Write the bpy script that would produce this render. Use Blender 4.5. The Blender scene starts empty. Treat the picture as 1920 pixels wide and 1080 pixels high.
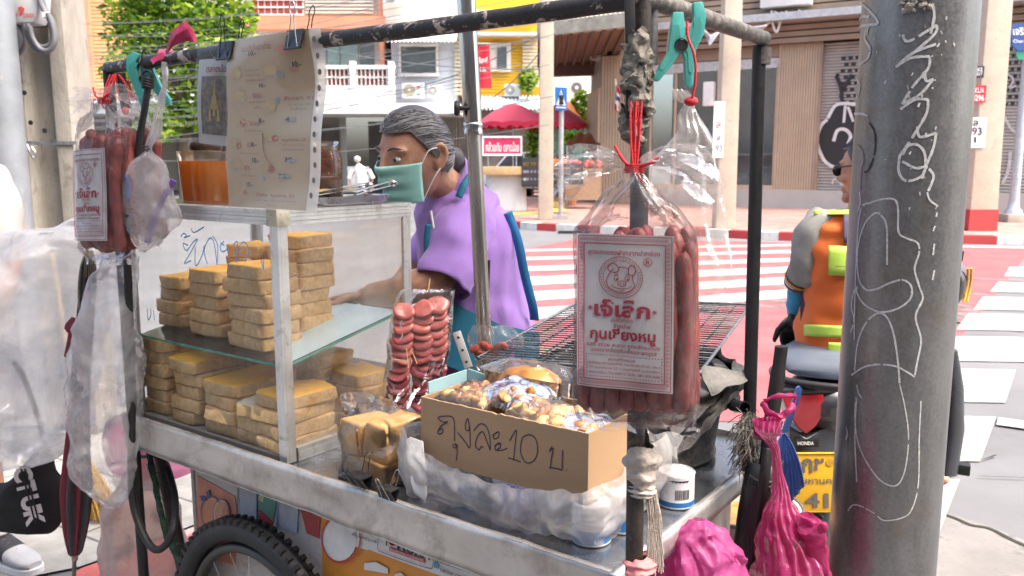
import bpy, bmesh, math, random
from mathutils import Vector, Matrix, noise
R = random.Random(11)
sc = bpy.context.scene
COL = sc.collection
rad = math.radians
# ---------------------------------------------------------------- camera, sky, sun, exposure
H = 1.45; PITCH = rad(8.57); F = 1560.0
cam = bpy.data.cameras.new("camera"); camo = bpy.data.objects.new("camera", cam); COL.objects.link(camo)
cam.sensor_width = 36; cam.lens = 36 * F / 1920; cam.clip_start = .02; cam.clip_end = 800
camo.location = (0, 0, H); camo.rotation_euler = (rad(90) - PITCH, 0, 0)
cam.dof.use_dof = True; cam.dof.focus_distance = 1.5; cam.dof.aperture_fstop = 9.0
sc.camera = camo
w = bpy.data.worlds.new("World"); sc.world = w; w.use_nodes = True
nt = w.node_tree; bg = nt.nodes["Background"]
sky = nt.nodes.new("ShaderNodeTexSky"); sky.sky_type = 'NISHITA'; sky.sun_disc = False
SUN_EL, SUN_AZ = rad(58), rad(118)      # azimuth clockwise from +Y (to the right, a little behind the camera)
sky.sun_elevation = SUN_EL; sky.sun_rotation = SUN_AZ
sky.air_density = 1.0; sky.dust_density = 6.0; sky.ozone_density = .6
nt.links.new(sky.outputs[0], bg.inputs[0]); bg.inputs[1].default_value = .15
sun = bpy.data.lights.new("sun", 'SUN'); suno = bpy.data.objects.new("sun", sun); COL.objects.link(suno)
sun.energy = 1.25; sun.angle = rad(28); sun.color = (1, .95, .87)
suno.rotation_euler = (rad(90) - SUN_EL, 0, -SUN_AZ + math.pi)
sd = Vector((math.sin(SUN_AZ) * math.cos(SUN_EL), math.cos(SUN_AZ) * math.cos(SUN_EL), math.sin(SUN_EL)))
suno.rotation_euler = (-sd).to_track_quat('-Z', 'Y').to_euler()
sc.view_settings.view_transform = 'Standard'; sc.view_settings.look = 'None'
sc.view_settings.exposure = 1.84; sc.view_settings.gamma = 1
sc.render.engine = 'CYCLES'
cy = sc.cycles
cy.max_bounces = 8; cy.transparent_max_bounces = 40; cy.diffuse_bounces = 4; cy.glossy_bounces = 4; cy.transmission_bounces = 6
cy.use_denoising = True; cy.caustics_reflective = False; cy.caustics_refractive = False
try: cy.denoiser = 'OPENIMAGEDENOISE'
except Exception: pass
# ---------------------------------------------------------------- picture rays -> places in the world
CP, SP = math.cos(PITCH), math.sin(PITCH)
def ray(x, y):
    a = (x - 960) / F; b = -(y - 540) / F
    return Vector((a, CP + b * SP, -SP + b * CP))
EYE = Vector((0, 0, H))
def P(x, y, Y):
    d = ray(x, y); return EYE + d * (Y / d.y)
def PZ(x, y, z):
    d = ray(x, y); return EYE + d * ((z - H) / d.z)
class Plane:      # vertical plane through a point; s along it (towards +x), n out of it (towards the camera)
    def __init__(s, p, d):
        s.p = Vector(p); s.d = Vector((d[0], d[1], 0)).normalized(); s.n = Vector((s.d.y, -s.d.x, 0))
    def hit(s, x, y, off=0):
        d = ray(x, y); q = s.p + s.n * off
        return EYE + d * ((q - EYE).dot(s.n) / d.dot(s.n))
    def sz(s, x, y, off=0):
        h = s.hit(x, y, off); return (h - s.p).dot(s.d), h.z
    def at(s, a, z, off=0):
        v = s.p + s.d * a + s.n * off; return Vector((v.x, v.y, z))
C0 = PZ(1154, 1073, .8); C1 = PZ(235, 773, .8)
CL = (C1 - C0).length; U = (C1 - C0).normalized(); V = Vector((U.y, -U.x, 0)); Z = Vector((0, 0, 1))
def CW(u, v, z): return Vector((C0.x + u * U.x + v * V.x, C0.y + u * U.y + v * V.y, z))
def PV(x, y, v):      # on the plane v = const of the cart
    d = ray(x, y); return EYE + d * ((CW(0, v, 0) - EYE).dot(V) / d.dot(V))
def PU(x, y, u):
    d = ray(x, y); return EYE + d * ((CW(u, 0, 0) - EYE).dot(U) / d.dot(U))
def uvz(p): q = p - C0; return q.dot(U), q.dot(V), p.z
# ---------------------------------------------------------------- mesh builder
def nz(p, s=1.0, seed=0.0): return noise.noise(Vector(p) * s + Vector((seed, seed * 1.7, -seed)))
def frame(d):
    d = d.normalized(); a = Vector((0, 0, 1)) if abs(d.z) < .9 else Vector((1, 0, 0))
    x = a.cross(d).normalized(); return x, d.cross(x)
class MB:
    def __init__(s): s.v = []; s.f = []; s.m = []
    def add(s, vs, fs, m=0):
        o = len(s.v); s.v += [Vector(q) for q in vs]
        s.f += [[i + o for i in f] for f in fs]; s.m += [m] * len(fs); return s
    def box(s, c, sz, ax=None, m=0):
        c = Vector(c); a = ax or (Vector((1, 0, 0)), Vector((0, 1, 0)), Z); hx, hy, hz = [q / 2 for q in sz]
        vs = [c + a[0] * hx * i + a[1] * hy * j + a[2] * hz * k for i in (-1, 1) for j in (-1, 1) for k in (-1, 1)]
        return s.add(vs, [(0, 1, 3, 2), (4, 6, 7, 5), (0, 4, 5, 1), (2, 3, 7, 6), (0, 2, 6, 4), (1, 5, 7, 3)], m)
    def cbox(s, u0, u1, v0, v1, z0, z1, m=0):   # box in cart coordinates
        return s.box(CW((u0 + u1) / 2, (v0 + v1) / 2, (z0 + z1) / 2), (abs(u1 - u0), abs(v1 - v0), abs(z1 - z0)), (U, V, Z), m)
    def bar(s, p, q, w, h, up=None, m=0):
        p, q = Vector(p), Vector(q); d = (q - p); L = d.length; d.normalize()
        if up is None: x, y = frame(d)
        else: x = Vector(up).cross(d).normalized(); y = d.cross(x)
        return s.box((p + q) / 2, (L, w, h), (d, x, y), m)
    def tube(s, pts, r, n=8, cap=True, m=0, closed=False):
        pts = [Vector(q) for q in pts]; k = len(pts)
        rs = r if isinstance(r, (list, tuple)) else [r] * k
        if closed: t0 = pts[1] - pts[-1]
        else: t0 = pts[1] - pts[0]
        x, y = frame(t0); vs = []; fs = []
        for i, p in enumerate(pts):
            if closed: t = pts[(i + 1) % k] - pts[i - 1]
            else: t = pts[min(i + 1, k - 1)] - pts[max(i - 1, 0)]
            if t.length < 1e-9: t = t0
            t.normalize(); x = (x - t * x.dot(t))
            if x.length < 1e-6: x, _ = frame(t)
            x.normalize(); y = t.cross(x)
            for j in range(n):
                a = 2 * math.pi * j / n; vs.append(p + (x * math.cos(a) + y * math.sin(a)) * rs[i])
        for i in range(k if closed else k - 1):
            for j in range(n):
                a, b = i * n + j, i * n + (j + 1) % n; i2 = (i + 1) % k
                fs.append((a, b, i2 * n + (j + 1) % n, i2 * n + j))
        if cap and not closed: fs.append(tuple(range(n))[::-1]); fs.append(tuple((k - 1) * n + j for j in range(n)))
        return s.add(vs, fs, m)
    def lathe(s, prof, c=(0, 0, 0), n=24, ax=None, m=0):
        c = Vector(c); a = ax or (Vector((1, 0, 0)), Vector((0, 1, 0)), Z); vs = []; fs = []; k = len(prof)
        for r, z in prof:
            for j in range(n):
                t = 2 * math.pi * j / n; vs.append(c + a[0] * r * math.cos(t) + a[1] * r * math.sin(t) + a[2] * z)
        for i in range(k - 1):
            for j in range(n): fs.append((i * n + j, i * n + (j + 1) % n, (i + 1) * n + (j + 1) % n, (i + 1) * n + j))
        if prof[0][0] > 1e-4: fs.append(tuple(range(n))[::-1])
        if prof[-1][0] > 1e-4: fs.append(tuple((k - 1) * n + j for j in range(n)))
        return s.add(vs, fs, m)
    def grid(s, fn, nu, nv, m=0, closeu=False):
        vs = [fn(i / (nu if closeu else nu - 1), j / (nv - 1)) for j in range(nv) for i in range(nu)]; fs = []
        for j in range(nv - 1):
            for i in range(nu if closeu else nu - 1):
                i2 = (i + 1) % nu; fs.append((j * nu + i, j * nu + i2, (j + 1) * nu + i2, (j + 1) * nu + i))
        return s.add(vs, fs, m)
    def loft(s, rings, m=0, cap=True):
        n = len(rings[0]); vs = [q for r in rings for q in r]; fs = []
        for i in range(len(rings) - 1):
            for j in range(n): fs.append((i * n + j, i * n + (j + 1) % n, (i + 1) * n + (j + 1) % n, (i + 1) * n + j))
        if cap: fs.append(tuple(range(n))[::-1]); fs.append(tuple((len(rings) - 1) * n + j for j in range(n)))
        return s.add(vs, fs, m)
    def prism(s, poly, t, m=0):      # polygon of points extruded by vector t
        poly = [Vector(q) for q in poly]; n = len(poly); t = Vector(t)
        fs = [tuple(range(n)), tuple(range(2 * n - 1, n - 1, -1))] + [(i, i + n, (i + 1) % n + n, (i + 1) % n) for i in range(n)]
        return s.add(poly + [q + t for q in poly], fs, m)
    def ball(s, c, r, n=12, k=8, m=0, ax=None):
        rx, ry, rz = r if isinstance(r, (tuple, list)) else (r, r, r); c = Vector(c)
        a = ax or (Vector((1, 0, 0)), Vector((0, 1, 0)), Z)
        def fn(i, j):
            t = 2 * math.pi * i; q = math.pi * (j * .998 + .001) - math.pi / 2
            return c + a[0] * rx * math.cos(q) * math.cos(t) + a[1] * ry * math.cos(q) * math.sin(t) + a[2] * rz * math.sin(q)
        return s.grid(fn, n, k, m, True)
    def ribbon(s, pts, w, nrm, lift=.001, m=0):    # flat painted stroke lying on a surface with the given normal(s)
        pts = [Vector(q) for q in pts]; k = len(pts); vs = []
        for i, p in enumerate(pts):
            t = pts[min(i + 1, k - 1)] - pts[max(i - 1, 0)]; n_ = nrm[i] if isinstance(nrm, list) else Vector(nrm)
            x = t.cross(n_)
            if x.length < 1e-9: x = Vector((1, 0, 0))
            x.normalize(); ww = w[i] if isinstance(w, list) else w
            vs += [p + x * ww / 2 + n_ * lift, p - x * ww / 2 + n_ * lift]
        return s.add(vs, [(2 * i, 2 * i + 1, 2 * i + 3, 2 * i + 2) for i in range(k - 1)], m)
    def jitter(s, amp, sc_, seed=0):
        s.v = [p + Vector((nz(p, sc_, seed), nz(p, sc_, seed + 31), nz(p, sc_, seed + 67))) * amp for p in s.v]; return s
ORG = {}
def mesh_obj(mb, name, mats, org, smooth=False, bevel=0, sub=0, merge=False):
    me = bpy.data.meshes.new(name)
    me.from_pydata([tuple(q - org) for q in mb.v], [], mb.f)
    mats = mats if isinstance(mats, (list, tuple)) else [mats]
    for q in mats: me.materials.append(q)
    if len(mats) > 1: me.polygons.foreach_set("material_index", mb.m)
    bm = bmesh.new(); bm.from_mesh(me)
    if merge: bmesh.ops.remove_doubles(bm, verts=bm.verts, dist=1e-5)
    bmesh.ops.recalc_face_normals(bm, faces=bm.faces)
    if bevel:
        es = [e for e in bm.edges if len(e.link_faces) == 2 and e.calc_face_angle(0) > rad(35)]
        bmesh.ops.bevel(bm, geom=es, offset=bevel, segments=2, affect='EDGES', profile=.6, clamp_overlap=True)
    bm.to_mesh(me); bm.free()
    if smooth or bevel:
        me.polygons.foreach_set("use_smooth", [True] * len(me.polygons))
        try: me.set_sharp_from_angle(angle=rad(40 if smooth is not True else 60))
        except Exception: pass
    o = bpy.data.objects.new(name, me); COL.objects.link(o)
    if sub:
        md = o.modifiers.new("smooth", 'SUBSURF'); md.levels = sub; md.render_levels = sub
    return o
def part(mb, name, mats, parent, label=None, **k):
    org = ORG[parent.name]; o = mesh_obj(mb, name, mats, org, **k); o.parent = parent; ORG[o.name] = org
    if label: o['label'] = label
    return o
def tag(o, label, cat, group=None, kind=None):
    o['label'] = label; o['category'] = cat
    if group: o['group'] = group
    if kind: o['kind'] = kind
    return o
def thing(name, label, cat, loc, group=None):
    o = bpy.data.objects.new(name, None); COL.objects.link(o); o.empty_display_size = .05
    o.location = Vector(loc); ORG[o.name] = Vector(loc); return tag(o, label, cat, group)
def top(mb, name, mats, label, cat, group=None, **k):
    xs = [q.x for q in mb.v]; ys = [q.y for q in mb.v]; zs = [q.z for q in mb.v]
    org = Vector(((min(xs) + max(xs)) / 2, (min(ys) + max(ys)) / 2, min(zs)))
    o = mesh_obj(mb, name, mats, org, **k); o.location = org; ORG[o.name] = org; return tag(o, label, cat, group)
def struct(mb, name, mats, **k):
    o = mesh_obj(mb, name, mats, Vector((0, 0, 0)), **k); ORG[o.name] = Vector((0, 0, 0)); o['kind'] = 'structure'; return o
def spline(pts, n=6):          # Catmull-Rom through the points
    pts = [Vector(p) for p in pts]; out = []
    for i in range(len(pts) - 1):
        a = pts[max(i - 1, 0)]; b = pts[i]; c = pts[i + 1]; d = pts[min(i + 2, len(pts) - 1)]
        for k in range(n):
            t = k / n; out.append(.5 * ((2 * b) + (c - a) * t + (2 * a - 5 * b + 4 * c - d) * t * t + (3 * b - a - 3 * c + d) * t ** 3))
    return out + [pts[-1]]
def ell(c, x, y, n=24, p=1.0):   # ring: ellipse spanned by vectors x, y (p < 1 squarer)
    out = []
    for j in range(n):
        t = 2 * math.pi * j / n; a, b = math.cos(t), math.sin(t)
        out.append(Vector(c) + x * math.copysign(abs(a) ** p, a) + y * math.copysign(abs(b) ** p, b))
    return out
# ---------------------------------------------------------------- lettering
def text_geo(body, bold=0.0):
    cu = bpy.data.curves.new("txt", 'FONT'); cu.body = body; cu.size = 1; cu.offset = bold; cu.resolution_u = 3
    o = bpy.data.objects.new("txt", cu); COL.objects.link(o)
    bpy.context.view_layer.update()
    me = o.evaluated_get(bpy.context.evaluated_depsgraph_get()).to_mesh()
    vs = [Vector(v.co) for v in me.vertices]; fs = [tuple(p.vertices) for p in me.polygons]
    bpy.data.objects.remove(o); bpy.data.curves.remove(cu); return vs, fs
def write(mb, body, fn, x0, x1, y0, y1, bold=0.0, m=0):
    """lay a line of lettering in the box x0..x1, y0..y1 of a surface map fn(x, y) -> world"""
    vs, fs = text_geo(body, 0)
    if not vs: return
    ax0, ax1 = min(v.x for v in vs), max(v.x for v in vs); ay0, ay1 = min(v.y for v in vs), max(v.y for v in vs)
    if bold:       # a heavier cut; stray corner spikes are held inside the letters' own box
        vs, fs = text_geo(body, bold); c_ = lambda v, a, b: max(a - bold, min(b + bold, v)); vs = [Vector((c_(v.x, ax0, ax1), c_(v.y, ay0, ay1), 0)) for v in vs]
    sx = (x1 - x0) / max(ax1 - ax0, 1e-6); sy = (y1 - y0) / max(ay1 - ay0, 1e-6)
    mb.add([fn(x0 + (v.x - ax0) * sx, y0 + (v.y - ay0) * sy) for v in vs], fs, m)
# ---------------------------------------------------------------- materials
def nodes(name):
    m = bpy.data.materials.new(name); m.use_nodes = True; n = m.node_tree
    return m, n, n.nodes["Principled BSDF"], n.links
def tex_noise(n, L, co, scale, detail=4, rough=.6, dist=0):
    t = n.nodes.new("ShaderNodeTexNoise"); t.inputs["Scale"].default_value = scale; t.inputs["Detail"].default_value = detail
    t.inputs["Roughness"].default_value = rough; t.inputs["Distortion"].default_value = dist; L.new(co, t.inputs["Vector"]); return t
def ramp(n, L, src, stops):
    r = n.nodes.new("ShaderNodeValToRGB"); e = r.color_ramp.elements
    while len(e) < len(stops): e.new(.5)
    for i, (p, c) in enumerate(stops): e[i].position = p; e[i].color = (*c, 1) if len(c) == 3 else c
    L.new(src, r.inputs[0]); return r
def mixc(n, L, f, a, b, mode='MIX'):
    x = n.nodes.new("ShaderNodeMix"); x.data_type = 'RGBA'; x.blend_type = mode
    if hasattr(f, 'is_linked'): L.new(f, x.inputs[0])
    else: x.inputs[0].default_value = f
    for i, q in ((6, a), (7, b)):
        if hasattr(q, 'is_linked'): L.new(q, x.inputs[i])
        else: x.inputs[i].default_value = (*q, 1)
    return x.outputs[2]
CACHE = {}
def M(name, col, rough=.6, metal=0.0, var=.18, sc_=9, bump=.15, bs=70, dirt=None, dscale=6, dlo=.5, dhi=.7, spec=.5, stretch=None, sheen=0, sss=0, coat=0, anis=None):
    """a worn real-world surface: base colour with tone variation, optional dirt / rust patches, fine bump"""
    if name in CACHE: return CACHE[name]
    m, n, b, L = nodes(name); tc = n.nodes.new("ShaderNodeTexCoord"); co = tc.outputs["Object"]
    if stretch:
        mp = n.nodes.new("ShaderNodeMapping"); mp.inputs["Scale"].default_value = stretch; L.new(co, mp.inputs[0]); co = mp.outputs[0]
    t = tex_noise(n, L, co, sc_, 5, .65)
    lo = tuple(max(0, c * (1 - var)) for c in col); hi = tuple(min(1, c * (1 + var)) for c in col)
    c = ramp(n, L, t.outputs[0], [(.3, lo), (.7, hi)]).outputs[0]
    if dirt:
        t2 = tex_noise(n, L, co, dscale, 8, .72, .3)
        f = ramp(n, L, t2.outputs[0], [(dlo, (0, 0, 0)), (dhi, (1, 1, 1))]).outputs[0]
        c = mixc(n, L, f, c, dirt)
    L.new(c, b.inputs["Base Color"]); b.inputs["Roughness"].default_value = rough; b.inputs["Metallic"].default_value = metal
    b.inputs["Specular IOR Level"].default_value = spec
    if sheen: b.inputs["Sheen Weight"].default_value = sheen
    if coat: b.inputs["Coat Weight"].default_value = coat; b.inputs["Coat Roughness"].default_value = .15
    if sss: b.inputs["Subsurface Weight"].default_value = sss; b.inputs["Subsurface Radius"].default_value = (.02, .008, .004)
    rr = ramp(n, L, t.outputs[0], [(.3, (max(.04, rough - .12),) * 3), (.7, (min(1, rough + .12),) * 3)]); L.new(rr.outputs[0], b.inputs["Roughness"])
    if bump:
        t3 = tex_noise(n, L, co, bs, 4, .6); bp = n.nodes.new("ShaderNodeBump"); bp.inputs["Strength"].default_value = bump
        bp.inputs["Distance"].default_value = .004; L.new(t3.outputs[0], bp.inputs["Height"]); L.new(bp.outputs[0], b.inputs["Normal"])
    CACHE[name] = m; return m
def film(name, tint=(1, 1, 1), body=.12, gloss=.35, rough=.12, bs=45, bump=.8, cloud=.15, thin=.98):
    """thin plastic film: mostly clear, milky in the creases, mirror glints where it wrinkles"""
    if name in CACHE: return CACHE[name]
    m, n, b, L = nodes(name); n.nodes.remove(b); out = n.nodes["Material Output"]
    tc = n.nodes.new("ShaderNodeTexCoord"); co = tc.outputs["Object"]
    t = tex_noise(n, L, co, bs, 3, .55, 1.2); bp = n.nodes.new("ShaderNodeBump"); bp.inputs["Strength"].default_value = bump
    bp.inputs["Distance"].default_value = .006; L.new(t.outputs[0], bp.inputs["Height"])
    tr = n.nodes.new("ShaderNodeBsdfTransparent"); tr.inputs[0].default_value = (*[c * thin for c in tint], 1)
    df = n.nodes.new("ShaderNodeBsdfDiffuse"); df.inputs[0].default_value = (*[c * .85 for c in tint], 1)
    tl = n.nodes.new("ShaderNodeBsdfTranslucent"); tl.inputs[0].default_value = (*[c * .85 for c in tint], 1)
    gl = n.nodes.new("ShaderNodeBsdfGlossy"); gl.inputs["Roughness"].default_value = rough
    for q in (df, tl, gl): L.new(bp.outputs[0], q.inputs["Normal"])
    a = n.nodes.new("ShaderNodeMixShader"); a.inputs[0].default_value = .5; L.new(df.outputs[0], a.inputs[1]); L.new(tl.outputs[0], a.inputs[2])
    f = ramp(n, L, tex_noise(n, L, co, bs * .35, 4, .7, .8).outputs[0], [(.38, (max(0, body - cloud),) * 3), (.72, (min(1, body + cloud),) * 3)])
    b1 = n.nodes.new("ShaderNodeMixShader"); L.new(f.outputs[0], b1.inputs[0]); L.new(tr.outputs[0], b1.inputs[1]); L.new(a.outputs[0], b1.inputs[2])
    fr = n.nodes.new("ShaderNodeFresnel"); fr.inputs["IOR"].default_value = 1.5; L.new(bp.outputs[0], fr.inputs["Normal"])
    mul = n.nodes.new("ShaderNodeMath"); mul.operation = 'MULTIPLY'; mul.use_clamp = True; L.new(fr.outputs[0], mul.inputs[0]); mul.inputs[1].default_value = gloss * 3
    b2 = n.nodes.new("ShaderNodeMixShader"); L.new(mul.outputs[0], b2.inputs[0]); L.new(b1.outputs[0], b2.inputs[1]); L.new(gl.outputs[0], b2.inputs[2])
    L.new(b2.outputs[0], out.inputs[0]); CACHE[name] = m; return m
# ---- common materials
m_alu = M("aluminium", (.62, .62, .60), .38, .75, .15, 14, .12, 120, dirt=(.22, .19, .15), dscale=22, dlo=.55, dhi=.75)
m_rail = M("worn_steel_rail", (.50, .47, .43), .42, .6, .2, 6, .2, 40, dirt=(.24, .2, .17), dscale=9, dlo=.48, dhi=.72)
m_tray = M("tray_steel", (.36, .38, .41), .25, .85, .2, 8, .1, 60, dirt=(.07, .07, .07), dscale=14, dlo=.52, dhi=.75)
m_rust = M("peeling_paint_rail", (.015, .011, .010), .5, .2, .5, 20, .5, 70, dirt=(.36, .3, .25), dscale=24, dlo=.56, dhi=.60)
m_rail2 = M("grey_worn_tube", (.12, .11, .10), .55, .3, .4, 30, .5, 130, dirt=(.30, .26, .22), dscale=60, dlo=.5, dhi=.68)
m_black = M("black_tube", (.008, .008, .0085), .55, 0, .4, 30, .3, 120, dirt=(.035, .03, .026), dscale=30, dlo=.6, dhi=.8)
m_rubber = M("black_rubber", (.009, .009, .0095), .6, 0, .3, 20, .25, 90)
m_dplast = M("dark_plastic", (.012, .012, .013), .42, 0, .2, 12, .1, 60)
m_chrome = M("polished_steel", (.55, .54, .52), .18, 1, .2, 30, .05, 60, stretch=(1, 1, .1))
m_steel = M("bare_steel", (.5, .5, .5), .3, .9, .2, 20, .1, 60)
m_white = M("white_paint", (.74, .74, .72), .6, 0, .08, 3, .1, 30)
m_concrete = M("concrete", (.34, .31, .26), .9, 0, .2, 5, .6, 60, dirt=(.17, .15, .12), dscale=9, dlo=.56, dhi=.72)
m_redstr = M("red_string", (.55, .012, .02), .6, 0, .25, 60, .6, 400)
m_film = film("clear_film", (1, .99, .98), .06, .2, .1, 26, .6, .07)
m_milky = film("milky_film", (.97, .95, .95), .30, .30, .16, 22, .8, .16)
m_skin = M("skin", (.46, .245, .155), .5, 0, .16, 40, .35, 220, dirt=(.40, .17, .11), dscale=14, dlo=.45, dhi=.75, sss=.08)
m_teal = M("teal_plastic", (.06, .33, .29), .38, 0, .12, 10, .1, 80)
# ================================================================ the setting: road, markings, pavements
def sheet(pix, z, name, m, **k):
    mb = MB(); mb.add([PZ(x, y, z) for x, y in pix], [tuple(range(len(pix)))]); return struct(mb, name, m, **k)
m_asph = M("asphalt", (.16, .16, .165), .9, 0, .16, .8, .5, 55, dirt=(.115, .115, .115), dscale=1.1, dlo=.5, dhi=.8, spec=.3)
m_redp = M("red_road_paint", (.31, .085, .09), .8, 0, .2, 1.6, .3, 50, dirt=(.22, .12, .12), dscale=2.2, dlo=.45, dhi=.72, spec=.3)
m_whp = M("white_road_paint", (.36, .355, .345), .8, 0, .22, 3, .5, 40, dirt=(.22, .21, .21), dscale=16, dlo=.52, dhi=.72, spec=.3)
def paving_mat(name, a, b, mortar, scale, rot=.5, bw=.5, rh=.25):
    m, n, p, L = nodes(name); tc = n.nodes.new("ShaderNodeTexCoord"); mp = n.nodes.new("ShaderNodeMapping")
    mp.inputs["Rotation"].default_value[2] = rot; L.new(tc.outputs["Object"], mp.inputs[0])
    br = n.nodes.new("ShaderNodeTexBrick"); br.inputs["Scale"].default_value = scale; L.new(mp.outputs[0], br.inputs["Vector"])
    for i, c in enumerate((a, b, mortar)): br.inputs[i + 1].default_value = (*c, 1)
    br.inputs["Mortar Size"].default_value = .008; br.inputs["Brick Width"].default_value = bw; br.inputs["Row Height"].default_value = rh
    t = tex_noise(n, L, tc.outputs["Object"], 3, 6, .7); f = ramp(n, L, t.outputs[0], [(.35, (.65,) * 3), (.7, (1.15,) * 3)])
    L.new(mixc(n, L, 1.0, br.outputs[0], f.outputs[0], 'MULTIPLY'), p.inputs["Base Color"]); p.inputs["Roughness"].default_value = .88
    t3 = tex_noise(n, L, tc.outputs["Object"], 90, 4); bp = n.nodes.new("ShaderNodeBump"); bp.inputs["Strength"].default_value = .3; bp.inputs["Distance"].default_value = .004
    L.new(t3.outputs[0], bp.inputs["Height"]); L.new(bp.outputs[0], p.inputs["Normal"]); return m
mb = MB(); mb.add([(-250, -60, 0), (250, -60, 0), (250, 320, 0), (-250, 320, 0)], [(0, 1, 2, 3)]); struct(mb, "road", m_asph)
sheet([(915, 480), (1090, 446), (1480, 455), (1990, 464), (1921, 485), (1786, 650), (1690, 790), (1250, 790), (985, 660), (930, 560)], .004, "red_crossing_surface", m_redp)
mb = MB()
for a0, a1, b0, b1 in ((466, 470, 457, 461), (480, 486, 468, 474), (497, 506, 483, 490), (516, 532, 499, 510), (543, 560, 518, 531), (573, 594, 541, 557)):
    q = [PZ(985, a0 + (a0 - b0) * .16, .008), PZ(1495, b0, .008), PZ(1495, b1, .008), PZ(985, a1 + (a1 - b1) * .16, .008)]
    n0 = 24
    mb.grid(lambda i, j: (q[0].lerp(q[1], i)).lerp(q[3].lerp(q[2], i), j) + Vector((0, .05 * nz((i * 9, j * 3, a0), 2), 0)), n0, 3)
struct(mb, "crossing_stripes", m_whp)
mb = MB()
for x0, y0, x1, y1, dx in ((1893, 500, 2000, 518, 10), (1872, 528, 2000, 547, 16), (1843, 556, 2000, 580, 18), (1815, 587, 2000, 618, 22), (1783, 630, 1995, 676, 26), (1740, 690, 1905, 752, 20), (1690, 778, 1868, 862, 30), (1640, 895, 1800, 1000, 40)):
    mb.add([PZ(x0, y0, .008), PZ(x1, y0 + 3, .008), PZ(x1 - dx, y1 + 3, .008), PZ(x0 - dx, y1, .008)], [(0, 1, 2, 3)])
mb.add([PZ(1872, 782, .013), PZ(2000, 800, .013), PZ(2000, 815, .013), PZ(1868, 796, .013)], [(0, 1, 2, 3)])
mb.add([PZ(1560, 457, .009), PZ(2000, 463, .009), PZ(2000, 467, .009), PZ(1560, 460, .009)], [(0, 1, 2, 3)])
struct(mb, "road_markings", m_whp)
sheet([(1700, 1010), (1752, 955), (1850, 985), (2040, 1060), (2040, 1200), (1600, 1200)], .004, "concrete_patch", M("old_concrete", (.2, .19, .18), .9, 0, .25, 2.5, .6, 45, dirt=(.08, .075, .07), dscale=5, dlo=.55, dhi=.7))
mb = MB()
for k in range(7):
    x0 = 1000 + k * 130 + R.uniform(-40, 40); y0 = R.uniform(470, 560); q = [PZ(x0 + t * R.uniform(60, 110) * 1.2, y0 + t * R.uniform(8, 26), .0062) for t in range(5)]
    mb.ribbon(spline(q, 5), .16, Z, 0)
struct(mb, "tyre_marks", M("tyre_mark", (.17, .115, .115), .9, 0, .5, 6, .3, 60))
mb = MB()
for k in range(9):
    p = PZ(R.uniform(1250, 1900), R.uniform(500, 900), .0146); pts = [p]; a = R.uniform(0, 6.28)
    for _ in range(9): a += R.uniform(-.6, .6); pts.append(pts[-1] + Vector((math.cos(a), math.sin(a), 0)) * R.uniform(.08, .25))
    mb.ribbon(pts, [R.uniform(.004, .014) for _ in pts], Z, 0)
struct(mb, "road_cracks", M("crack", (.03, .028, .025), .95))
mb = MB(); q = PZ(1074, 437, 0); mb.box(q + Vector((0, -.12, .03)), (.62, .12, .05)); struct(mb, "drain", M("drain_iron", (.02, .02, .02), .8))
mb = MB(); pts = [PZ(x, y, .004) for x, y in ((1745, 957), (1790, 972), (1820, 985), (1856, 992), (1900, 1014), (1960, 1040))]
mb.ribbon(spline(pts, 5), .02, Z, .003); struct(mb, "road_crack", M("crack", (.03, .028, .025), .95))
sheet([(-500, 1150), (60, 1080), (150, 1062), (230, 1034), (420, 962), (520, 900), (420, 780), (-500, 700)], .012, "near_pavement", paving_mat("near_paving", (.36, .35, .32), (.30, .29, .27), (.14, .13, .12), 1.15, .55, 1.0, .5))
sheet([(60, 1150), (150, 1066), (230, 1038), (430, 962), (560, 1010), (400, 1150)], .006, "red_kerb_strip", M("red_kerb_paint", (.42, .10, .09), .85, 0, .2, 5, .3, 60, dirt=(.40, .36, .33), dscale=6, dlo=.5, dhi=.62))
# far pavement with a red and white kerb
kp = [PZ(x, y, 0) for x, y in ((880, 400), (900, 414), (962, 428), (1103, 437), (1300, 443), (1490, 452), (1830, 458), (2100, 463))]
kl = spline(kp, 8); mb = MB()
back = [Vector((q.x * 2.6 if q.x > 2 else q.x - 1, q.y + 26, 0)) for q in kl]
mb.add([q + Z * .148 for q in kl] + [q + Z * .148 for q in back], [(i, i + 1, len(kl) + i + 1, len(kl) + i) for i in range(len(kl) - 1)])
struct(mb, "far_pavement", paving_mat("far_paving", (.43, .25, .21), (.36, .20, .17), (.3, .22, .2), 1.6, .3))
mb = MB(); acc = 0
for i in range(len(kl) - 1):
    a, b = kl[i], kl[i + 1]; n = (b - a).cross(Z).normalized(); k = max(1, int((b - a).length / .9))
    for j in range(k):
        p, q = a.lerp(b, j / k), a.lerp(b, (j + 1) / k); acc += 1
        mb.add([p + n * .0, q + n * .0, q - n * .22, p - n * .22, p + Z * .155, q + Z * .155, q - n * .22 + Z * .155, p - n * .22 + Z * .155],
               [(0, 1, 5, 4), (4, 5, 6, 7)], (acc // 2) % 2)
struct(mb, "kerb", [M("kerb_red", (.45, .05, .05), .8, 0, .15, 3, .2, 30), M("kerb_white", (.66, .64, .6), .8, 0, .1, 3, .2, 30, dirt=(.4, .38, .34), dscale=4)])
mb = MB(); mb.add([PZ(x, y, .16) for x, y in ((1018, 374), (1056, 372), (1062, 397), (1020, 399))] , [(0, 1, 2, 3)])
mb.add([PZ(x, y, .16) for x, y in ((880, 403), (1010, 396), (1012, 400), (882, 408))], [(0, 1, 2, 3)])
struct(mb, "tactile_paving", M("yellow_tactile", (.55, .36, .08), .85))
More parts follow.
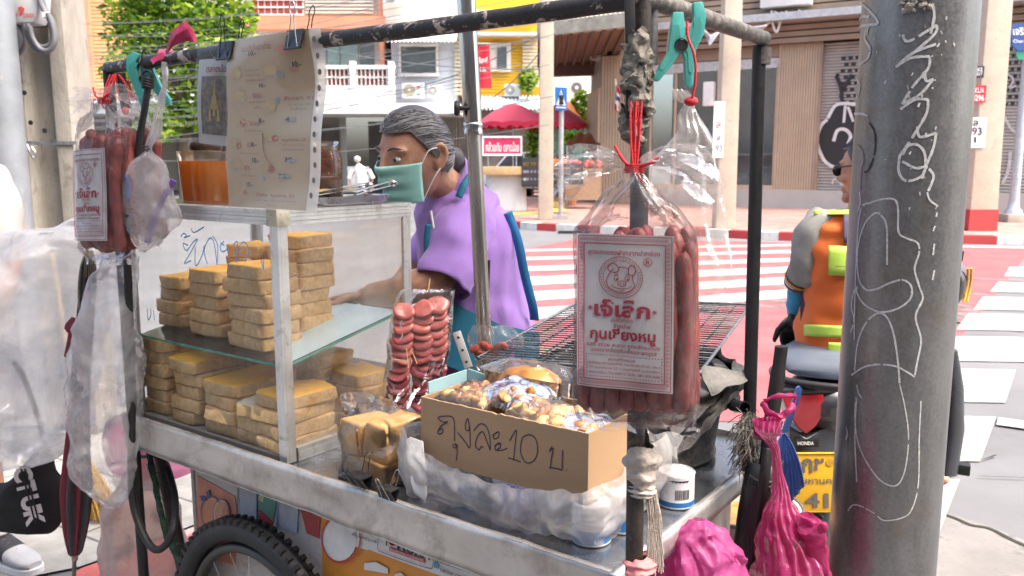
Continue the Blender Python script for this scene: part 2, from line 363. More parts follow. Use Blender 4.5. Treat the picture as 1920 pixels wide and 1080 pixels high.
# ================================================================ far buildings (frontal street wall about 38 m away)
def fr(mb, x0, y0, x1, y1, Y, th=.3, m=0):
    a, b = P(x0, y0, Y), P(x1, y1, Y)
    mb.box(((a.x + b.x) / 2, Y + th / 2, (a.z + b.z) / 2), (abs(b.x - a.x), th, abs(b.z - a.z)), None, m); return mb
def slats(mb, x0, y0, x1, y1, Y, n, th=.08, gap=.2, vert=False, m=0):
    for i in range(n):
        if vert: w_ = (x1 - x0) / n; fr(mb, x0 + i * w_, y0, x0 + (i + 1 - gap) * w_, y1, Y, th, m)
        else: h_ = (y1 - y0) / n; fr(mb, x0, y0 + i * h_, x1, y0 + (i + 1 - gap) * h_, Y, th, m)
    return mb
m_cream = M("cream_wall", (.72, .68, .60), .85, 0, .08, .6, .1, 20, dirt=(.5, .46, .4), dscale=.8, dlo=.55, dhi=.85)
m_salm = M("salmon_paint", (.62, .26, .15), .8, 0, .1, .7, .1, 20, dirt=(.5, .3, .22), dscale=1, dlo=.55, dhi=.85)
m_orsl = M("orange_slats", (.66, .36, .17), .75, 0, .1, 1, .1, 20)
m_yel = M("yellow_paint", (.72, .42, .02), .75, 0, .1, 1, .1, 20, dirt=(.5, .33, .06), dscale=1, dlo=.55, dhi=.85)
m_bluew = M("pale_blue_wall", (.58, .63, .70), .8, 0, .06, .6, .1, 20)
m_winglass = M("dark_glass", (.06, .075, .085), .12, 0, .4, 1.2, .05, 5, spec=.8)
m_tealglass = M("teal_glass", (.16, .25, .25), .2, 0, .2, 1, .05, 5, spec=.8)
m_redlat = M("red_lattice", (.42, .08, .07), .8, 0, .2, 6, .1, 20)
m_gloom = M("interior_gloom", (.22, .21, .2), .9, 0, .4, .8, .1, 10)  # unlit interiors: their gloom is put into the colour of these sheets
m_beigew = M("beige_wall", (.50, .45, .38), .85, 0, .15, .5, .1, 10)
Yb = 38.
def bld(name, label, px, Y=Yb): return thing(name, label, "building", (P(px, 380, Y).x, Y, 0))
# street wall
b1 = bld("apartment_building", "salmon and cream apartment building with orange slatted panels behind the green tree", 400)
mb = MB(); fr(mb, -900, -420, 722, 197, Yb + .4, 9); part(mb, "wall", m_cream, b1)
mb = MB(); fr(mb, -900, 214, 640, 396, Yb + 6, 2); fr(mb, -900, 214, -200, 396, Yb + .5, 1); part(mb, "ground_floor_wall", m_beigew, b1)
mb = MB(); fr(mb, 330, 240, 640, 396, Yb + 5.5, .3); fr(mb, 690, 228, 742, 380, Yb + 5.5, .3); part(mb, "garage_gloom", m_gloom, b1)
for x0, x1 in ((134, 158), (700, 722), (-60, -36), (-330, -306)):
    mb = MB(); fr(mb, x0, -420, x1, 197, Yb - .1, .5); part(mb, "column", m_salm, b1)
for y0, y1 in ((-150, 190), (-400, -190)):
    mb = MB(); slats(mb, 160, y0, 250, y1, Yb + .1, int((y1 - y0) / 7), .12, .18); part(mb, "slatted_panel", m_orsl, b1)
mb = MB(); fr(mb, 104, 50, 134, 66, Yb + .1, .3); fr(mb, 440, 30, 722, 54, Yb - .5, .9); fr(mb, 100, -190, 722, -160, Yb - .2, .6); part(mb, "floor_band", m_salm, b1)
mb = MB(); slats(mb, 572, -120, 700, 28, Yb + .1, 22, .1, .45); part(mb, "shutter", M("grey_louvre", (.55, .53, .47), .7), b1)
mb = MB(); fr(mb, 470, -20, 566, 27, Yb + .15, .1); part(mb, "lattice_window", m_redlat, b1)
mb = MB()
for i in range(9): fr(mb, 470 + i * 12, -20, 472.5 + i * 12, 28, Yb + .05, .1)
for i in range(4): fr(mb, 470, -16 + i * 14, 570, -13.5 + i * 14, Yb + .02, .1)
part(mb, "lattice_grille", m_white, b1)
for x0, x1 in ((614, 637), (639, 671), (674, 702), (560, 612)):
    mb = MB(); fr(mb, x0, 78, x1, 126, Yb + .2, .1); part(mb, "window", m_tealglass if x0 < 670 else m_winglass, b1)
mb = MB(); fr(mb, 545, 122, 740, 129, Yb - 1.5, .3); fr(mb, 545, 160, 740, 194, Yb - 1.5, .3); fr(mb, 545, 143, 740, 146, Yb - 1.45, .25)
for x0 in (596, 655, 727): fr(mb, x0, 114, x0 + 11, 165, Yb - 1.6, .4)
for i in range(24): fr(mb, 548 + i * 8, 126, 550.4 + i * 8, 162, Yb - 1.44, .2)
part(mb, "balustrade", m_white, b1)
mb = MB(); fr(mb, 548, 128, 738, 162, Yb - 1.2, .1); part(mb, "balustrade_lattice", m_redlat, b1)
mb = MB(); fr(mb, -900, 193, 862, 213, Yb - 2.2, 3); fr(mb, 120, 187, 560, 193, Yb - 2.4, 2); part(mb, "canopy_ledge", m_white, b1)
mb = MB(); fr(mb, 100, 60, 132, 180, Yb + .2, .1); fr(mb, 20, 40, 90, 180, Yb + .2, .1); part(mb, "window", M("frosted_window", (.5, .53, .52), .3), b1)
b2 = bld("shop_house", "pale blue shop house with a white corrugated awning over one dark window", 790)
mb = MB(); fr(mb, 723, -400, 858, 197, Yb + .3, 9); part(mb, "wall", m_bluew, b2)
mb = MB(); fr(mb, 716, -70, 872, 60, Yb - .2, .4); part(mb, "upper_wall", m_cream, b2)
a = P(728, 60, Yb - .2); b = P(858, 60, Yb - .2); mb = MB()
mb.grid(lambda i, j: Vector((a.x + (b.x - a.x) * i, Yb - .2 - 1.1 * j, a.z - .55 * j + .04 * math.sin(i * 110))), 120, 4); part(mb, "awning", m_white, b2)
mb = MB(); fr(mb, 752, 87, 817, 137, Yb + .15, .1); part(mb, "window_pane", m_winglass, b2)
mb = MB(); fr(mb, 747, 82, 822, 87, Yb + .05, .2); fr(mb, 747, 137, 822, 143, Yb + .0, .25); fr(mb, 747, 82, 752, 140, Yb + .06, .2); fr(mb, 817, 82, 822, 140, Yb + .06, .2); part(mb, "window_frame", m_white, b2)
mb = MB(); fr(mb, 722, 213, 862, 395, Yb + 5, 1); part(mb, "ground_floor_wall", m_beigew, b2)
mb = MB(); slats(mb, 822, 218, 860, 380, Yb - .2, 8, .1, .6, True); part(mb, "folding_gate", M("pale_gate", (.55, .54, .5), .6), b2)
b3 = bld("shop_house", "bright yellow slatted shop house with one cream framed window", 940)
mb = MB(); fr(mb, 856, -400, 1012, 180, Yb + .4, 9); part(mb, "wall", m_yel, b3)
mb = MB(); slats(mb, 862, 74, 985, 180, Yb + .25, 18, .15, .12); part(mb, "slatted_front", m_yel, b3)
mb = MB(); slats(mb, 852, 62, 868, 180, Yb + .05, 16, .1, .3); part(mb, "shutter", M("cream_louvre", (.6, .55, .42), .7), b3); mb = MB(); slats(mb, 980, 60, 1014, 165, Yb + .05, 16, .1, .3); part(mb, "shutter", M("cream_louvre", (.6, .55, .42), .7), b3)
mb = MB(); fr(mb, 918, 80, 958, 134, Yb + .05, .2); part(mb, "window_frame", m_cream, b3)
mb = MB(); fr(mb, 932, 88, 950, 127, Yb, .1); part(mb, "window_pane", m_winglass, b3)
mb = MB(); fr(mb, 860, 60, 1012, 66, Yb - .5, .8); fr(mb, 860, 18, 1012, 22, Yb - .2, .4); part(mb, "ledge", m_cream, b3)
a = P(896, 180, Yb); b = P(1016, 182, Yb); mb = MB()
mb.grid(lambda i, j: Vector((a.x + (b.x - a.x) * i, Yb - 2 * j, a.z - .7 * j + .04 * math.sin(i * 110))), 120, 4); part(mb, "awning", M("pale_blue_roofing", (.55, .62, .66), .6), b3)
mb = MB(); fr(mb, 862, 200, 1012, 395, Yb + 2, 1); part(mb, "shop_gloom", m_gloom, b3)
b4 = bld("shop_house", "white shop house with a green folding gate behind the parasols", 1070, 40)
mb = MB(); fr(mb, 1008, -60, 1150, 212, 40, 8); part(mb, "wall", m_white, b4)
for x0, x1 in ((1040, 1048), (1055, 1062), (1030, 1036)):
    mb = MB(); fr(mb, x0, 122, x1, 131, 39.9, .2); part(mb, "window", m_winglass, b4)
mb = MB(); slats(mb, 1000, 236, 1116, 300, 39, 26, .1, .35, True); part(mb, "folding_gate", M("green_gate", (.02, .17, .13), .6), b4)
mb = MB(); fr(mb, 1000, 200, 1150, 380, 42, .5); part(mb, "shop_gloom", m_gloom, b4)
mb = MB(); fr(mb, 1008, 206, 1150, 214, 38.5, 1.5); part(mb, "ledge", m_cream, b4)
GA = "air conditioner units on the shop houses"
def aircon(x0, y0, x1, y1, Y, label, col):
    a, b = P(x0, y0, Y), P(x1, y1, Y); c = Vector(((a.x + b.x) / 2, Y, (a.z + b.z) / 2)); t = thing("air_conditioner", label, "air conditioner", (c.x, Y, b.z), GA)
    wd, ht = b.x - a.x, a.z - b.z; mb = MB(); mb.box(c, (wd, .35, ht)); part(mb, "casing", m_white, t, bevel=.02)
    r = ht * .4; mb = MB(); mb.lathe([(r, 0), (r, .02)], c + Vector((-wd * .15, -.2, 0)), 24, (Vector((1, 0, 0)), Z, Vector((0, -1, 0)))); part(mb, "fan_grille", col, t)
    mb = MB(); mb.lathe([(r * .3, 0), (r * .3, .02)], c + Vector((-wd * .15, -.225, 0)), 12, (Vector((1, 0, 0)), Z, Vector((0, -1, 0)))); part(mb, "fan_hub", m_white, t)
    return t
m_fang = M("fan_grille_beige", (.34, .31, .2), .6); m_fand = M("fan_grille_dark", (.12, .12, .12), .6); m_fanl = M("fan_grille_grey", (.33, .33, .31), .6)
aircon(754, 156, 796, 184, Yb - .3, "air conditioner with a beige fan grille and coloured stickers under the dark window", m_fang)
aircon(802, 160, 830, 183, Yb - .3, "smaller grey grilled air conditioner standing next to the stickered one", m_fanl)
aircon(946, 158, 975, 181, Yb - .3, "air conditioner against the yellow slatted wall", m_fanl)
aircon(1068, 152, 1104, 178, 39.7, "air conditioner with a dark round fan on the white wall", m_fand)
aircon(722, -14, 760, 8, Yb - .6, "air conditioner high on the cream wall at the top edge", m_fanl)
mb = MB(); fr(mb, 781, 161, 788, 165, Yb - .55, .02, 0); fr(mb, 781, 175, 788, 179, Yb - .55, .02, 1)
part(mb, "sticker", [M("sticker_red", (.6, .02, .03), .6), M("sticker_green", (.03, .4, .16), .6)], bpy.data.objects["air_conditioner"])
# red banner on the yellow house, with its lettering
m_banner = M("banner_red", (.58, .012, .03), .6, 0, .1, 2); m_lett = M("white_lettering", (.75, .74, .72), .6)
t = thing("banner", "tall red vertical banner with white lettering on the yellow house", "banner", P(905, 165, Yb - .6))
mb = MB(); a = P(894, 83, Yb - .6); b = P(917, 166, Yb - .6)
mb.grid(lambda i, j: Vector((a.x + (b.x - a.x) * i + .12 * j, Yb - .6 + .05 * math.sin(i * 5 + j * 3), a.z + (b.z - a.z) * j)), 6, 12); part(mb, "cloth", m_banner, t)
mb = MB(); fn = lambda x, y: P(x, y, Yb - .72)
write(mb, "สัมฤทธิ์", fn, 897, 914, 121, 107, .02); write(mb, "1.0.", fn, 900, 912, 134, 126, .02); part(mb, "lettering", m_lett, t)
mb = MB(); mb.tube([P(892, 82, Yb - .6), P(918, 82, Yb - .6)], .04); part(mb, "rod", m_steel, t)
# ================================================================ corner shop with fluted panels, display window and shutters
FP = Plane(PZ(1560, 392, .15), (.872, -.489)); m_brown = M("brown_slats", (.28, .205, .15), .65, 0, .15, 2, .1, 20)
m_flute = M("fluted_panel", (.46, .355, .25), .65, 0, .1, 2, .1, 20); m_shut = M("steel_shutter", (.42, .40, .375), .5, .2, .12, 1.5, .1, 20)
cs = thing("corner_shop", "corner shop with brown slatted fascia, fluted panels and grey roller shutters", "shop", FP.at(0, 0, 0))
def fx(x, y=300): return FP.sz(x, y)[0]
def fz(x, y): return FP.sz(x, y)[1]
zb = .15; zw = fz(1560, 357); zt = fz(1560, 78); zf = fz(1500, 0)
def fb(mb, s0, s1, z0, z1, o0, o1, m=0):
    c = FP.at((s0 + s1) / 2, (z0 + z1) / 2, (o0 + o1) / 2); mb.box(c, (abs(s1 - s0), abs(o1 - o0), abs(z1 - z0)), (FP.d, FP.n, Z), m); return mb
sL, sR = fx(1236), fx(2150)
mb = MB(); fb(mb, sL, sR, zb - .2, zw, -.5, .12); part(mb, "base_wall", M("grey_base_wall", (.42, .40, .37), .85, 0, .1, 1), cs)
mb = MB(); fb(mb, sL - 2.6, sR, zt, zf + 4, -6, -.45); part(mb, "wall", m_beigew, cs)
mb = MB()
zz = zt
while zz < zf + 1.6: fb(mb, sL - .2, sR, zz, zz + .13, -.1, .35); zz += .17
fb(mb, sL - .2, sR, zt, zz, -.3, .2); part(mb, "fascia", m_brown, cs)
mb = MB(); fb(mb, sL - .2, sR, zt + .55, zt + .75, .36, .9); part(mb, "fascia_ledge", M("silver_ledge", (.5, .5, .5), .4, .4), cs)
def flutes(s0, s1, z0, z1, n, label=None):
    mb = MB(); fb(mb, s0, s1, z0, z1, -.3, .02); w_ = (s1 - s0) / n
    for i in range(n): fb(mb, s0 + i * w_ + w_ * .12, s0 + (i + 1) * w_ - w_ * .12, z0, z1, .02, .09)
    return part(mb, "fluted_panel", m_flute, cs, label)
flutes(fx(1453), fx(1529), zw, zt, 16); flutes(fx(1128), fx(1213), zb, zt, 16)
mb = MB(); fb(mb, fx(1213), fx(1453), zw, zt, -2.5, -2.3); part(mb, "display_backdrop", M("display_grey", (.42, .42, .43), .8, 0, .25, .9), cs)
mb = MB(); s0, s1 = fx(1213), fx(1453)
fb(mb, s0, s1, zt - .32, zt, -.3, .05, 1); fb(mb, s0, s1, zt - .62, zt - .34, -.3, .0, 2); fb(mb, s0, s1, zw, zw + .12, -.3, .1, 0)
for q in (1216, 1262, 1340, 1374, 1449): fb(mb, fx(q), fx(q + 4), zw, zt - .6, -.1, .04, 0)
part(mb, "window_frame", [m_flute, m_brown, M("pale_transom", (.5, .52, .53), .3)], cs)
mb = MB(); fb(mb, s0, s1, zw + .1, zt - .6, -.06, -.05); part(mb, "shop_window", film("shop_glass", (.9, .94, .95), .10, .5, .05, 1, .0, .05), cs)
mb = MB()
for i in range(14):
    s = s0 + .5 + (s1 - s0 - 1) * R.random(); h = .3 + .7 * R.random()
    q = zw + .1 + (0 if i % 2 else 1.0)
    if i % 3: fb(mb, s, s + .35 + .3 * R.random(), q, q + h, -1.6, -1.3, i % 4)
    else: mb.lathe([(.25, 0), (.3, h * .5), (.12, h)], FP.at(s, q, -1.4), 10, m=i % 4)
fb(mb, s0, s1, zw + 1.0, zw + 1.06, -2.2, -1.1, 0); part(mb, "window_display", [M("dsp_white", (.55, .55, .53)), M("dsp_teal", (.08, .16, .17)), M("dsp_green", (.15, .18, .09)), M("dsp_dark", (.07, .07, .08))], cs)
def shutter(s0, s1, z0, z1):
    mb = MB(); n = int((z1 - z0) / .085)
    mb.grid(lambda i, j: FP.at(s0 + (s1 - s0) * i, z0 + (z1 - z0) * j, -.12 + .045 * abs(math.sin(j * n * math.pi))), 2, n * 5 + 1); return part(mb, "roller_shutter", m_shut, cs)
shutter(fx(1533), fx(1632), zw, zt); shutter(fx(1838), fx(1960), zw, zt); shutter(fx(1640), fx(1830), zw, zt)
for q, q2 in ((1529, 1533.5), (1632, 1640), (1830, 1838)): mb = MB(); fb(mb, fx(q), fx(q2), zw, zt, -.3, .12); part(mb, "shutter_guide", m_brown, cs)
mb = MB()       # vent slots of the shutters
for r_ in range(9):
    for c_ in range(5):
        fb(mb, fx(1566 + c_ * 13 + (r_ % 2) * 6), fx(1574 + c_ * 13 + (r_ % 2) * 6), zt - .5 - r_ * .17, zt - .42 - r_ * .17, -.09, -.065)
        fb(mb, fx(1850 + c_ * 12 + (r_ % 2) * 6), fx(1857 + c_ * 12 + (r_ % 2) * 6), zt - .5 - r_ * .17, zt - .42 - r_ * .17, -.09, -.065)
part(mb, "vent_slots", m_dplast, cs)
def spray(pix, wd, mb, m=0, o=-.045): mb.ribbon(spline([FP.hit(x, y, o) for x, y in pix], 5), wd, FP.n, .004, m)
mb = MB()       # graffiti: a black filled figure with white outline, and tags
fill = [(1533, 250), (1538, 232), (1551, 224), (1566, 200), (1585, 195), (1605, 205), (1600, 290), (1590, 310), (1560, 312), (1540, 290)]
mb.add([FP.hit(x, y, -.055) for x, y in fill], [tuple(range(len(fill)))], 0)
o_ = 0; spray([(1551, 224), (1540, 235), (1533, 255), (1534, 275), (1545, 300), (1560, 312), (1575, 315)], .09, mb, 1); spray([(1552, 222), (1566, 198), (1585, 194), (1605, 196)], .09, mb, 1)
spray([(1563, 265), (1570, 245), (1585, 243), (1595, 255), (1590, 270)], .09, mb, 1); spray([(1585, 198), (1582, 230)], .07, mb, 1); spray([(1590, 200), (1600, 228)], .07, mb, 1)
spray([(1568, 142), (1577, 165), (1579, 190)], .1, mb, 0); spray([(1598, 140), (1580, 168)], .1, mb, 0); spray([(1567, 141), (1573, 143)], .12, mb, 0)
spray([(1873, 140), (1867, 150), (1872, 160), (1882, 152), (1876, 143), (1890, 140), (1900, 150), (1893, 165), (1905, 160)], .05, mb, 2)
spray([(1856, 265), (1860, 200), (1870, 180), (1885, 185)], .06, mb, 2); spray([(1885, 190), (1880, 210), (1895, 240), (1910, 250)], .07, mb, 2); spray([(1895, 285), (1890, 320), (1880, 345)], .08, mb, 2)
spray([(1560, 345), (1566, 335), (1580, 348)], .06, mb, 2)
part(mb, "graffiti", [M("spray_black", (.02, .02, .022), .7), M("spray_white", (.6, .6, .58), .7), M("spray_grey", (.45, .45, .44), .7)], cs)
# return wall on the left and the tiled overhang with its dark soffit
c_ = FP.at(fx(1128), 0, 0); rw = Plane(c_, (1, -2.2)); mb = MB()
pL = P(1106, 300, 30); pR = FP.at(fx(1128), 0, 0)
mb.prism([Vector((pL.x, pL.y, .1)), Vector((pR.x, pR.y, .1)), Vector((pR.x, pR.y, zt + 1.2)), Vector((pL.x, pL.y, zt + 1.2))], (.3, .3, 0)); part(mb, "side_wall", M("greyish_panel", (.27, .225, .19), .7, 0, .1, 2), cs)
mb = MB(); n = 14; d = pR - pL; d.z = 0
for i in range(n): q = pL + d * (i + .5) / n; mb.box((q.x - .05, q.y - .05, 2.2), (.16, .16, 3.2))
part(mb, "side_panel", m_flute, cs)
so = [P(1012, 64, 24), P(1176, 46, 22.5), P(1205, 62, 24), P(1140, 118, 29.5), P(1010, 122, 29.5)]
mb = MB(); mb.prism(so, (0, 0, .18)); part(mb, "soffit", M("brown_soffit", (.23, .14, .10), .8, 0, .2, 1.2), cs)
mb = MB()
for i in range(9):
    a, b = so[0].lerp(so[1], i / 8), so[4].lerp(so[3], i / 8); mb.bar(a - Z * .05, b - Z * .05, .1, .1)
mb.bar(so[4] - Z * .15, so[3] - Z * .15, .5, .5); part(mb, "rafters", M("dark_timber", (.13, .08, .06), .8), cs)
mb = MB(); up = Vector((0, .7, .4))
mb.grid(lambda i, j: so[0].lerp(so[1], i) + up * j * 2.2 + Z * (.25 + .05 * abs(math.sin(i * 60))), 140, 8); mb.bar(so[0] + Z * .1, so[1] + Z * .1, .3, .35, None)
part(mb, "tiled_roof", M("weathered_tiles", (.35, .33, .27), .85, 0, .3, 4, .3, 20, dirt=(.4, .2, .13), dscale=3, dlo=.55, dhi=.7), cs)
mb = MB()
for x in (1068, 1084, 1100, 1116): q = P(x, 62, 24.5); mb.box(q, (.22, .22, .16)); mb.bar(q, q + Z * .25, .05, .05)
part(mb, "spotlight", m_dplast, cs)
# white junction box with conduits above the shop window
t = thing("junction_box", "white metal junction box with looping conduits above the shop window", "junction box", FP.hit(1468, 22, .6))
mb = MB(); s0, s1 = fx(1424), fx(1514); fb(mb, s0, s1, fz(1468, 20), fz(1468, -30), .4, .75); part(mb, "casing", m_white, t, bevel=.02)
mb = MB()
for pts in ([(1447, 20), (1449, 45), (1456, 60), (1462, 45), (1466, 22)], [(1452, 22), (1465, 30), (1475, 36), (1490, 30), (1500, 18)], [(1425, 52), (1440, 44), (1450, 30), (1470, 24)], [(1475, 20), (1470, 35), (1480, 34), (1497, 26)]):
    mb.tube(spline([FP.hit(x, y, .6) for x, y in pts], 5), .035, 6)
part(mb, "conduit", m_white, t)
mb = MB(); s0 = fx(1372); fb(mb, fx(1320), fx(1339), fz(1330, 200), fz(1330, 155), .1, .35); top(mb, "meter_box", m_white, "small white box on the shop front beside the second concrete pole", "meter box", bevel=.02)
# national flag hanging on the corner
t = thing("flag", "small red, white and blue striped flag hanging on the shop corner", "flag", FP.hit(1155, 205, .3))
mb = MB(); mb.tube([FP.hit(1154, 148, .3), FP.hit(1158, 208, .4)], .02, 6); part(mb, "flagpole", m_white, t)
for nm, c, y0, y1 in (("red_stripe", (.5, .02, .05), 160, 172), ("white_stripe", (.75, .74, .74), 172, 178), ("blue_stripe", (.05, .05, .25), 178, 186), ("white_stripe", (.75, .74, .74), 186, 194), ("red_stripe", (.5, .02, .05), 194, 205)):
    mb = MB(); mb.grid(lambda i, j: FP.hit(1154 + 7 * i - 2 * math.sin((y0 + j * (y1 - y0)) * .1), y0 + (y1 - y0) * j + 6 * i, .35 + .05 * math.sin(i * 6)), 8, 4); part(mb, nm, M("flag_" + nm, c, .7), t)
# ================================================================ concrete poles, sign posts and lamp post on the far pavement
GP = "concrete utility poles on the far pavement"
def cpole(x, yb, wpx, label, ztop=8.5, red=False):
    b = PZ(x, yb, .15); dep = b.y * CP; wd = wpx / F * (b - EYE).length; t = thing("utility_pole", label, "utility pole", (b.x, b.y, .15), GP)
    mb = MB(); mb.loft([[b + Vector((i * wd * k / 2, j * wd * k / 2, z - .15)) for i, j in ((-1, -1), (1, -1), (1, 1), (-1, 1))] for z, k in ((.15, 1.06), (ztop, .8))]); part(mb, "shaft", M("pale_concrete_pole", (.50, .44, .34), .9, 0, .15, 3, .4, 30, dirt=(.3, .26, .2), dscale=3, dlo=.56, dhi=.75), t, bevel=.02)
    if red: mb = MB(); mb.box(b + Vector((0, 0, .2)), (wd * 1.1, wd * 1.1, .42)); part(mb, "painted_base", M("kerb_red", (.45, .05, .05)), t)
    return t, b, wd
p1, b_, w1 = cpole(1023, 411, 26, "concrete utility pole standing beside the pedestrian crossing sign")
p2, b2_, w2 = cpole(1356, 428, 33, "concrete utility pole in front of the shop display window")
p3, b3_, w3 = cpole(1828, 431, 42, "concrete utility pole with a red house number sticker and painted base", 8.5, True)
def plate(px0, py0, px1, py1, Y, m, name, par, lines, mt, lift=.012):
    a, b = P(px0, py0, Y), P(px1, py1, Y); mb = MB(); mb.box(((a.x + b.x) / 2, Y, (a.z + b.z) / 2), (b.x - a.x, .01, a.z - b.z)); o = part(mb, name, m, par)
    mb = MB(); fn = lambda x, y: P(x, y, Y - lift)
    for s, x0, y0, x1, y1 in lines: write(mb, s, fn, x0, x1, y1, y0, .015)
    part(mb, "lettering", mt, o); return o
Y3 = b3_.y - w3 * .53 - .01; m_ink = M("black_ink", (.015, .015, .017), .6); m_stk = M("sticker_white", (.7, .69, .66), .6)
plate(1822, 124, 1844, 146, Y3, m_ink, "black_sticker", p3, [("VEKS", 1824, 127, 1842, 134), ("EVJOT", 1824, 136, 1842, 143)], m_lett)
plate(1821, 160, 1847, 192, Y3, M("sticker_red2", (.55, .01, .02), .6), "red_sticker", p3, [("W.L.N", 1824, 164, 1844, 174), ("0296", 1823, 178, 1845, 189)], m_lett)
plate(1814, 220, 1846, 277, Y3, m_stk, "number_plate", p3, [("ล", 1825, 226, 1834, 236), ("193", 1817, 239, 1841, 253), ("1", 1827, 257, 1830, 267)], m_ink)
Y2 = b2_.y - w2 * .53 - .01
plate(1339, 190, 1356, 296, Y2, m_stk, "number_plate", p2, [("ส", 1343, 228, 1352, 240), ("ล", 1344, 254, 1351, 263), ("93", 1342, 272, 1354, 284)], M("faded_ink", (.25, .25, .26), .7))
# loose cables tied on the second pole
mb = MB()
for i in range(7):
    k = i * 3
    mb.tube(spline([P(x, y, b2_.y - .4 - .03 * i) for x, y in ((1308 - k, 20 + k), (1312 + k, 48 + k), (1330, 66 + k), (1350, 60), (1372, 62 - k * .3), (1420 + k, 66 - k))], 5), .018, 5)
top(mb, "cable_bundle", M("grey_cable", (.4, .4, .42), .5), "bundle of loose grey cables looped round the second concrete pole", "cables")
t = thing("crossing_sign", "blue and white pedestrian crossing sign on a thin grey post", "road sign", PZ(1051, 411, .15))
q = PZ(1051, 411, .15); Ys = q.y
mb = MB(); mb.tube([q, Vector((q.x, q.y, P(1050, 165, Ys).z))], .055, 12); mb.box(q + Z * .05, (.35, .35, .1)); part(mb, "post", M("galvanised", (.42, .43, .43), .45, .5), t)
def sgn(x, y, o): return P(x, y, Ys - .1 - o)
mb = MB(); mb.prism([sgn(x, y, 0) for x, y in ((1040, 163), (1063, 164), (1063, 207), (1041, 206))], (0, .03, 0)); o = part(mb, "sign_plate", M("sign_blue", (.01, .14, .42), .5, 0, .05), t)
mb = MB(); mb.add([sgn(x, y, .01) for x, y in ((1052, 168), (1061, 198), (1043, 197))], [(0, 1, 2)]); mb.add([sgn(x, y, .01) for x, y in ((1043, 200), (1061, 201), (1061, 203), (1043, 202))], [(0, 1, 2, 3)]); part(mb, "triangle", m_lett, o)
mb = MB(); mb.ribbon([sgn(1052, 178, .02), sgn(1052.5, 188, .02)], .1, (0, -1, 0)); mb.ribbon([sgn(1052.5, 187, .02), sgn(1055, 196, .02)], .06, (0, -1, 0)); mb.ribbon([sgn(1052.5, 187, .02), sgn(1050, 196, .02)], .06, (0, -1, 0)); mb.ribbon([sgn(1049, 184, .02), sgn(1056, 185, .02)], .05, (0, -1, 0))
mb.add([sgn(1052 + 1.4 * math.cos(a), 175 + 1.6 * math.sin(a), .02) for a in [k * .7 for k in range(9)]], [tuple(range(9))]); part(mb, "walking_figure", m_ink, o)
t = thing("lamp_post", "pale blue grey lamp post with a blue street name sign at the right edge", "lamp post", PZ(1898, 416, .15)); q = PZ(1898, 416, .15)
mb = MB(); mb.lathe([(.18, 0), (.18, .25), (.12, .3), (.1, .5), (.085, 4), (.07, 8)], q, 16); part(mb, "post", M("pale_blue_metal", (.42, .46, .48), .5, .3), t, smooth=True)
mb = MB(); mb.box(q + Z * .06, (.5, .5, .24)); part(mb, "footing", m_concrete, t, bevel=.02)
mb = MB(); pl = [P(x, y, q.y - .12) for x, y in ((1894, 52), (1905, 44), (2010, 44), (2010, 95), (1908, 95), (1898, 85))]; mb.prism(pl, (0, .04, 0)); o = part(mb, "street_name_plate", M("street_blue", (.02, .07, .25), .5), t)
mb = MB(); fn = lambda x, y: P(x, y, q.y - .13); write(mb, "เจริญกรุง", fn, 1900, 1960, 70, 52, .02); write(mb, "Charoen Krung", fn, 1900, 1960, 82, 74, .01); part(mb, "lettering", m_lett, o)
mb = MB(); mb.prism([P(x, y, q.y - .1) for x, y in ((1903, 96), (1960, 96), (1960, 112), (1910, 112))], (0, .04, 0)); part(mb, "green_plate", M("sign_green", (.03, .25, .15), .5), t)
# ================================================================ market corner: parasols, stalls, cars
def parasol(cx, yt, ye, hw, Y, label, m, m2, tilt=0, n=10):
    a, e = P(cx, yt, Y), P(cx, ye, Y); r = hw / F * Y; h = a.z - e.z; t = thing("parasol", label, "parasol", (a.x, Y, .15), "parasols at the market corner"); mb = MB()
    def fn(i, j):
        an = 2 * math.pi * i; rr = r * j; sc2 = .05 * abs(math.sin(an * n / 2)) * j * r
        return Vector((a.x + rr * math.cos(an), Y + rr * math.sin(an), a.z - h * (j ** 1.5) + sc2 * .8 + tilt * rr * math.cos(an)))
    mb.grid(fn, n * 6, 10, 0, True); part(mb, "canopy", m, t, smooth=True)
    mb = MB()
    def fv(i, j):
        p = fn(i, 1.0); return p - Z * (.16 * j) * (1 + .3 * math.sin(i * 2 * math.pi * n * 2))
    mb.grid(fv, n * 6, 3, 0, True); part(mb, "valance", m2, t, smooth=True)
    mb = MB(); mb.tube([Vector((a.x, Y, .15)), a], .025, 8); part(mb, "pole", m_steel, t)
    mb = MB()
    for k in range(8): an = k * math.pi / 4; mb.tube([a - Z * .1, fn(k / 8, .95) - Z * .03], .01, 5)
    part(mb, "ribs", m_steel, t); return t
m_pr = M("parasol_red", (.55, .06, .10), .8, 0, .1, 1.2); m_po = M("parasol_orange", (.70, .24, .08), .8, 0, .1, 1.2); m_pr2 = M("parasol_valance_red", (.60, .03, .07), .8)
parasol(962, 194, 232, 64, 27, "big faded red parasol above the red sign board", m_pr, m_pr2)
parasol(1042, 196, 234, 58, 29.5, "red parasol partly behind the concrete pole", m_pr, m_pr2)
parasol(1066, 190, 228, 34, 33, "smaller tilted parasol in orange and yellow beside the crossing sign", m_po, m_po, -.15)
t = thing("sign_board", "red sign board with white Thai lettering on thin legs under the parasol", "sign board", PZ(942, 362, .15)); Yq = 24.
mb = MB(); fr(mb, 906, 258, 977, 290, Yq, .05, 0); part(mb, "panel", M("sign_red", (.50, .02, .09), .6), t)
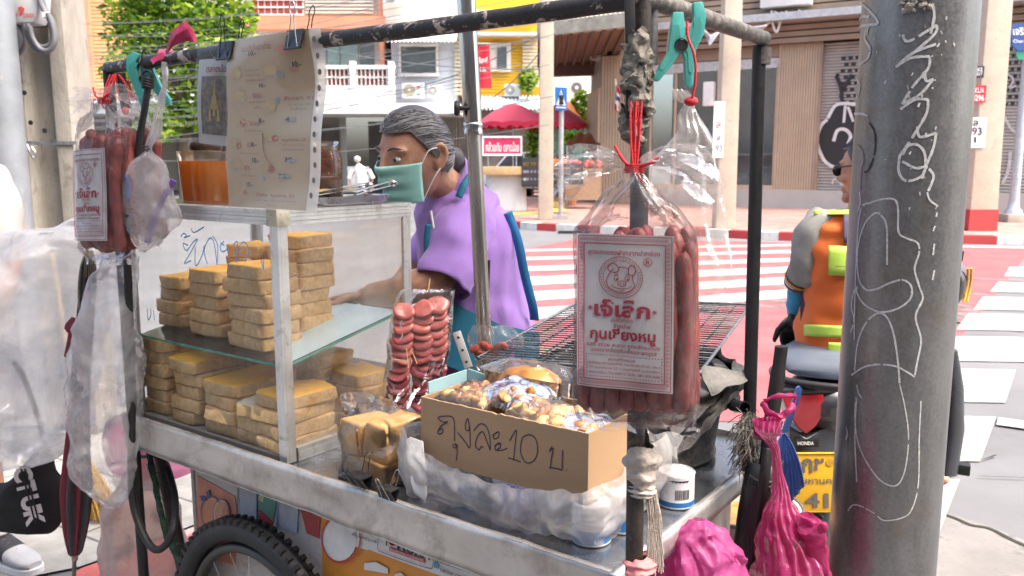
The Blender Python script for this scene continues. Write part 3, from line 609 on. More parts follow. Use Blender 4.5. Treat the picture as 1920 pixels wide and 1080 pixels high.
mb = MB(); fr(mb, 904, 255, 979, 258.5, Yq - .02, .08); fr(mb, 904, 288, 979, 292, Yq - .02, .08); fr(mb, 904, 258.5, 907, 288, Yq - .02, .08); fr(mb, 976, 258.5, 979, 288, Yq - .02, .08); part(mb, "border", m_lett, t)
mb = MB(); fn = lambda x, y: P(x, y, Yq - .012); write(mb, "กล้วยทับ", fn, 911, 940, 284, 266, .02); write(mb, "ตลาดน้อย", fn, 944, 973, 284, 266, .02); part(mb, "lettering", m_lett, t)
for x in (915, 968): mb = MB(); mb.tube([P(x, 290, Yq + .03), Vector((P(x, 290, Yq).x, Yq + .03, .15))], .02, 6); part(mb, "leg", m_steel, t)
def car(cx, yt, yb, wpx, Y, label, paint, head=0):
    s = wpx / F * Y; a = P(cx, yb, Y); x0 = a.x; zb_ = .0; t = thing("parked_car", label, "car", (x0, Y + .8, zb_), "cars parked beyond the market corner")
    prof = [(-.5, .25), (-.5, .5), (-.42, .62), (-.25, .66), (-.12, .96), (.2, .98), (.38, .66), (.49, .6), (.5, .25)]; hz = 1.9
    def ring(y, k): return [Vector((x0 + px * s * (1 if pz < .6 else k), Y + y, zb_ + pz * hz * (1 if pz < .7 else 1))) for px, pz in prof]
    mb = MB(); mb.loft([ring(0, .97), ring(-.0 + .1, 1), ring(1.6, 1), ring(1.7, .97)]); part(mb, "body", paint, t, bevel=.04)
    mb = MB()
    for y in (-.012, 1.71): mb.prism([Vector((x0 + px * s, Y + y, zb_ + pz * hz)) for px, pz in ((-.22, .68), (-.115, .92), (.03, .94), (.03, .68))], (0, .01, 0)); mb.prism([Vector((x0 + px * s, Y + y, zb_ + pz * hz)) for px, pz in ((.045, .68), (.045, .94), (.19, .93), (.33, .68))], (0, .01, 0))
    part(mb, "window", m_winglass, t)
    for sx in (-.31, .31):
        mb = MB(); mb.lathe([(.32, 0), (.32, .2), (.2, .21)], Vector((x0 + sx * s, Y - .03, .32)), 20, (Vector((1, 0, 0)), Z, Vector((0, 1, 0)))); o = part(mb, "wheel", m_rubber, t)
        mb = MB(); mb.lathe([(.2, 0), (.18, .02)], Vector((x0 + sx * s, Y - .06, .32)), 16, (Vector((1, 0, 0)), Z, Vector((0, 1, 0)))); part(mb, "rim", m_steel, o)
    mb = MB(); mb.box(Vector((x0 - .495 * s, Y + .25, .75)), (.06, .3, .14)); part(mb, "headlight", m_lett, t); return t
car(975, 279, 330, 190, 32, "white parked car behind the market stall", M("car_white", (.62, .63, .64), .25, 0, .03, 1, 0, 1, coat=.6))
car(1030, 283, 330, 150, 36, "dark grey parked car behind the concrete pole", M("car_grey", (.10, .12, .14), .25, .2, .03, 1, 0, 1, coat=.6))
def stall(x0, x1, yt, yb, Y, name, label, m, cat="table"):
    a, b = P(x0, yt, Y), P(x1, yb, Y); wd = b.x - a.x; mb = MB()
    def fn(i, j):
        an = i * 2 * math.pi; ca, sa = math.cos(an), math.sin(an); p = .35
        k = 1 + .05 * j + .03 * math.sin(an * 17) * j
        return Vector(((a.x + b.x) / 2 + wd / 2 * k * math.copysign(abs(ca) ** p, ca), Y + .5 + .5 * k * math.copysign(abs(sa) ** p, sa), a.z + (.16 - a.z) * j))
    mb.grid(fn, 60, 6, 0, True); mb.add([fn(i / 60, 0) for i in range(60)], [tuple(range(60))]); return top(mb, name, m, label, cat, smooth=True)
m_tarp = film("tarp_film", (.78, .82, .86), .75, .2, .3, 4, .6, .1)
stall(911, 986, 326, 366, 22.5, "covered_table", "market table covered with a pale grey plastic sheet", M("pale_tarp", (.5, .53, .55), .5, 0, .12, 1.5, .3, 8))
mb = MB(); q = P(943, 320, 22.6); mb.box(q, (1.1, .6, .22)); top(mb, "cardboard_carton", M("carton", (.45, .3, .16), .85), "flattened brown carton lying on the covered market table", "carton", bevel=.02)
GB = "bags of fruit at the market stall"
for k, (x, y, s_, lb) in enumerate(((930, 356, .27, "smaller bag of yellow fruit leaning on the covered table"), (960, 357, .34, "bigger bag of pale yellow fruit beside the covered table"))):
    mb = MB(); q = PZ(x, y + 12, .15); mb.ball(q + Z * s_ * .8, (s_ * .75, s_ * .7, s_ * .85), 16, 10); mb.jitter(.06, 4, k); mb.lathe([(.05, 0), (.02, .12), (.1, .22)], q + Z * s_ * 1.55, 8)
    top(mb, "fruit_bag", M("fruit_yellow%d" % k, (.55, .42, .16), .45, 0, .25, 14, .3, 30), lb, "bag of fruit", GB, smooth=True)
def crate(x, y, Y, w_, h_, m, label):
    a = P(x, y, Y); mb = MB(); c = Vector((a.x, Y, a.z))
    for k in range(4):
        for sx in (-1, 1): mb.box(c + Vector((sx * w_ / 2, 0, h_ * (k + .5) / 4)), (.03, .4, h_ * .16))
        for sy in (-.2, .2): mb.box(c + Vector((0, sy, h_ * (k + .5) / 4)), (w_ - .03, .03, h_ * .16))
    for sx in (-1, -.33, .33, 1):
        for sy in (-.2, .2): mb.box(c + Vector((sx * w_ / 2 * .97, sy, h_ / 2)), (.034, .034, h_))
    mb.box(c + Z * .02, (w_, .4, .03)); return top(mb, "plastic_crate", m, label, "crate", "crates at the market corner")
m_ckb = M("crate_black", (.03, .03, .035), .5); m_cko = M("crate_orange", (.6, .2, .05), .5); m_cky = M("crate_yellow", (.55, .36, .04), .5)
crate(1062, 346, 21.5, .8, .55, m_ckb, "black plastic crate behind the sign post"); crate(1000, 350, 22.5, .6, .8, m_ckb, "tall dark crate left of the first concrete pole")
crate(1046, 322, 22.5, .4, .35, m_cko, "orange crate behind the first concrete pole"); crate(998, 318, 23, .5, .3, m_cky, "yellow crate on top of the tall dark crate")
mb = MB(); q = PZ(988, 366, .15); mb.lathe([(.2, 0), (.26, .1), (.26, .28), (.2, .3)], q, 16); top(mb, "bucket", m_dplast, "squat black bucket on the pavement beside the covered table", "bucket", smooth=True)
t = thing("fruit_stand", "fruit stand heaped with red trays under the brown awning cloth", "fruit stand", PZ(1092, 360, .15))
mb = MB(); a = P(1092, 318, 24); mb.box(a, (1.1, .7, .06)); mb.box(a - Z * .45, (1.0, .6, .8)); part(mb, "counter", M("stand_wood", (.3, .2, .13), .8), t)
mb = MB()
for k in range(26): mb.ball(a + Vector((R.uniform(-.5, .5), R.uniform(-.3, .3), .1 + R.random() * .12)), .08, 8, 6)
part(mb, "fruit", M("red_fruit", (.55, .06, .04), .5), t)
mb = MB(); c2 = P(1092, 272, 24.6)
mb.grid(lambda i, j: c2 + Vector(((i - .5) * 1.0, j * .7 - .3, .35 * math.sin(math.pi * i) - .35 * j * j + .05 * math.sin(i * 20))), 16, 8); part(mb, "awning_cloth", M("brown_cloth", (.13, .07, .06), .85), t)
for sx in (-.45, .45): mb = MB(); mb.tube([Vector((c2.x + sx, 24.6, .15)), Vector((c2.x + sx, 24.6, c2.z))], .02, 6); part(mb, "post", m_steel, t)
def leaves(mb, c, r, n, s, m=2, flat=.8):
    for _ in range(n):
        d = Vector((R.gauss(0, 1), R.gauss(0, 1), R.gauss(0, 1))).normalized(); q = c + Vector((d.x * r[0], d.y * r[1], d.z * r[2])) * (R.random() ** .4)
        a = Vector((R.gauss(0, 1), R.gauss(0, 1), R.gauss(0, .5))).normalized(); b = a.cross(Vector((R.gauss(0, 1), R.gauss(0, 1), R.gauss(0, 1)))).normalized()
        k = s * R.uniform(.6, 1.3); mb.add([q - a * k, q - b * k * .45, q + a * k, q + b * k * .45], [(0, 1, 2, 3)], R.randrange(m))
def leafmat(name, c, tr=.45):
    m, n, b, L = nodes(name); b.inputs["Base Color"].default_value = (*c, 1); b.inputs["Roughness"].default_value = .5
    tl = n.nodes.new("ShaderNodeBsdfTranslucent"); tl.inputs[0].default_value = (c[0] * 1.5, c[1] * 1.5, c[2] * .8, 1); mx = n.nodes.new("ShaderNodeMixShader"); mx.inputs[0].default_value = tr
    L.new(b.outputs[0], mx.inputs[1]); L.new(tl.outputs[0], mx.inputs[2]); L.new(mx.outputs[0], n.nodes["Material Output"].inputs[0]); return m
lm = [leafmat("leaf_bright", (.22, .36, .03)), leafmat("leaf_mid", (.14, .26, .03)), leafmat("leaf_dark", (.05, .11, .02)), leafmat("leaf_yellow", (.34, .44, .04))]
def plant(x, y, Y, r, n, s, label, name="potted_plant", pot=True):
    c = P(x, y, Y); t = thing(name, label, "plant", (c.x, Y, .15)); mb = MB(); leaves(mb, c, r, n, s, 4); part(mb, "foliage", lm, t)
    mb = MB(); mb.tube([Vector((c.x, Y, .3)), c], .03, 6); part(mb, "stem", M("bark", (.12, .085, .06), .9), t)
    if pot: mb = MB(); mb.lathe([(.16, 0), (.22, .35), (.24, .35)], Vector((c.x, Y, .15)), 14); part(mb, "pot", M("terracotta", (.4, .17, .1), .8), t)
    return t
plant(1071, 258, 25.5, (.35, .3, .22), 260, .12, "bright green bushy plant beside the fruit stand")
plant(1094, 205, 33, (.5, .4, .75), 420, .14, "yellow green shrub rising behind the orange parasol", "shrub", False)
plant(1000, 265, 30, (.3, .3, .9), 300, .13, "dark climbing plant behind the red parasol pole", "climbing_plant", False)
plant(989, 150, Yb - .8, (.45, .3, .6), 260, .14, "potted creeper on the yellow house balcony", "balcony_creeper", False)
# the street tree
tc_ = P(335, 95, 30); t = thing("tree", "broad leafy green tree in front of the salmon building", "tree", (tc_.x, 30, 0)); mb = MB()
hubs = [(335, 60, 1.9), (265, 70, 1.3), (250, 10, 1.2), (330, -20, 1.6), (410, 20, 1.4), (420, 90, 1.2), (390, 150, 1.2), (300, 150, 1.3), (330, 215, 1.0), (235, 130, .9), (380, 210, .9), (440, 50, .8), (300, 235, .8), (370, -70, 1.5), (280, -70, 1.3), (430, -50, 1.1)]
for x, y, r_ in hubs:
    c = P(x, y, 30 + R.uniform(-1, 1)); leaves(mb, c, (r_, r_, r_ * .8), int(430 * r_ * r_), .15, 4)
part(mb, "crown", lm, t)
mb = MB(); base = Vector((P(345, 300, 30).x, 30, 0)); mb.tube(spline([base, base + Vector((.1, 0, 2)), P(340, 180, 30), P(335, 60, 30)], 4), [.25] * 5 + [.2] * 4 + [.14] * 4, 10)
for x, y, r_ in hubs[1:8]: mb.tube(spline([P(340, 190, 30), P((x + 340) / 2, (y + 150) / 2, 30), P(x, y, 30)], 4), [.1 - .008 * i for i in range(9)], 6)
part(mb, "trunk", M("bark", (.12, .085, .06), .9), t)
# overhead cables
GW = "overhead cables"
m_wire = M("wire_grey", (.18, .185, .19), .7)
for k in range(26):
    y0 = 20 + k * 10 + R.uniform(-5, 5); Yw = R.uniform(15, 26); y1 = y0 - R.uniform(35, 75) - (30 if k % 3 == 0 else 0); x1 = R.choice((760, 1040, 900, 1030)); y1 = y1 if x1 < 900 else y1 + R.uniform(-25, 25)
    a, b = P(-150, y0 + 10, Yw + 2), P(x1, y1, Yw); sag = R.uniform(.2, .6)
    pts = [a.lerp(b, i / 14) - Z * sag * 4 * (i / 14) * (1 - i / 14) for i in range(15)]
    mb = MB(); mb.tube(pts, .007, 5); top(mb, "overhead_cable", m_wire, "thin overhead cable strung across the street in front of the far houses", "cable", GW)
mb = MB()
for x0, y0, x1, y1 in ((480, 60, 1020, 130), (700, 175, 1020, 60), (860, 210, 1015, 95)):
    a, b = P(x0, y0, 26), P(x1, y1, 21)
    mb = MB(); mb.tube([a.lerp(b, i / 10) - Z * 1.2 * (i / 10) * (1 - i / 10) for i in range(11)], .014, 5); top(mb, "overhead_cable", m_wire, "thin overhead cable strung across the street in front of the far houses", "cable", GW)
# ================================================================ the food cart
cart = thing("food_cart", "metal street food cart with worn steel rim, pipe rack overhead and painted side", "food cart", CW(.7, .3, 0))
ZT = .787
mb = MB(); mb.cbox(0.004, CL - .004, .004, .79, ZT - .02, ZT); part(mb, "tray", m_tray, cart)
def railfn(i, j):      # dented sheet rim along the front
    u = -.004 + (CL + .008) * i; z = .8 - .088 * j
    return CW(u, -.004 - .004 * nz((u * 3, j, 0), 2.5) - .0015 * nz((u * 20, j * 4, 3), 1.5), z + .002 * nz((u * 9, 5, j), 1))
mb = MB(); mb.grid(railfn, 120, 7); mb.grid(lambda i, j: railfn(i, 0) + V * .012 * j - Z * .0006 * j, 120, 3); mb.grid(lambda i, j: railfn(i, 1) + V * .01 * j, 120, 2)
o = part(mb, "front_rim", m_rail, cart, smooth=True); md = o.modifiers.new("thick", 'SOLIDIFY'); md.thickness = .0018
mb = MB(); mb.grid(lambda i, j: CW(-.006 - .002 * nz((i * 8, j, 0), 1), -.01 + .80 * i, .8 - .046 * j + .003 * nz((i * 7, 2, 2), 1)), 50, 4)
mb.grid(lambda i, j: CW(-.006 + .014 * j, -.01 + .80 * i, .8 + .003 * nz((i * 7, 2, 2), 1)), 50, 2); o = part(mb, "side_rim", m_alu, cart, smooth=True); md = o.modifiers.new("thick", 'SOLIDIFY'); md.thickness = .0018
mb = MB(); mb.cbox(CL, CL + .004, 0, .79, .71, .8); mb2 = mb; part(mb, "end_rim", m_rail, cart)
mb = MB(); mb.cbox(.004, CL - .004, .79, .794, .73, .8); part(mb, "back_rim", m_alu, cart)
PB = Vector((.197, 1.215, 0)); RB = P(1420, 750, 1.7); RB.z = 0; LB = PV(243, 700, .0); LT = PV(203, 128, .0)
ZR = 1.69
mb = MB(); mb.tube([PB, Vector((.182, 1.215, ZR + .03))], .0135, 14); part(mb, "post", M("brown_black_post", (.028, .021, .018), .5, .2, .5, 20, .4, 80, dirt=(.12, .09, .075), dscale=35, dlo=.55, dhi=.7), cart, smooth=True)
mb = MB(); mb.tube([RB, Vector((P(1424, 85, 1.7).x, 1.7, P(1424, 85, 1.7).z))], .0135, 14); part(mb, "post", m_black, cart, smooth=True)
mb = MB(); mb.tube([Vector((LB.x, LB.y, .3)), LB, LT], .0135, 14); part(mb, "post", m_black, cart, smooth=True)
RT = P(1432, 72, 1.7); FC = P(1212, -4, 1.215)
mb = MB(); mb.tube(spline([LT, LT.lerp(FC, .3) + Z * .003, LT.lerp(FC, .7) - Z * .002, FC], 10), .0145, 14); mb.jitter(.0012, 30); part(mb, "top_rail", m_rust, cart, smooth=True)
mb = MB(); mb.tube([FC + Vector((-.02, 0, 0)), FC, RT], .0145, 14); part(mb, "side_top_rail", m_rail2, cart, smooth=True)
mb = MB(); mb.tube([RT - Z * .018, RT - Z * .05], .0155, 14); part(mb, "elbow", m_rail2, cart, smooth=True)
# extra bars strapped to the corner post
mb = MB(); mb.bar(P(1180, -20, 1.2), P(1182, 190, 1.2), .014, .008, (0, 1, 0)); mb.bar(P(1183, 150, 1.19), P(1186, 222, 1.19), .018, .012, (0, 1, 0)); part(mb, "flat_bar", m_dplast, cart, bevel=.001)
mb = MB(); mb.tube([P(1222, -20, 1.24), P(1221, 122, 1.24)], .0095, 12); part(mb, "short_tube", M("scuffed_tube", (.09, .09, .095), .5, .3, .3, 30, .3, 90), cart, smooth=True)
def rag(c, r, h, n, seed, amp=.012):
    mb = MB()
    def fn(i, j):
        a = i * 2 * math.pi; z = (j - .5) * h; k = r * (.75 + .35 * math.sin(math.pi * j)) * (1 + .12 * math.sin(j * n * math.pi * 2 + 2 * math.sin(a)))
        return c + Vector((k * math.cos(a), k * math.sin(a), z))
    mb.grid(fn, 32, 40, 0, True); mb.jitter(amp, 26, seed); mb.jitter(amp * .7, 60, seed + 5); return mb.jitter(amp * .45, 130, seed + 9)
m_rag = M("dirty_grey_rag", (.16, .145, .12), .9, 0, .35, 26, .8, 120, dirt=(.05, .045, .04), dscale=30); m_wrap = M("greyish_wrap", (.42, .37, .32), .75, 0, .2, 30, .7, 120, dirt=(.25, .16, .13), dscale=18)
mb = rag(P(1196, 118, 1.2), .018, .09, 3, 1); mb2 = rag(P(1196, 170, 1.195), .017, .05, 2, 5); mb.add(mb2.v, mb2.f); mb3 = rag(P(1208, 150, 1.2), .010, .11, 3, 8); mb.add(mb3.v, mb3.f); mb4 = rag(P(1186, 235, 1.195), .012, .05, 2, 9); mb.add(mb4.v, mb4.f)
part(mb, "rag_binding", m_rag, cart, smooth=True)
mb = rag(P(1203, 872, 1.212), .024, .065, 2, 14, .006); a = rag(P(1203, 918, 1.212), .019, .022, 3, 11, .003); mb.add(a.v, a.f); part(mb, "plastic_binding", m_wrap, cart, smooth=True)
mb = MB()
for k in range(34):
    x = 1222 + R.uniform(-6, 16); y0 = 925 + R.uniform(-8, 10); q = [P(x - 6, y0, 1.215), P(x + R.uniform(-3, 6), y0 + 50, 1.21), P(x + R.uniform(-8, 10), y0 + 110 + R.uniform(-20, 50), 1.208)]
    mb.tube(spline(q, 4), .0011, 4)
part(mb, "frayed_ends", m_wrap, cart)
mb = rag(P(1200, 1062, 1.21), .021, .03, 2, 21, .006); part(mb, "pink_binding", M("faded_pink_plastic", (.5, .16, .16), .6), cart, smooth=True)
mb = MB(); mb.tube(spline([PV(300, 852, .08), PV(318, 940, .08), PV(330, 1000, .08), PV(352, 1110, .08)], 4), .017, 12); part(mb, "leg", M("rusty_leg", (.05, .035, .028), .6, 0, .4, 20, .3, 60), cart, smooth=True)
# the painted side and the printed panel under the rim
VB = .06; m_mur = M("mural_ground", (.48, .44, .40), .7, 0, .15, 10, .2, 60, dirt=(.3, .25, .22), dscale=20)
mb = MB(); uL = uvz(PV(366, 900, VB))[0]; uM = uvz(PV(602, 1000, VB))[0]
mb.cbox(uM, uL, VB, .6, .1, .765); part(mb, "painted_side", m_mur, cart)
mb = MB(); mb.cbox(.04, uM + .01, VB + .005, .6, .1, .765); part(mb, "cabinet", m_rail, cart)
mb = MB(); mb.cbox(.03, uM, VB, VB + .004, .1, .765, 0); part(mb, "printed_side", M("orange_print", (.62, .24, .03), .5, 0, .1, 6, .05, 60), cart)
def pvp(pix, off): return [PV(x, y, VB - off) for x, y in pix]
mb = MB(); cols = []
def inlay(pix, m, off): mb.prism(pvp(pix, off), V * .001, m)
inlay([(370, 892), (440, 930), (448, 985), (440, 1060), (368, 1040)], 0, .002)
inlay([(446, 912), (482, 926), (482, 1000), (446, 990)], 1, .003); inlay([(484, 925), (520, 935), (512, 975), (484, 950)], 2, .004); inlay([(520, 938), (560, 950), (556, 1000), (514, 985)], 1, .003)
inlay([(486, 955), (512, 978), (500, 1010), (484, 1000)], 3, .0035); inlay([(562, 950), (600, 968), (598, 1010), (575, 1000)], 3, .003)
inlay([(487, 922), (496, 924), (493, 942), (484, 938)], 4, .005)
def disc(cx, cy, rx, ry, m, off): inlay([(cx + rx * math.cos(a * math.pi / 10), cy + ry * math.sin(a * math.pi / 10)) for a in range(20)], m, off)
disc(396, 960, 19, 30, 5, .004); disc(415, 962, 15, 26, 6, .006); disc(415, 962, 12, 21, 5, .0075); disc(416, 992, 20, 7, 7, .0035)
def line(pix, wd, m, off): mb.ribbon(spline(pvp(pix, off), 4), wd, -V, .001, m)
def ring(cx, cy, rx, ry, wd, m, off): line([(cx + rx * math.cos(a * math.pi / 8), cy + ry * math.sin(a * math.pi / 8)) for a in range(17)], wd, m, off)
ring(396, 960, 19, 30, .003, 8, .006); ring(415, 962, 15, 26, .0025, 8, .009)
for a in range(6): line([(415, 962), (415 + 10 * math.cos(a * 1.05), 962 + 18 * math.sin(a * 1.05))], .0015, 6, .0085)
for pts in ([(386, 932), (374, 930), (378, 940), (388, 938)], [(389, 934), (386, 922), (393, 918), (394, 934)]): inlay(pts, 8, .006)
for x in (446, 482, 520, 560): line([(x, 915 + (x - 446) * .33), (x, 1000)], .003, 8, .005)
part(mb, "painting", [M("mu_salmon", (.50, .20, .13), .7, 0, .2, 25), M("mu_grey", (.36, .37, .40), .7, 0, .2, 20), M("mu_green", (.10, .24, .19), .7), M("mu_red", (.33, .05, .045), .7), M("mu_olive", (.45, .45, .22), .7), M("mu_orange", (.50, .22, .12), .6), M("mu_pale", (.6, .42, .33), .6), M("mu_shadow", (.14, .07, .07), .7), M("mu_blue", (.05, .07, .16), .6)], cart)
SL = .335
mb = MB(); inlay([(688, 985), (900, 1058), (900, 1110), (840, 1085), (690, 1030)], 0, .003); inlay([(668, 978), (690, 985), (690, 1032), (664, 1024)], 0, .0032)
def wv(s, x0, x1, yt, yb, m, off=.006, bold=.0):       # lettering that follows the slope of the rim
    fn = lambda x, y: PV(x, y + SL * (x - x0), VB - off); write(mb, s, fn, x0, x1, yb, yt, bold, m)
line([(712, 1000), (709, 1028), (722, 1037), (800, 1064), (812, 1060), (812, 1040)], .0014, 1, .005)
wv("T", 720, 729, 1000, 1021, 1, .006, .02); wv("MURA", 745, 806, 1009, 1030, 1, .006, .02)
mb.tube([PV(737, 1016, VB - .005), PV(737, 1016, VB - .007)], .008, 16, m=2)
inlay([(730, 1026), (796, 1049), (796, 1056), (730, 1033)], 2, .006); wv("PROFESSIONAL PLATE READER", 732, 794, 1028, 1033, 0, .0075)
wv("facebook.com/tomura", 825, 900, 1047, 1056, 1); wv("twitter.com/tomura", 825, 900, 1063, 1072, 1)
inlay([(815, 1041), (823, 1044), (823, 1054), (815, 1051)], 3, .006); inlay([(813, 1054), (822, 1057), (822, 1067), (813, 1064)], 4, .006); wv("f", 817, 821, 1044, 1052, 0, .008, .02)
wv("คุณ \"นายอาว\"", 654, 698, 982, 989, 2, .006); wv("คุ้มครับพี่", 660, 706, 998, 1006, 1, .006)
ring(640, 1010, 36, 45, .004, 2, .0055); disc(636, 1012, 32, 40, 0, .0045)
for x, y, k in ((705, 1060, 22), (752, 1080, 12), (778, 1090, 14)): inlay([(x - k, y - 4), (x, y - 8 + 2), (x + k, y + 6), (x + k, y + 16), (x - k, y + 8)], 0, .004)
part(mb, "print", [M("print_white", (.66, .64, .61), .5), M("print_ink", (.03, .03, .035), .5), M("print_red", (.5, .04, .05), .5), M("print_navy", (.04, .08, .25), .5), M("print_sky", (.08, .3, .5), .5)], cart)
mb = MB(); mb.cbox(uL, uL + .012, VB - .004, .6, .1, .765); part(mb, "corner_trim", M("mural_trim", (.36, .31, .27), .7), cart)
# the spoked wheel in front of the painted side
wc = CW(.965, .012, .31); ax = (U, Z, -V)
t = cart; mb = MB(); Rw, rw_ = .285, .027
mb.grid(lambda i, j: wc + (U * math.cos(i * 2 * math.pi) + Z * math.sin(i * 2 * math.pi)) * (Rw + rw_ * math.cos(j * 2 * math.pi)) - V * rw_ * math.sin(j * 2 * math.pi), 96, 15, 0, True)
for k in range(72):
    a = k * 2 * math.pi / 72
    for s in (-1, 1):
        d = U * math.cos(a + s * .02) + Z * math.sin(a + s * .02); mb.box(wc + d * (Rw + rw_ * .8) + V * s * .014, (.02, .014, .012), (d, V, d.cross(V)))
wh = part(mb, "wheel", m_rubber, cart, smooth=True)
mb = MB(); mb.grid(lambda i, j: wc + (U * math.cos(i * 2 * math.pi) + Z * math.sin(i * 2 * math.pi)) * (.243 + .013 * math.cos(j * 2 * math.pi)) - V * .016 * math.sin(j * 2 * math.pi), 64, 9, 0, True); part(mb, "rim", M("dark_rim", (.06, .055, .05), .4, .5), wh, smooth=True)
for k in range(18):
    a = k * 2 * math.pi / 18; mb = MB(); mb.tube([wc + (U * math.cos(a) + Z * math.sin(a)) * .02 + V * (.02 if k % 2 else -.02), wc + (U * math.cos(a + .12) + Z * math.sin(a + .12)) * .24], .0015, 5); part(mb, "spoke", m_steel, wh)
mb = MB(); mb.tube([wc - V * .035, wc + V * .05], .022, 14); part(mb, "hub", m_steel, wh, smooth=True)
# ================================================================ glass display case
K0, K1, KV0, KV1, KZ0, KZ1 = .836, 1.452, .02, .43, .79, 1.352
case = thing("display_case", "aluminium framed glass display case of stacked bread on the cart", "display case", CW((K0 + K1) / 2, .22, KZ0))
for u_, v_ in ((K0, KV0), (K1, KV0), (K0, KV1), (K1, KV1)):
    s = 1 if u_ == K0 else -1; q = 1 if v_ == KV0 else -1; mb = MB()
    mb.cbox(u_, u_ + s * .026, v_, v_ + q * .007, KZ0, KZ1 - .034); mb.cbox(u_, u_ + s * .007, v_ + q * .0075, v_ + q * .026, KZ0, KZ1 - .034); part(mb, "frame_post", m_alu, case)
def ridged(u0, u1, v0, v1, z0, z1, n=4):
    mb = MB(); h = (z1 - z0) / n; al = abs(u1 - u0) > abs(v1 - v0)
    for k in range(n):
        e = .0018 if k % 2 else 0
        if al: mb.cbox(u0, u1, v0 - e, v1, z0 + k * h, z0 + (k + .94) * h)
        else: mb.cbox(u0 - e, u1, v0, v1, z0 + k * h, z0 + (k + .94) * h)
    return mb
part(ridged(K0 + .03, K1, KV0 - .003, KV0 + .02, KZ1 - .034, KZ1), "top_frame", m_alu, case); part(ridged(K0 - .003, K0 + .02, KV0 + .03, KV1, KZ1 - .034, KZ1), "top_frame", m_alu, case)
part(ridged(K1 - .02, K1, KV0 + .021, KV1, KZ1 - .034, KZ1), "top_frame", m_alu, case); part(ridged(K0 + .021, K1 - .021, KV1 - .02, KV1, KZ1 - .034, KZ1), "top_frame", m_alu, case)
mb = MB(); mb.cbox(K0 - .005, K0 + .03, KV0 - .005, KV0 + .03, KZ1 - .036, KZ1 + .001); part(mb, "corner_cap", M("yellowed_alu", (.52, .49, .38), .45, .5, .2, 20, .1, 90, dirt=(.2, .18, .12), dscale=30, dlo=.52, dhi=.7), case, bevel=.001)
def pane(uvz_): mb = MB(); mb.add([CW(*q) for q in uvz_], [(0, 1, 2, 3)]); return mb
part(pane([(K0, KV0, KZ1 + .003), (K1, KV0, KZ1 + .003), (K1, KV1, KZ1 + .003), (K0, KV1, KZ1 + .003)]), "roof_pane", film("roof_glass", (.99, .99, .98), .12, .3, .15, 6, .05, .08), case)  # unseen roof, made glass so that light gets into the case
part(ridged(K0 - .002, K0 + .03, KV0 + .03, KV1, KZ0 - .002, KZ0 + .03, 3), "base_frame", m_alu, case); mb = MB(); mb.cbox(K0 + .03, K1, KV0 + .001, KV0 + .012, KZ0 - .002, KZ0 + .012); part(mb, "base_frame", M("grimy_strip", (.12, .11, .10), .6), case)
mb = MB(); mb.cbox(K0 + .031, K1 - .01, KV0 + .013, KV1, KZ0 - .001, KZ0 + .004); part(mb, "floor_sheet", M("case_floor", (.5, .5, .48), .5, .2, .1, 9), case)
g_front = film("front_glass", (.99, 1, .995), .04, .2, .05, 9, .0, .06); g_side = film("dusty_glass", (.99, .99, .98), .16, .18, .08, 9, .0, .16); g_back = film("milky_glass", (.99, .99, .99), .16, .1, .2, 5, .0, .14)
part(pane([(K0 + .008, KV0 + .013, KZ0 + .005), (K1 - .008, KV0 + .013, KZ0 + .005), (K1 - .008, KV0 + .013, KZ1 - .03), (K0 + .008, KV0 + .013, KZ1 - .03)]), "front_pane", g_front, case)
part(pane([(K0 + .012, KV0 + .016, KZ0 + .02), (K0 + .012, KV1 - .01, KZ0 + .02), (K0 + .012, KV1 - .01, KZ1 - .03), (K0 + .012, KV0 + .016, KZ1 - .03)]), "side_pane", g_side, case)
part(pane([(K1 - .012, KV0 + .016, KZ0 + .005), (K1 - .012, KV1 - .01, KZ0 + .005), (K1 - .012, KV1 - .01, KZ1 - .03), (K1 - .012, KV0 + .016, KZ1 - .03)]), "side_pane", g_side, case)
part(pane([(K0 + .016, KV1 - .018, KZ0 + .02), (K1 - .016, KV1 - .018, KZ0 + .02), (K1 - .016, KV1 - .018, KZ1 - .03), (K0 + .016, KV1 - .018, KZ1 - .03)]), "back_pane", g_back, case)
def shz(v): return 1.004 + .19 * (v - KV0)
mb = MB(); u0, u1, v0, v1 = K0 + .016, K1 - .016, KV0 + .017, KV1 - .025
mb.add([CW(u, v, shz(v) + h) for h in (-.006, 0) for u, v in ((u0, v0), (u1, v0), (u1, v1), (u0, v1))], [(0, 1, 2, 3), (4, 5, 6, 7)], 0)
mb.add([CW(u, v, shz(v) + h) for h in (-.006, 0) for u, v in ((u0, v0), (u1, v0), (u1, v1), (u0, v1))], [(0, 1, 5, 4), (1, 2, 6, 5), (2, 3, 7, 6), (3, 0, 4, 7)], 1)
sh = part(mb, "glass_shelf", [film("shelf_glass", (.90, .97, .95), .08, .35, .06, 4, 0, .05), M("glass_edge_green", (.07, .36, .27), .25, 0, .1, 20, 0)], case)
mb = MB(); mb.add([CW(u, v, shz(v) + .0012) for u, v in ((u0 + .004, v0 + .005), (u0 + .22, v0 + .12), (u0 + .26, v1), (u0 + .004, v1))], [(0, 1, 2, 3)]); part(mb, "liner", M("pale_cyan_liner", (.55, .72, .76), .35, 0, .06, 4), sh)
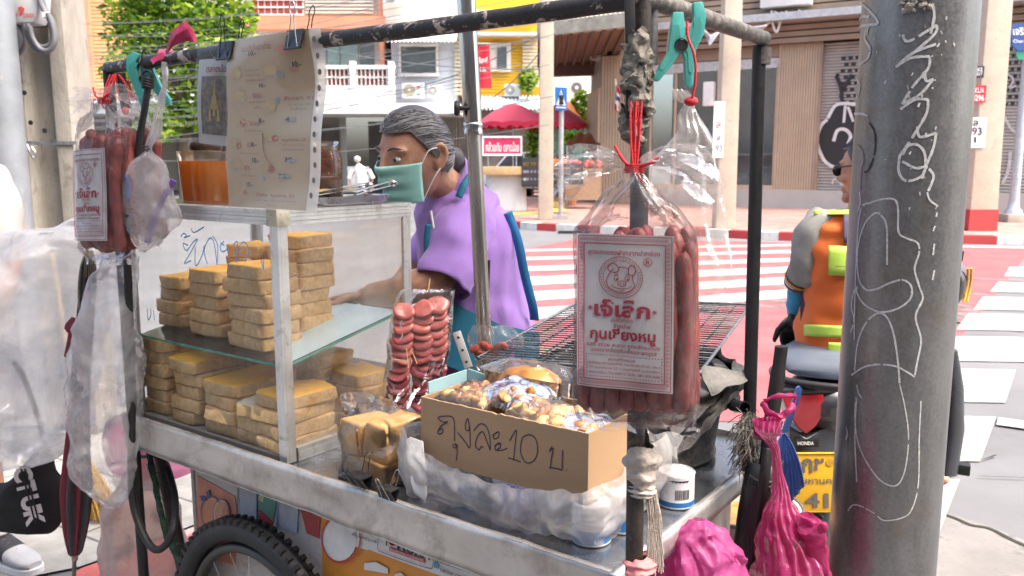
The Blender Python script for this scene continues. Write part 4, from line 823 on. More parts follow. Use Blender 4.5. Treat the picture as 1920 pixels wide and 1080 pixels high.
# blue handwriting on the inside glass
mb = MB()
def gw(pts, wd=.0032):
    mb.ribbon(spline([PV(x / 3, 360 + y / 3, KV0 + .011) for x, y in pts], 4), wd, -V, .0006)
for s_ in ([(1018, 252), (1035, 232), (1052, 250), (1035, 256), (1072, 245)], [(1078, 205), (1092, 228), (1150, 196)], [(1060, 300), (1030, 290), (1050, 330), (1085, 285), (1112, 268), (1062, 360), (1038, 402), (1075, 385)],
           [(1100, 310), (1098, 400), (1112, 408), (1140, 350), (1150, 300)], [(1168, 405), (1150, 330), (1178, 262), (1205, 285), (1222, 410)], [(1222, 410), (1226, 300), (1196, 248)],
           [(1262, 275), (1240, 305), (1250, 335), (1275, 325), (1284, 300)], [(1240, 285), (1262, 300)], [(1312, 300), (1336, 278), (1332, 345), (1328, 400)], [(1350, 360), (1352, 300), (1372, 282), (1394, 300), (1397, 350), (1380, 392)], [(1470, 380), (1485, 440), (1482, 375)],
           [(830, 655), (835, 720), (850, 690), (848, 655)], [(865, 665), (870, 720)]): gw(s_)
part(mb, "handwriting", M("blue_marker", (.10, .36, .66), .5), case)
# ---------------------------------------------------------------- bread
m_crumb = M("bread_side", (.78, .53, .25), .85, 0, .22, 30, 1, 75, dirt=(.58, .33, .12), dscale=34, dlo=.42, dhi=.66)
m_crust = M("bread_crust", (.84, .45, .05), .55, 0, .2, 18, .7, 60, dirt=(.66, .32, .04), dscale=16, dlo=.5, dhi=.75)
m_white_crumb = M("white_crumb", (.72, .66, .52), .9, 0, .08, 40, .6, 300)
def loaf(c, sx, sy, sz, seed, yaw=0, topm=0):
    """one soft-edged bread block with a squashed, creased side"""
    a = (U * math.cos(yaw) + V * math.sin(yaw), V * math.cos(yaw) - U * math.sin(yaw), Z); mb = MB(); 
    def ss(t): return math.copysign(abs(t) ** .2, t)
    mb.grid(lambda i, j: Vector((ss(math.cos(i * 2 * math.pi)) * abs(math.cos((j - .5) * math.pi * .998)) ** .13 * .5, ss(math.sin(i * 2 * math.pi)) * abs(math.cos((j - .5) * math.pi * .998)) ** .13 * .5, ss(math.sin((j - .5) * math.pi)) * .5)), 40, 16, 0, True); mb.f += [list(range(40)), list(range(600, 640))]; mb.m += [0, 0]
    out = MB(); k = []
    for q in mb.v:
        p = c + a[0] * q.x * sx + a[1] * q.y * sy + a[2] * (q.z + .5) * sz
        d = .0055 * nz(p, 18, seed) + .003 * nz(p, 55, seed + 3) - .004 * max(0, 1 - 9 * abs(nz(p, 16, seed + 40))); k.append(p + (a[0] * q.x + a[1] * q.y) * 2 * d + Z * (.5 * d if q.z > 0 else 0))
    out.v = k; out.f = mb.f
    for f in out.f:
        zc = sum(mb.v[i].z for i in f) / len(f); out.m.append(1 if zc > .40 else 0)
    return out
GBR = "bread blocks stacked in the display case"
hh = .0335
def bstack(px, py, v, wd, dp, n, base, who, topw=False, crust=False, jit=.008, fixu=None):
    u = uvz(PV(px, py, v))[0] if fixu is None else fixu
    vc = v + dp / 2
    for k in range(n):
        zb0 = base + k * hh; c = CW(u + R.uniform(-1, 1) * jit, vc + R.uniform(-1, 1) * jit, zb0)
        mb = loaf(c, wd * R.uniform(.93, 1.04), dp * R.uniform(.93, 1.03), hh * 1.02, R.random() * 90, R.uniform(-.10, .10))
        last = k == n - 1; tm = m_white_crumb if (last and topw) else (m_crust if (crust or last) else m_crumb)
        pos = "top block" if last else ("bottom block" if k == 0 else "block %s from bottom" % ("second", "third", "fourth", "fifth", "sixth", "seventh")[k - 1])
        o = top(mb, "bread_block", [m_crumb, tm], "bread %s %s" % (pos, who), "bread block", GBR, smooth=True)
for a in ((323, 640, .10, .105, .12, 4, shz(.12), "of the short leftmost stack on the glass shelf"), (384, 640, .085, .128, .12, 5, shz(.11), "of the middle front stack on the glass shelf"), (458, 690, .06, .15, .12, 6, shz(.08), "of the wide front stack on the glass shelf"),
          (455, 640, .195, .12, .12, 6, shz(.21), "of the rear left stack on the glass shelf")): bstack(*a)
bstack(532, 640, .19, .125, .12, 7, shz(.21), "of the tall rear shelf stack beside cyan liner")
LZ = KZ0 + .006; LC = "lower case"
for a in ((291, 770, .05, .105, .12, 6, LZ, "of the leftmost stack, lower case", False), (346, 790, .042, .118, .20, 5, LZ, "of the second stack from left, lower case", False), (410, 810, .038, .135, .20, 4, LZ, "of the third stack from left, lower case", False), (464, 830, .036, .10, .15, 3, LZ, "of the low white topped stack, lower case", True)): bstack(*a, crust=False, jit=.005)
bstack(0, 0, .036, .115, .17, 4, LZ, "of the orange crusted stack by corner post", crust=False, fixu=.918)
bstack(0, 0, .27, .12, .12, 4, LZ, "of the back right stack, lower case", fixu=.925); bstack(0, 0, .25, .13, .13, 5, LZ, "of the stack behind corner post, lower case", fixu=1.06)
bstack(0, 0, .27, .14, .12, 6, LZ, "of the rear left stack, lower case", fixu=1.34); bstack(0, 0, .27, .13, .12, 5, LZ, "of the rear middle stack, lower case", fixu=1.20)
# ================================================================ things on top of the case
m_amber = None
def glassy(name, col, rough=.05, tr=.9, ior=1.45):
    m, n, b, L = nodes(name); b.inputs["Base Color"].default_value = (*col, 1); b.inputs["Roughness"].default_value = rough; b.inputs["Transmission Weight"].default_value = tr; b.inputs["IOR"].default_value = ior; return m
q = CW(1.235, .13, KZ1 + .004); t = thing("jam_tub", "square plastic tub of amber jam with a dark brown lid on the display case", "tub", q)
mb = MB(); mb.loft([ell(q + Z * z, U * r, V * r, 28, .45) for z, r in ((.001, .05), (.05, .054), (.098, .056))]); part(mb, "jam", leafmat("amber_jam", (.66, .33, .025), .55), t, smooth=True)
mb = MB(); mb.loft([ell(q + Z * z, U * r, V * r, 28, .45) for z, r in ((.0, .0525), (.05, .0565), (.105, .0585), (.118, .061), (.122, .0605))], cap=False); part(mb, "tub_wall", film("tub_film", (1, .9, .75), .10, .3, .1, 12, .2, .08), t, smooth=True)
mb = MB(); mb.lathe([(.0, .123), (.038, .123), (.04, .128), (.04, .14), (.037, .145), (.0, .146)], q + U * .005, 28); part(mb, "lid", M("dark_brown_lid", (.05, .022, .014), .35), t, smooth=True)
q = CW(1.09, .24, KZ1 + .004); t = thing("sauce_jar", "red topped jar of yellow sauce half hidden behind the menu sheet", "jar", q)
mb = MB(); mb.lathe([(.0, 0), (.045, .0), (.047, .01), (.047, .11), (.0, .112)], q, 24); part(mb, "sauce", M("yellow_sauce", (.5, .28, .04), .3, 0, .3, 14), t, smooth=True)
mb = MB(); mb.lathe([(.049, .09), (.05, .135), (.0, .138)], q, 24); part(mb, "lid", M("red_lid", (.4, .03, .06), .4), t, smooth=True)
q = CW(.885, .20, KZ1 + .004); t = thing("chili_jar", "clear glass jar of dark red chili paste at the right end of the case top", "jar", q)
mb = MB(); mb.lathe([(0, .001), (.033, .001), (.036, .01), (.036, .055), (.030, .062), (0, .06)], q, 28); mb.jitter(.002, 60); part(mb, "chili_paste", M("chili_paste", (.17, .04, .012), .3, 0, .5, 40, .3, 90, dirt=(.32, .09, .012), dscale=50), t, smooth=True)
mb = MB(); prof = [(.037, 0), (.039, .006), (.039, .105), (.034, .118), (.033, .135), (.035, .137), (.035, .143), (.032, .143)]; mb.lathe(prof, q, 32); mb.f = mb.f[:-2]; mb.m = mb.m[:-2]
part(mb, "glass", film("smeared_jar_glass", (.97, .9, .78), .10, .5, .05, 10, .1, .08), t, smooth=True)
mb = MB()
for k in range(40):
    a = R.uniform(0, 6.28); z = R.uniform(.05, .13); c = q + Vector((math.cos(a) * .0365, math.sin(a) * .0365, z)); s_ = R.uniform(.001, .004); mb.ball(c, (s_, s_, s_ * 1.8), 8, 6)
mb.jitter(.003, 90); mb.lathe([(.0368, .07), (.0372, .105), (.033, .118)], q, 32, None, 1); mb.f = [f for f in mb.f if len(f) == 4]; mb.m = [1 if i >= len(mb.f) - 64 else 0 for i in range(len(mb.f))]
part(mb, "smears", [M("chili_smear", (.30, .07, .01), .35, 0, .5, 60), film("chili_coat", (.62, .2, .05), .5, .1, .1, 120, .3, .55)], t, smooth=True)
q = CW(.86, .235, KZ1 + .004); t = thing("utensil_tray", "shallow steel tray holding tongs and knives at the case corner", "tray", q)
mb = MB(); mb.loft([ell(q + Z * z, U * .045 * k, V * .125 * k, 28, .5) for z, k in ((0, .85), (.002, .88), (.016, 1), (.018, 1.03))], cap=False); mb.add(ell(q + Z * .001, U * .04, V * .108, 28, .5), [tuple(range(28))]); part(mb, "dish", m_steel, t, smooth=True)
for k, (a, b, w_) in enumerate((((-.03, -.15, .02), (.02, .10, .035), .012), ((.005, -.13, .022), (.03, .11, .028), .010), ((-.035, .0, .02), (-.01, .15, .04), .009))):
    mb = MB(); A = q + U * a[0] + V * a[1] + Z * a[2]; B = q + U * b[0] + V * b[1] + Z * b[2]
    mb.bar(A, B, w_, .0025, Z); mb.bar(A + Z * .006, B + Z * .012, w_, .0025, Z); mb.ball(B + Z * .004, (.012, .012, .01), 10, 6); top(mb, "tongs" if k < 2 else "butter_knife", m_chrome, ("long pair of steel tongs across the utensil tray", "narrow steel tongs lying beside the long pair", "blunt steel knife sticking out behind the utensil tray")[k], "utensil", bevel=.0008)
mb = MB(); mb.bar(q + U * -.01 - V * .1 + Z * .03, q + U * .0 - V * .03 + Z * .032, .014, .008, Z); mb.bar(q - V * .03 + Z * .032, q + V * .03 + Z * .034, .006, .002, Z); top(mb, "spatula", M("yellow_handle", (.55, .32, .03), .5), "small spatula with a yellow handle on the utensil tray", "utensil", bevel=.001)
# ================================================================ cardboard box of snacks, on tins, with its plastic wrap
m_card = M("cardboard", (.33, .21, .115), .85, 0, .06, 3, .12, 60, stretch=(1, 1, 12)); BU0, BU1, BV0, BV1, BZ0, BZ1 = .095, .48, .07, .235, .866, .993
bx = thing("cardboard_box", "open cardboard box with handwritten Thai price on its side", "box", CW((BU0 + BU1) / 2, .15, BZ0))
def wav(u, v): return .0022 * nz((u * 40, v * 40, 0), 1) + .001 * nz((u * 200, v * 200, 1), 1)
mb = MB(); th = .004
def wall(p0, p1, n0):
    a, b = CW(*p0, 0), CW(*p1, 0); nn = (U * n0[0] + V * n0[1]) * th; n_ = 40
    mb.grid(lambda i, j: a.lerp(b, i) + Z * (BZ0 + (BZ1 - BZ0) * j) + (Z * wav(i, n0[0] + n0[1]) if j == 1 else Z * 0) - nn * .25 * math.sin(i * math.pi), n_, 2)
    mb.grid(lambda i, j: a.lerp(b, i) + nn + Z * (BZ0 + (BZ1 - BZ0) * j) + (Z * wav(i, n0[0] + n0[1]) if j == 1 else Z * 0), n_, 2)
    mb.grid(lambda i, j: a.lerp(b, i) + nn * j + Z * (BZ1 + wav(i, n0[0] + n0[1])) - nn * .25 * math.sin(i * math.pi) * (1 - j), n_, 2)
wall((BU0, BV0), (BU1, BV0), (0, 1)); wall((BU0, BV1), (BU1, BV1), (0, -1)); wall((BU0, BV0), (BU0, BV1), (1, 0)); wall((BU1, BV0), (BU1, BV1), (-1, 0)); mb.cbox(BU0 + .001, BU1 - .001, BV0 + .001, BV1 - .001, BZ0, BZ0 + .003)
part(mb, "carton", m_card, bx)
mb = MB()
def bw(pts, wd=.0022): mb.ribbon(spline([PV(640 + x / 3, 720 + y / 3, BV0 - .0012) for x, y in pts], 5), wd, -V, .0006)
for s_ in ([(600, 212), (572, 213), (545, 193), (558, 183), (600, 180), (628, 190), (637, 230), (637, 322)], [(598, 214), (562, 235), (543, 268), (552, 281), (572, 270), (565, 248), (552, 262)], [(630, 335), (630, 352), (645, 360), (654, 348), (640, 336), (652, 370), (648, 430)],
           [(722, 245), (712, 195), (700, 220), (700, 255), (716, 262), (722, 240), (724, 356), (695, 322), (655, 272)], [(775, 372), (755, 345), (768, 292), (795, 268), (815, 310), (838, 372)], [(838, 372), (836, 300), (815, 238), (780, 225), (745, 262)], [(775, 372), (790, 350), (800, 360)],
           [(880, 272), (858, 285), (860, 308), (885, 298), (884, 268), (850, 290)], [(900, 335), (868, 345), (870, 372), (896, 352), (888, 330), (862, 350)], [(870, 372), (905, 372), (935, 360)], [(948, 318), (985, 258), (978, 340), (970, 430)], [(938, 415), (975, 425), (1010, 438)],
           [(1062, 284), (1022, 300), (1008, 370), (1028, 430), (1060, 444), (1095, 415), (1105, 355), (1088, 300), (1055, 284)], [(1185, 352), (1170, 380), (1192, 362), (1182, 420), (1178, 468)], [(1168, 470), (1205, 474), (1242, 484)], [(1242, 486), (1243, 430), (1246, 372)], [(1266, 482), (1270, 485)]): bw(s_)
part(mb, "handwriting", M("navy_marker", (.02, .02, .06), .6), bx)
# snack bags
m_snack = [M("snack_brown", (.46, .20, .07), .5, 0, .3, 30, .3, 120, coat=.3), M("snack_gold", (.66, .40, .16), .5, 0, .25, 30, .3, 120, coat=.3), M("snack_dark", (.38, .17, .055), .45, 0, .3, 30)]
GS = "bags of fried snacks in the cardboard box"
def pillow(c, a, b, h, n=30, seed=0, amp=.008, fs=30):
    mb = MB()
    def fn(i, j):
        x, y = i * 2 - 1, j * 2 - 1; k = (1 - abs(x) ** 2.6) * (1 - abs(y) ** 2.6); return c + a * x + b * y + Z * (h * k ** .5 if k > 0 else 0)
    mb.grid(fn, n, n)
    mb.v = [p + Z * amp * nz(p, fs, seed) + (a.normalized() * amp * .5 * nz(p, fs, seed + 7)) + Z * .35 * amp * (1 - 2 * abs(nz(p, fs * 2.3, seed + 9))) for p in mb.v]; return mb
for k, (u, v, z, ru, rv, h, mi, lb) in enumerate(((.405, .155, .975, .062, .062, .032, 0, "bag of brown fried nuggets at the left end of the cardboard box"), (.32, .175, .985, .065, .055, .036, 2, "bag of dark glazed nuggets in the middle of the cardboard box"),
                                                  (.24, .145, .968, .065, .06, .034, 1, "bag of golden rolled snacks right of the dark glazed bag"), (.15, .15, .955, .05, .06, .036, 0, "bag of brown twisted snacks at the right end of the box"))):
    c = CW(u, v, z); t = thing("snack_bag", lb, "snack bag", c, GS); mb = MB()
    for q_ in range(60):
        x, y = R.uniform(-.85, .85), R.uniform(-.85, .85); e = h * max(0, (1 - abs(x) ** 2.6) * (1 - abs(y) ** 2.6)) ** .5 * R.uniform(.3, .85)
        s_ = R.uniform(.008, .013); mb.ball(c + U * ru * x + V * rv * y + Z * e, (s_ * 1.5, s_, s_ * .9), 10, 7, mi if R.random() < .7 else R.randrange(3), (Vector((math.cos(q_), math.sin(q_), R.uniform(-.4, .4))).normalized(), Vector((-math.sin(q_), math.cos(q_), 0)), Z))
    mb.jitter(.007, 55, k); mb.jitter(.003, 150, k); part(mb, "nuggets", m_snack, t, smooth=True)
    part(pillow(c, U * ru * 1.08, V * rv * 1.08, h * 1.1, 40, k * 5, .010, 22), "clear_bag", film("crisp_film", (1, .99, .97), .12, .3, .08, 14, .9, .09), t, smooth=True)
# tins under the box
GT = "milk tins holding up the cardboard box"; m_tinw = M("tin_white", (.68, .69, .70), .3, .1, .05, 9); m_tinb = M("tin_blue", (.03, .16, .42), .35, .1, .1, 9)
for u, v, lb, bar in ((.105, .10, "white and blue milk tin at the front corner under the box", False), (.085, .178, "blue banded milk tin under the box, behind the front corner tin", False), (.052, .335, "milk tin with a barcode standing alone beside the stove", True), (.40, .14, "milk tin under the left end of the cardboard box", False)):
    q = CW(u, v, ZT); t = thing("milk_tin", lb, "tin", q, GT); ht = .077 if not bar else .07
    mb = MB(); mb.lathe([(.034, .001), (.036, .004), (.035, .007), (.035, ht - .006), (.036, ht - .002), (.034, ht), (.033, ht - .004), (0, ht - .004)], q, 32); part(mb, "can", m_tinw, t, smooth=True)
    mb = MB(); mb.lathe([(.0354, .006), (.0354, .016 if bar else .03)], q, 32); mb.f = mb.f[:32]; mb.m = mb.m[:32]; part(mb, "blue_band", m_tinb, t, smooth=True)
    mb = MB()
    def cs_(x, y): a = -math.pi / 2 + x; return q + Vector((.0357 * math.cos(a), .0357 * math.sin(a), y))
    if bar:
        x = -.25
        while x < .55: w_ = R.choice((.012, .02, .03)); mb.add([cs_(x, .022), cs_(x + w_, .022), cs_(x + w_, .042), cs_(x, .042)], [(0, 1, 2, 3)]); x += w_ + R.choice((.012, .02, .03))
        mb.add([cs_(-.6 + i * .1, .056 + .002 * (i % 2)) for i in range(12)] + [cs_(.5 - i * .1, .06) for i in range(12)], [tuple(range(24))])
        part(mb, "barcode", m_ink, t)
    else:
        for k, yy in enumerate((.056, .062, .046, .04)): mb.add([cs_(-.5, yy), cs_(.3 + .1 * k, yy), cs_(.3 + .1 * k, yy + .003), cs_(-.5, yy + .003)], [(0, 1, 2, 3)])
        part(mb, "label_print", m_ink if v < .1 else m_tinb, t)
# the loose plastic wrap round the foot of the box
def wrapfn(i, j):
    L1, L2, L3 = .10, .50, .26
    s = i * (L1 + L2 + L3)
    if s < L1: u, v, n_ = BU1 + .012, .15 - s, (1, -.2)
    elif s < L1 + L2: u, v, n_ = BU1 + .012 - (s - L1) * (BU1 - BU0 + .03) / L2, .05, (0, -1)
    else: u, v, n_ = BU0 - .016, .05 + (s - L1 - L2), (-1, 0)
    topz = .905 - .035 * math.sin(math.pi * min(1, max(0, (s - L1) / L2))) + .03 * max(0, (s - L1 - L2) / L3) + (.03 if s < L1 else 0)
    bot = ZT + .012 - .006 * math.sin(s * 20)
    out = .006 + .030 * math.sin(math.pi * min(1, j * 1.1)) * (.6 + .5 * nz((s * 9, 1, 0), 1)) + .008 * abs(math.sin(s * 42 + 5 * nz((s * 10, j * 2, 4), 1))) * (1 - .3 * j)
    z = topz + (bot - topz) * j; p = CW(u + n_[0] * out, v + n_[1] * out * .8, z)
    return p + Vector((nz(p, 30, 1), nz(p, 30, 2), nz(p, 30, 3))) * .007
mb = MB(); mb.grid(wrapfn, 130, 26); top(mb, "plastic_wrap", film("wrap_film", (.97, .95, .95), .48, .16, .13, 24, .6, .2), "crumpled milky plastic bag bunched round the foot of the cardboard box", "plastic bag", smooth=True)
# cyan folder and clear tray behind the box
mb = MB(); mb.prism([CW(.485, .10, .865), CW(.505, .24, .865), CW(.50, .24, 1.01), CW(.485, .10, 1.015)], U * .004); mb.prism([CW(.40, .245, .9), CW(.50, .242, .9), CW(.50, .242, 1.012), CW(.42, .245, 1.0)], V * .003); top(mb, "paper_folder", M("cyan_paper", (.26, .42, .45), .6, 0, .05, 5), "pale cyan paper folder tucked behind the left end of the cardboard box", "folder")
mb = MB(); c = CW(.34, .27, .965); mb.loft([ell(c + Z * z, U * .11 * k, V * .06 * k, 28, .35) for z, k in ((0, .9), (.06, 1), (.062, 1.06))], cap=False); top(mb, "plastic_tray", film("tray_film", (.95, .95, .95), .2, .5, .1, 20, .3, .1), "clear plastic tray behind the snack bags", "tray", smooth=True)
# sauce in a bag, knife, small printed bag behind
c = CW(.40, .33, .93); t = thing("sauce_bag", "plastic bag of orange sauce behind the snack box", "sauce bag", c)
mb = MB(); mb.ball(c + Z * .045, (.075, .05, .04), 24, 14, 0, (U, V, Z)); mb.jitter(.012, 24, 3); part(mb, "sauce", M("orange_sauce", (.62, .25, .03), .35, 0, .2, 14, .2, 50, sss=.2), t, smooth=True)
part(pillow(c + Z * .02, U * .1, V * .075, .075, 34, 8, .014, 30), "clear_bag", m_film, t, smooth=True)
mb = MB(); A, B = P(856, 622, 1.93), P(879, 690, 1.9); mb.bar(A, B, .02, .006, (0, 1, 0)); t = thing("knife", "metal handled knife standing upright with three rivets", "knife", B); part(mb, "handle", M("knife_handle", (.48, .47, .45), .4, .5), t, bevel=.002)
mb = MB()
for k in (.15, .5, .82): q = A.lerp(B, k) - Vector((0, .0035, 0)); mb.lathe([(.0032, 0), (.0032, .001)], q, 10, (Vector((1, 0, 0)), Z, Vector((0, -1, 0))))
part(mb, "rivets", m_ink, t); mb = MB(); mb.bar(B, B + (B - A) * 1.2, .024, .002, (0, 1, 0)); part(mb, "blade", m_chrome, t)
def sheetbag(name, label, px, Y0, m, seed, bulge=.02, amp=.008, n=30, grp=None, cat="plastic bag"):
    """a flat hanging bag: the outline's left and right edges given row by row in picture points at depth Y0, with front and back"""
    rows = px; mb = MB(); k = len(rows)
    L_ = spline([P(r[1], r[0], Y0) for r in rows], 5); R_ = spline([P(r[2], r[0], Y0) for r in rows], 5); kk = len(L_)
    for s in (-1, 1):
        def fn(i, j):
            t = min(kk - 1, int(round(j * (kk - 1)))); p = L_[t].lerp(R_[t], i); wd = (R_[t] - L_[t]).length
            b = bulge * (math.sin(math.pi * i) ** .6) * min(1, wd / .08) * math.sin(math.pi * (.06 + .88 * j)) ** .5
            fold = .006 * math.sin(i * 22 + 4 * nz((j * 4, seed, 0), 1)) * min(1, .35 + abs(j - .5))
            p = p + Vector((0, s * (b + fold * .6 + .001), 0)); e = min(1, 4 * i * (1 - i) * 2)
            return p + Vector((nz(p, 26, seed), nz(p, 26, seed + 4) * 1.3, nz(p, 26, seed + 9))) * amp + Vector((0, (1 - 2 * abs(nz(p, 40, seed + 20 + s))) * amp * .5, 0))
        mb.grid(fn, n, kk)
    return mb
mb = sheetbag("", "", [(612, 885, 965), (640, 880, 985), (690, 890, 975), (715, 905, 960)], 1.98, None, 3, .02, .012)
t = thing("printed_bag", "small clear bag with red print behind the sauce bag", "plastic bag", P(930, 715, 1.98)); part(mb, "clear_bag", film("clear_bag2", (1, .98, .97), .12, .22, .1, 24, .6, .08), t, smooth=True)
mb = MB()
for k in range(7): mb.ball(P(890 + 9 * k, 655 + 9 * math.sin(k * 2), 1.98), (.012, .008, .010), 10, 7)
mb.jitter(.005, 60); part(mb, "tomato_pieces", M("tomato_red", (.5, .07, .04), .5), t, smooth=True)
# ---------------------------------------------------------------- skewered sausage slices in a bag, standing on a steel pan
mb = MB(); c = CW(.67, .26, ZT); mb.loft([ell(c + Z * z, U * .085 * k, V * .08 * k, 30, .6) for z, k in ((0, .92), (.09, 1), (.092, 1.04))], cap=False); mb.add(ell(c + Z * .088, U * .08, V * .075, 30, .6), [tuple(range(30))]); top(mb, "steel_pan", m_tray, "deep steel pan under the bag of skewered sausage slices", "pan", smooth=True)
t = thing("sausage_skewer_bag", "tall clear bag of skewered red sausage slices beside the display case", "sausage bag", P(785, 765, 1.86))
m_saus = M("sausage_slice", (.29, .045, .045), .45, 0, .3, 40, .5, 90, dirt=(.40, .11, .09), dscale=60, dlo=.45, dhi=.7, coat=.15); m_saus2 = M("sausage_slice_pale", (.40, .085, .065), .35, 0, .2, 18, .2, 90, coat=.5); m_saus3 = M("sausage_slice_dark", (.21, .018, .026), .3, 0, .3, 18, .2, 90, coat=.6)
for k in range(13):
    for s in range(3):
        x = (757 - k * 1.0, 792 + 2 * (k % 2), 823 - k * .5)[s] - (0 if s < 2 else 3); y = 572 + k * 14.6 + (s % 2) * 7 + (8 if s == 0 else 0)
        if s == 0 and k < 5: y += 2
        if s == 2 and k > 9: continue
        c = P(x, y, 1.84 + s * .008 + .003 * (k % 2)); mb = MB(); d = Vector((R.uniform(-.12, .12), -1, .75 + R.uniform(-.15, .15))).normalized(); a = Vector((1, .1 * (s - 1), 0)); a = (a - d * a.dot(d)).normalized()
        r_ = .0235 * R.uniform(.92, 1.08); mb.lathe([(0, -.005), (r_ * .45, -.005), (r_ * .9, -.004), (r_, 0), (r_ * .92, .004), (r_ * .7, .0052), (r_ * .4, .0046), (0, .005)], c, 22, (a * 1.12, d.cross(a), d)); mb.jitter(.006, 28, k * 3 + s)
        part(mb, "sausage_slice", m_saus2 if k < 3 + s else (m_saus3 if k > 8 - s else m_saus), t, smooth=True)
for p in (((762, 653), (766, 690)), ((773, 660), (782, 682)), ((739, 674), (760, 676)), ((806, 523), (803, 545))): mb = MB(); mb.tube([P(*p[0], 1.805), P(*p[1], 1.80)], .0012, 6); part(mb, "toothpick", M("toothpick", (.55, .33, .15), .8), t)
part(sheetbag("", "", [(541, 762, 852), (560, 742, 850), (620, 730, 847), (680, 722, 838), (730, 716, 812), (768, 716, 790)], 1.845, None, 14, .028, .005), "clear_bag", film("skewer_film", (1, .99, .99), .05, .28, .06, 30, .6, .05), t, smooth=True)
# ---------------------------------------------------------------- bagged loaf, scraper, white bag of eggs, binder clips on the rim
c = CW(.63, .115, ZT + .001); t = thing("loaf_bag", "brown bread loaf wrapped in clear plastic on the cart tray", "bread bag", c)
m_lf = [M("loaf_brown", (.70, .40, .14), .55, 0, .2, 12, .3, 60, dirt=(.52, .23, .06), dscale=14, dlo=.5, dhi=.75), M("loaf_dark", (.45, .22, .07), .6, 0, .3, 16, .3, 60)]
for du, dv, z, sx, sy, sz, mm in ((.045, -.005, .045, .07, .10, .075, 0), (-.032, .0, .045, .075, .105, .082, 0), (.0, 0, .0, .155, .11, .046, 1)):
    mb = loaf(c + U * du + V * dv + Z * z, sx, sy, sz, du * 90 + 7, .06, 0); mb.jitter(.006, 20, 3); part(mb, "loaf", [m_lf[mm], m_lf[0]], t, smooth=True)
mb = MB(); mb.tube(spline([c + U * .012 - V * .063 + Z * z for z in (.05, .07, .09, .11)], 4), .003, 6); mb.jitter(.004, 60); part(mb, "crease", M("loaf_dark", (.26, .11, .035)), t, smooth=True)
mb = MB()
def lb(i, j):
    a = i * 2 * math.pi; k = (.098 + .012 * math.sin(a * 3)) * (1.0 - .25 * j * j); e = ell(Vector(), U * k, V * k * .78, 4)
    p = c + U * k * math.copysign(abs(math.cos(a)) ** .6, math.cos(a)) + V * .8 * k * math.copysign(abs(math.sin(a)) ** .6, math.sin(a)) + Z * (.004 + .125 * j); p = p + (U * .035 + Z * .03) * max(0, math.cos(a)) * j ** 2
    return p + Vector((nz(p, 24, 3), nz(p, 24, 4), nz(p, 24, 5))) * .013
mb.grid(lb, 60, 26, 0, True); mb.add([lb(i / 60, 1) for i in range(60)] + [c + Z * .15], [(i, (i + 1) % 60, 60) for i in range(60)]); part(mb, "clear_bag", film("loaf_film", (1, 1, 1), .08, .42, .06, 16, .8, .07), t, smooth=True)
mb = MB(); mb.ball(CW(.72, .15, ZT + .035), (.035, .035, .034), 18, 12); mb.jitter(.008, 30); top(mb, "cloth_bundle", M("white_cloth", (.68, .66, .63), .85, 0, .06, 12, .3, 90), "small white cloth bundle between the loaf and the display case", "cloth", smooth=True)
mb = MB(); a = [PV(x, y, v) for x, y, v in ((760, 825, .055), (768, 820, .055), (792, 828, .055), (800, 925, .03), (797, 940, .03), (776, 925, .03), (771, 905, .03))]; mb.prism(a, V * .003); t = top(mb, "dough_scraper", M("white_plastic", (.62, .60, .56), .5, 0, .08, 20, .1, 80, dirt=(.35, .28, .22), dscale=30, dlo=.6, dhi=.8), "grubby white plastic scraper board standing beside the cardboard box", "scraper", bevel=.001)
mb = MB(); q = PV(764, 835, .053); mb.lathe([(.003, 0), (.003, .001)], q, 10, (U, Z, -V)); part(mb, "hole", m_ink, t)
def binder(p, along, outw, up, w_, label, open_=(1, 1), grp="black binder clips", ang=.5):
    """black spring clip biting down over an edge, two wire loops"""
    t = thing("binder_clip", label, "binder clip", p, grp); mb = MB(); h = w_ * .55; d = w_ * .32
    sec = [p + outw * d - up * 0 + up * 0, p + outw * .003 - up * h, p + outw * .001 - up * h, p + outw * (d - .002) - up * .001, p - outw * (d - .002) - up * .001, p - outw * .001 - up * h, p - outw * .003 - up * h, p - outw * d, p - outw * d + up * .0015, p + outw * d + up * .0015]
    mb.prism([q - along * w_ / 2 for q in sec], along * w_); part(mb, "body", M("clip_black", (.012, .012, .013), .3, 0, .3, 30, .05, 90), t)
    for s, on in ((1, open_[0]), (-1, open_[1])):
        if not on: continue
        base = p + outw * .004 * s - up * h; dirn = (up * (1 if on > 0 else -1) + outw * s * ang).normalized(); L_ = w_ * 1.35 * abs(on)
        pts = [base - along * w_ * .26, base - along * w_ * .14 + dirn * L_ * .62, base - along * w_ * .15 + dirn * L_ * .85, base - along * w_ * .08 + dirn * L_, base + along * w_ * .08 + dirn * L_, base + along * w_ * .15 + dirn * L_ * .85, base + along * w_ * .14 + dirn * L_ * .62, base + along * w_ * .26]
        mb = MB(); mb.tube(spline(pts, 4), .0009, 6); part(mb, "handle", m_chrome if w_ < .045 and p.z < 1 else M("wire_black", (.03, .03, .03), .3, .6), t)
    return t
binder(PV(672, 893, -.006) + Z * .002, U, -V, (Z * .96 - V * .25).normalized(), .05, "wide binder clip on the cart rim, left of the other rim clip")
binder(PV(727, 917, -.006) + Z * .002, U, -V, Z, .041, "narrower binder clip on the cart rim in front of the bagged loaf")
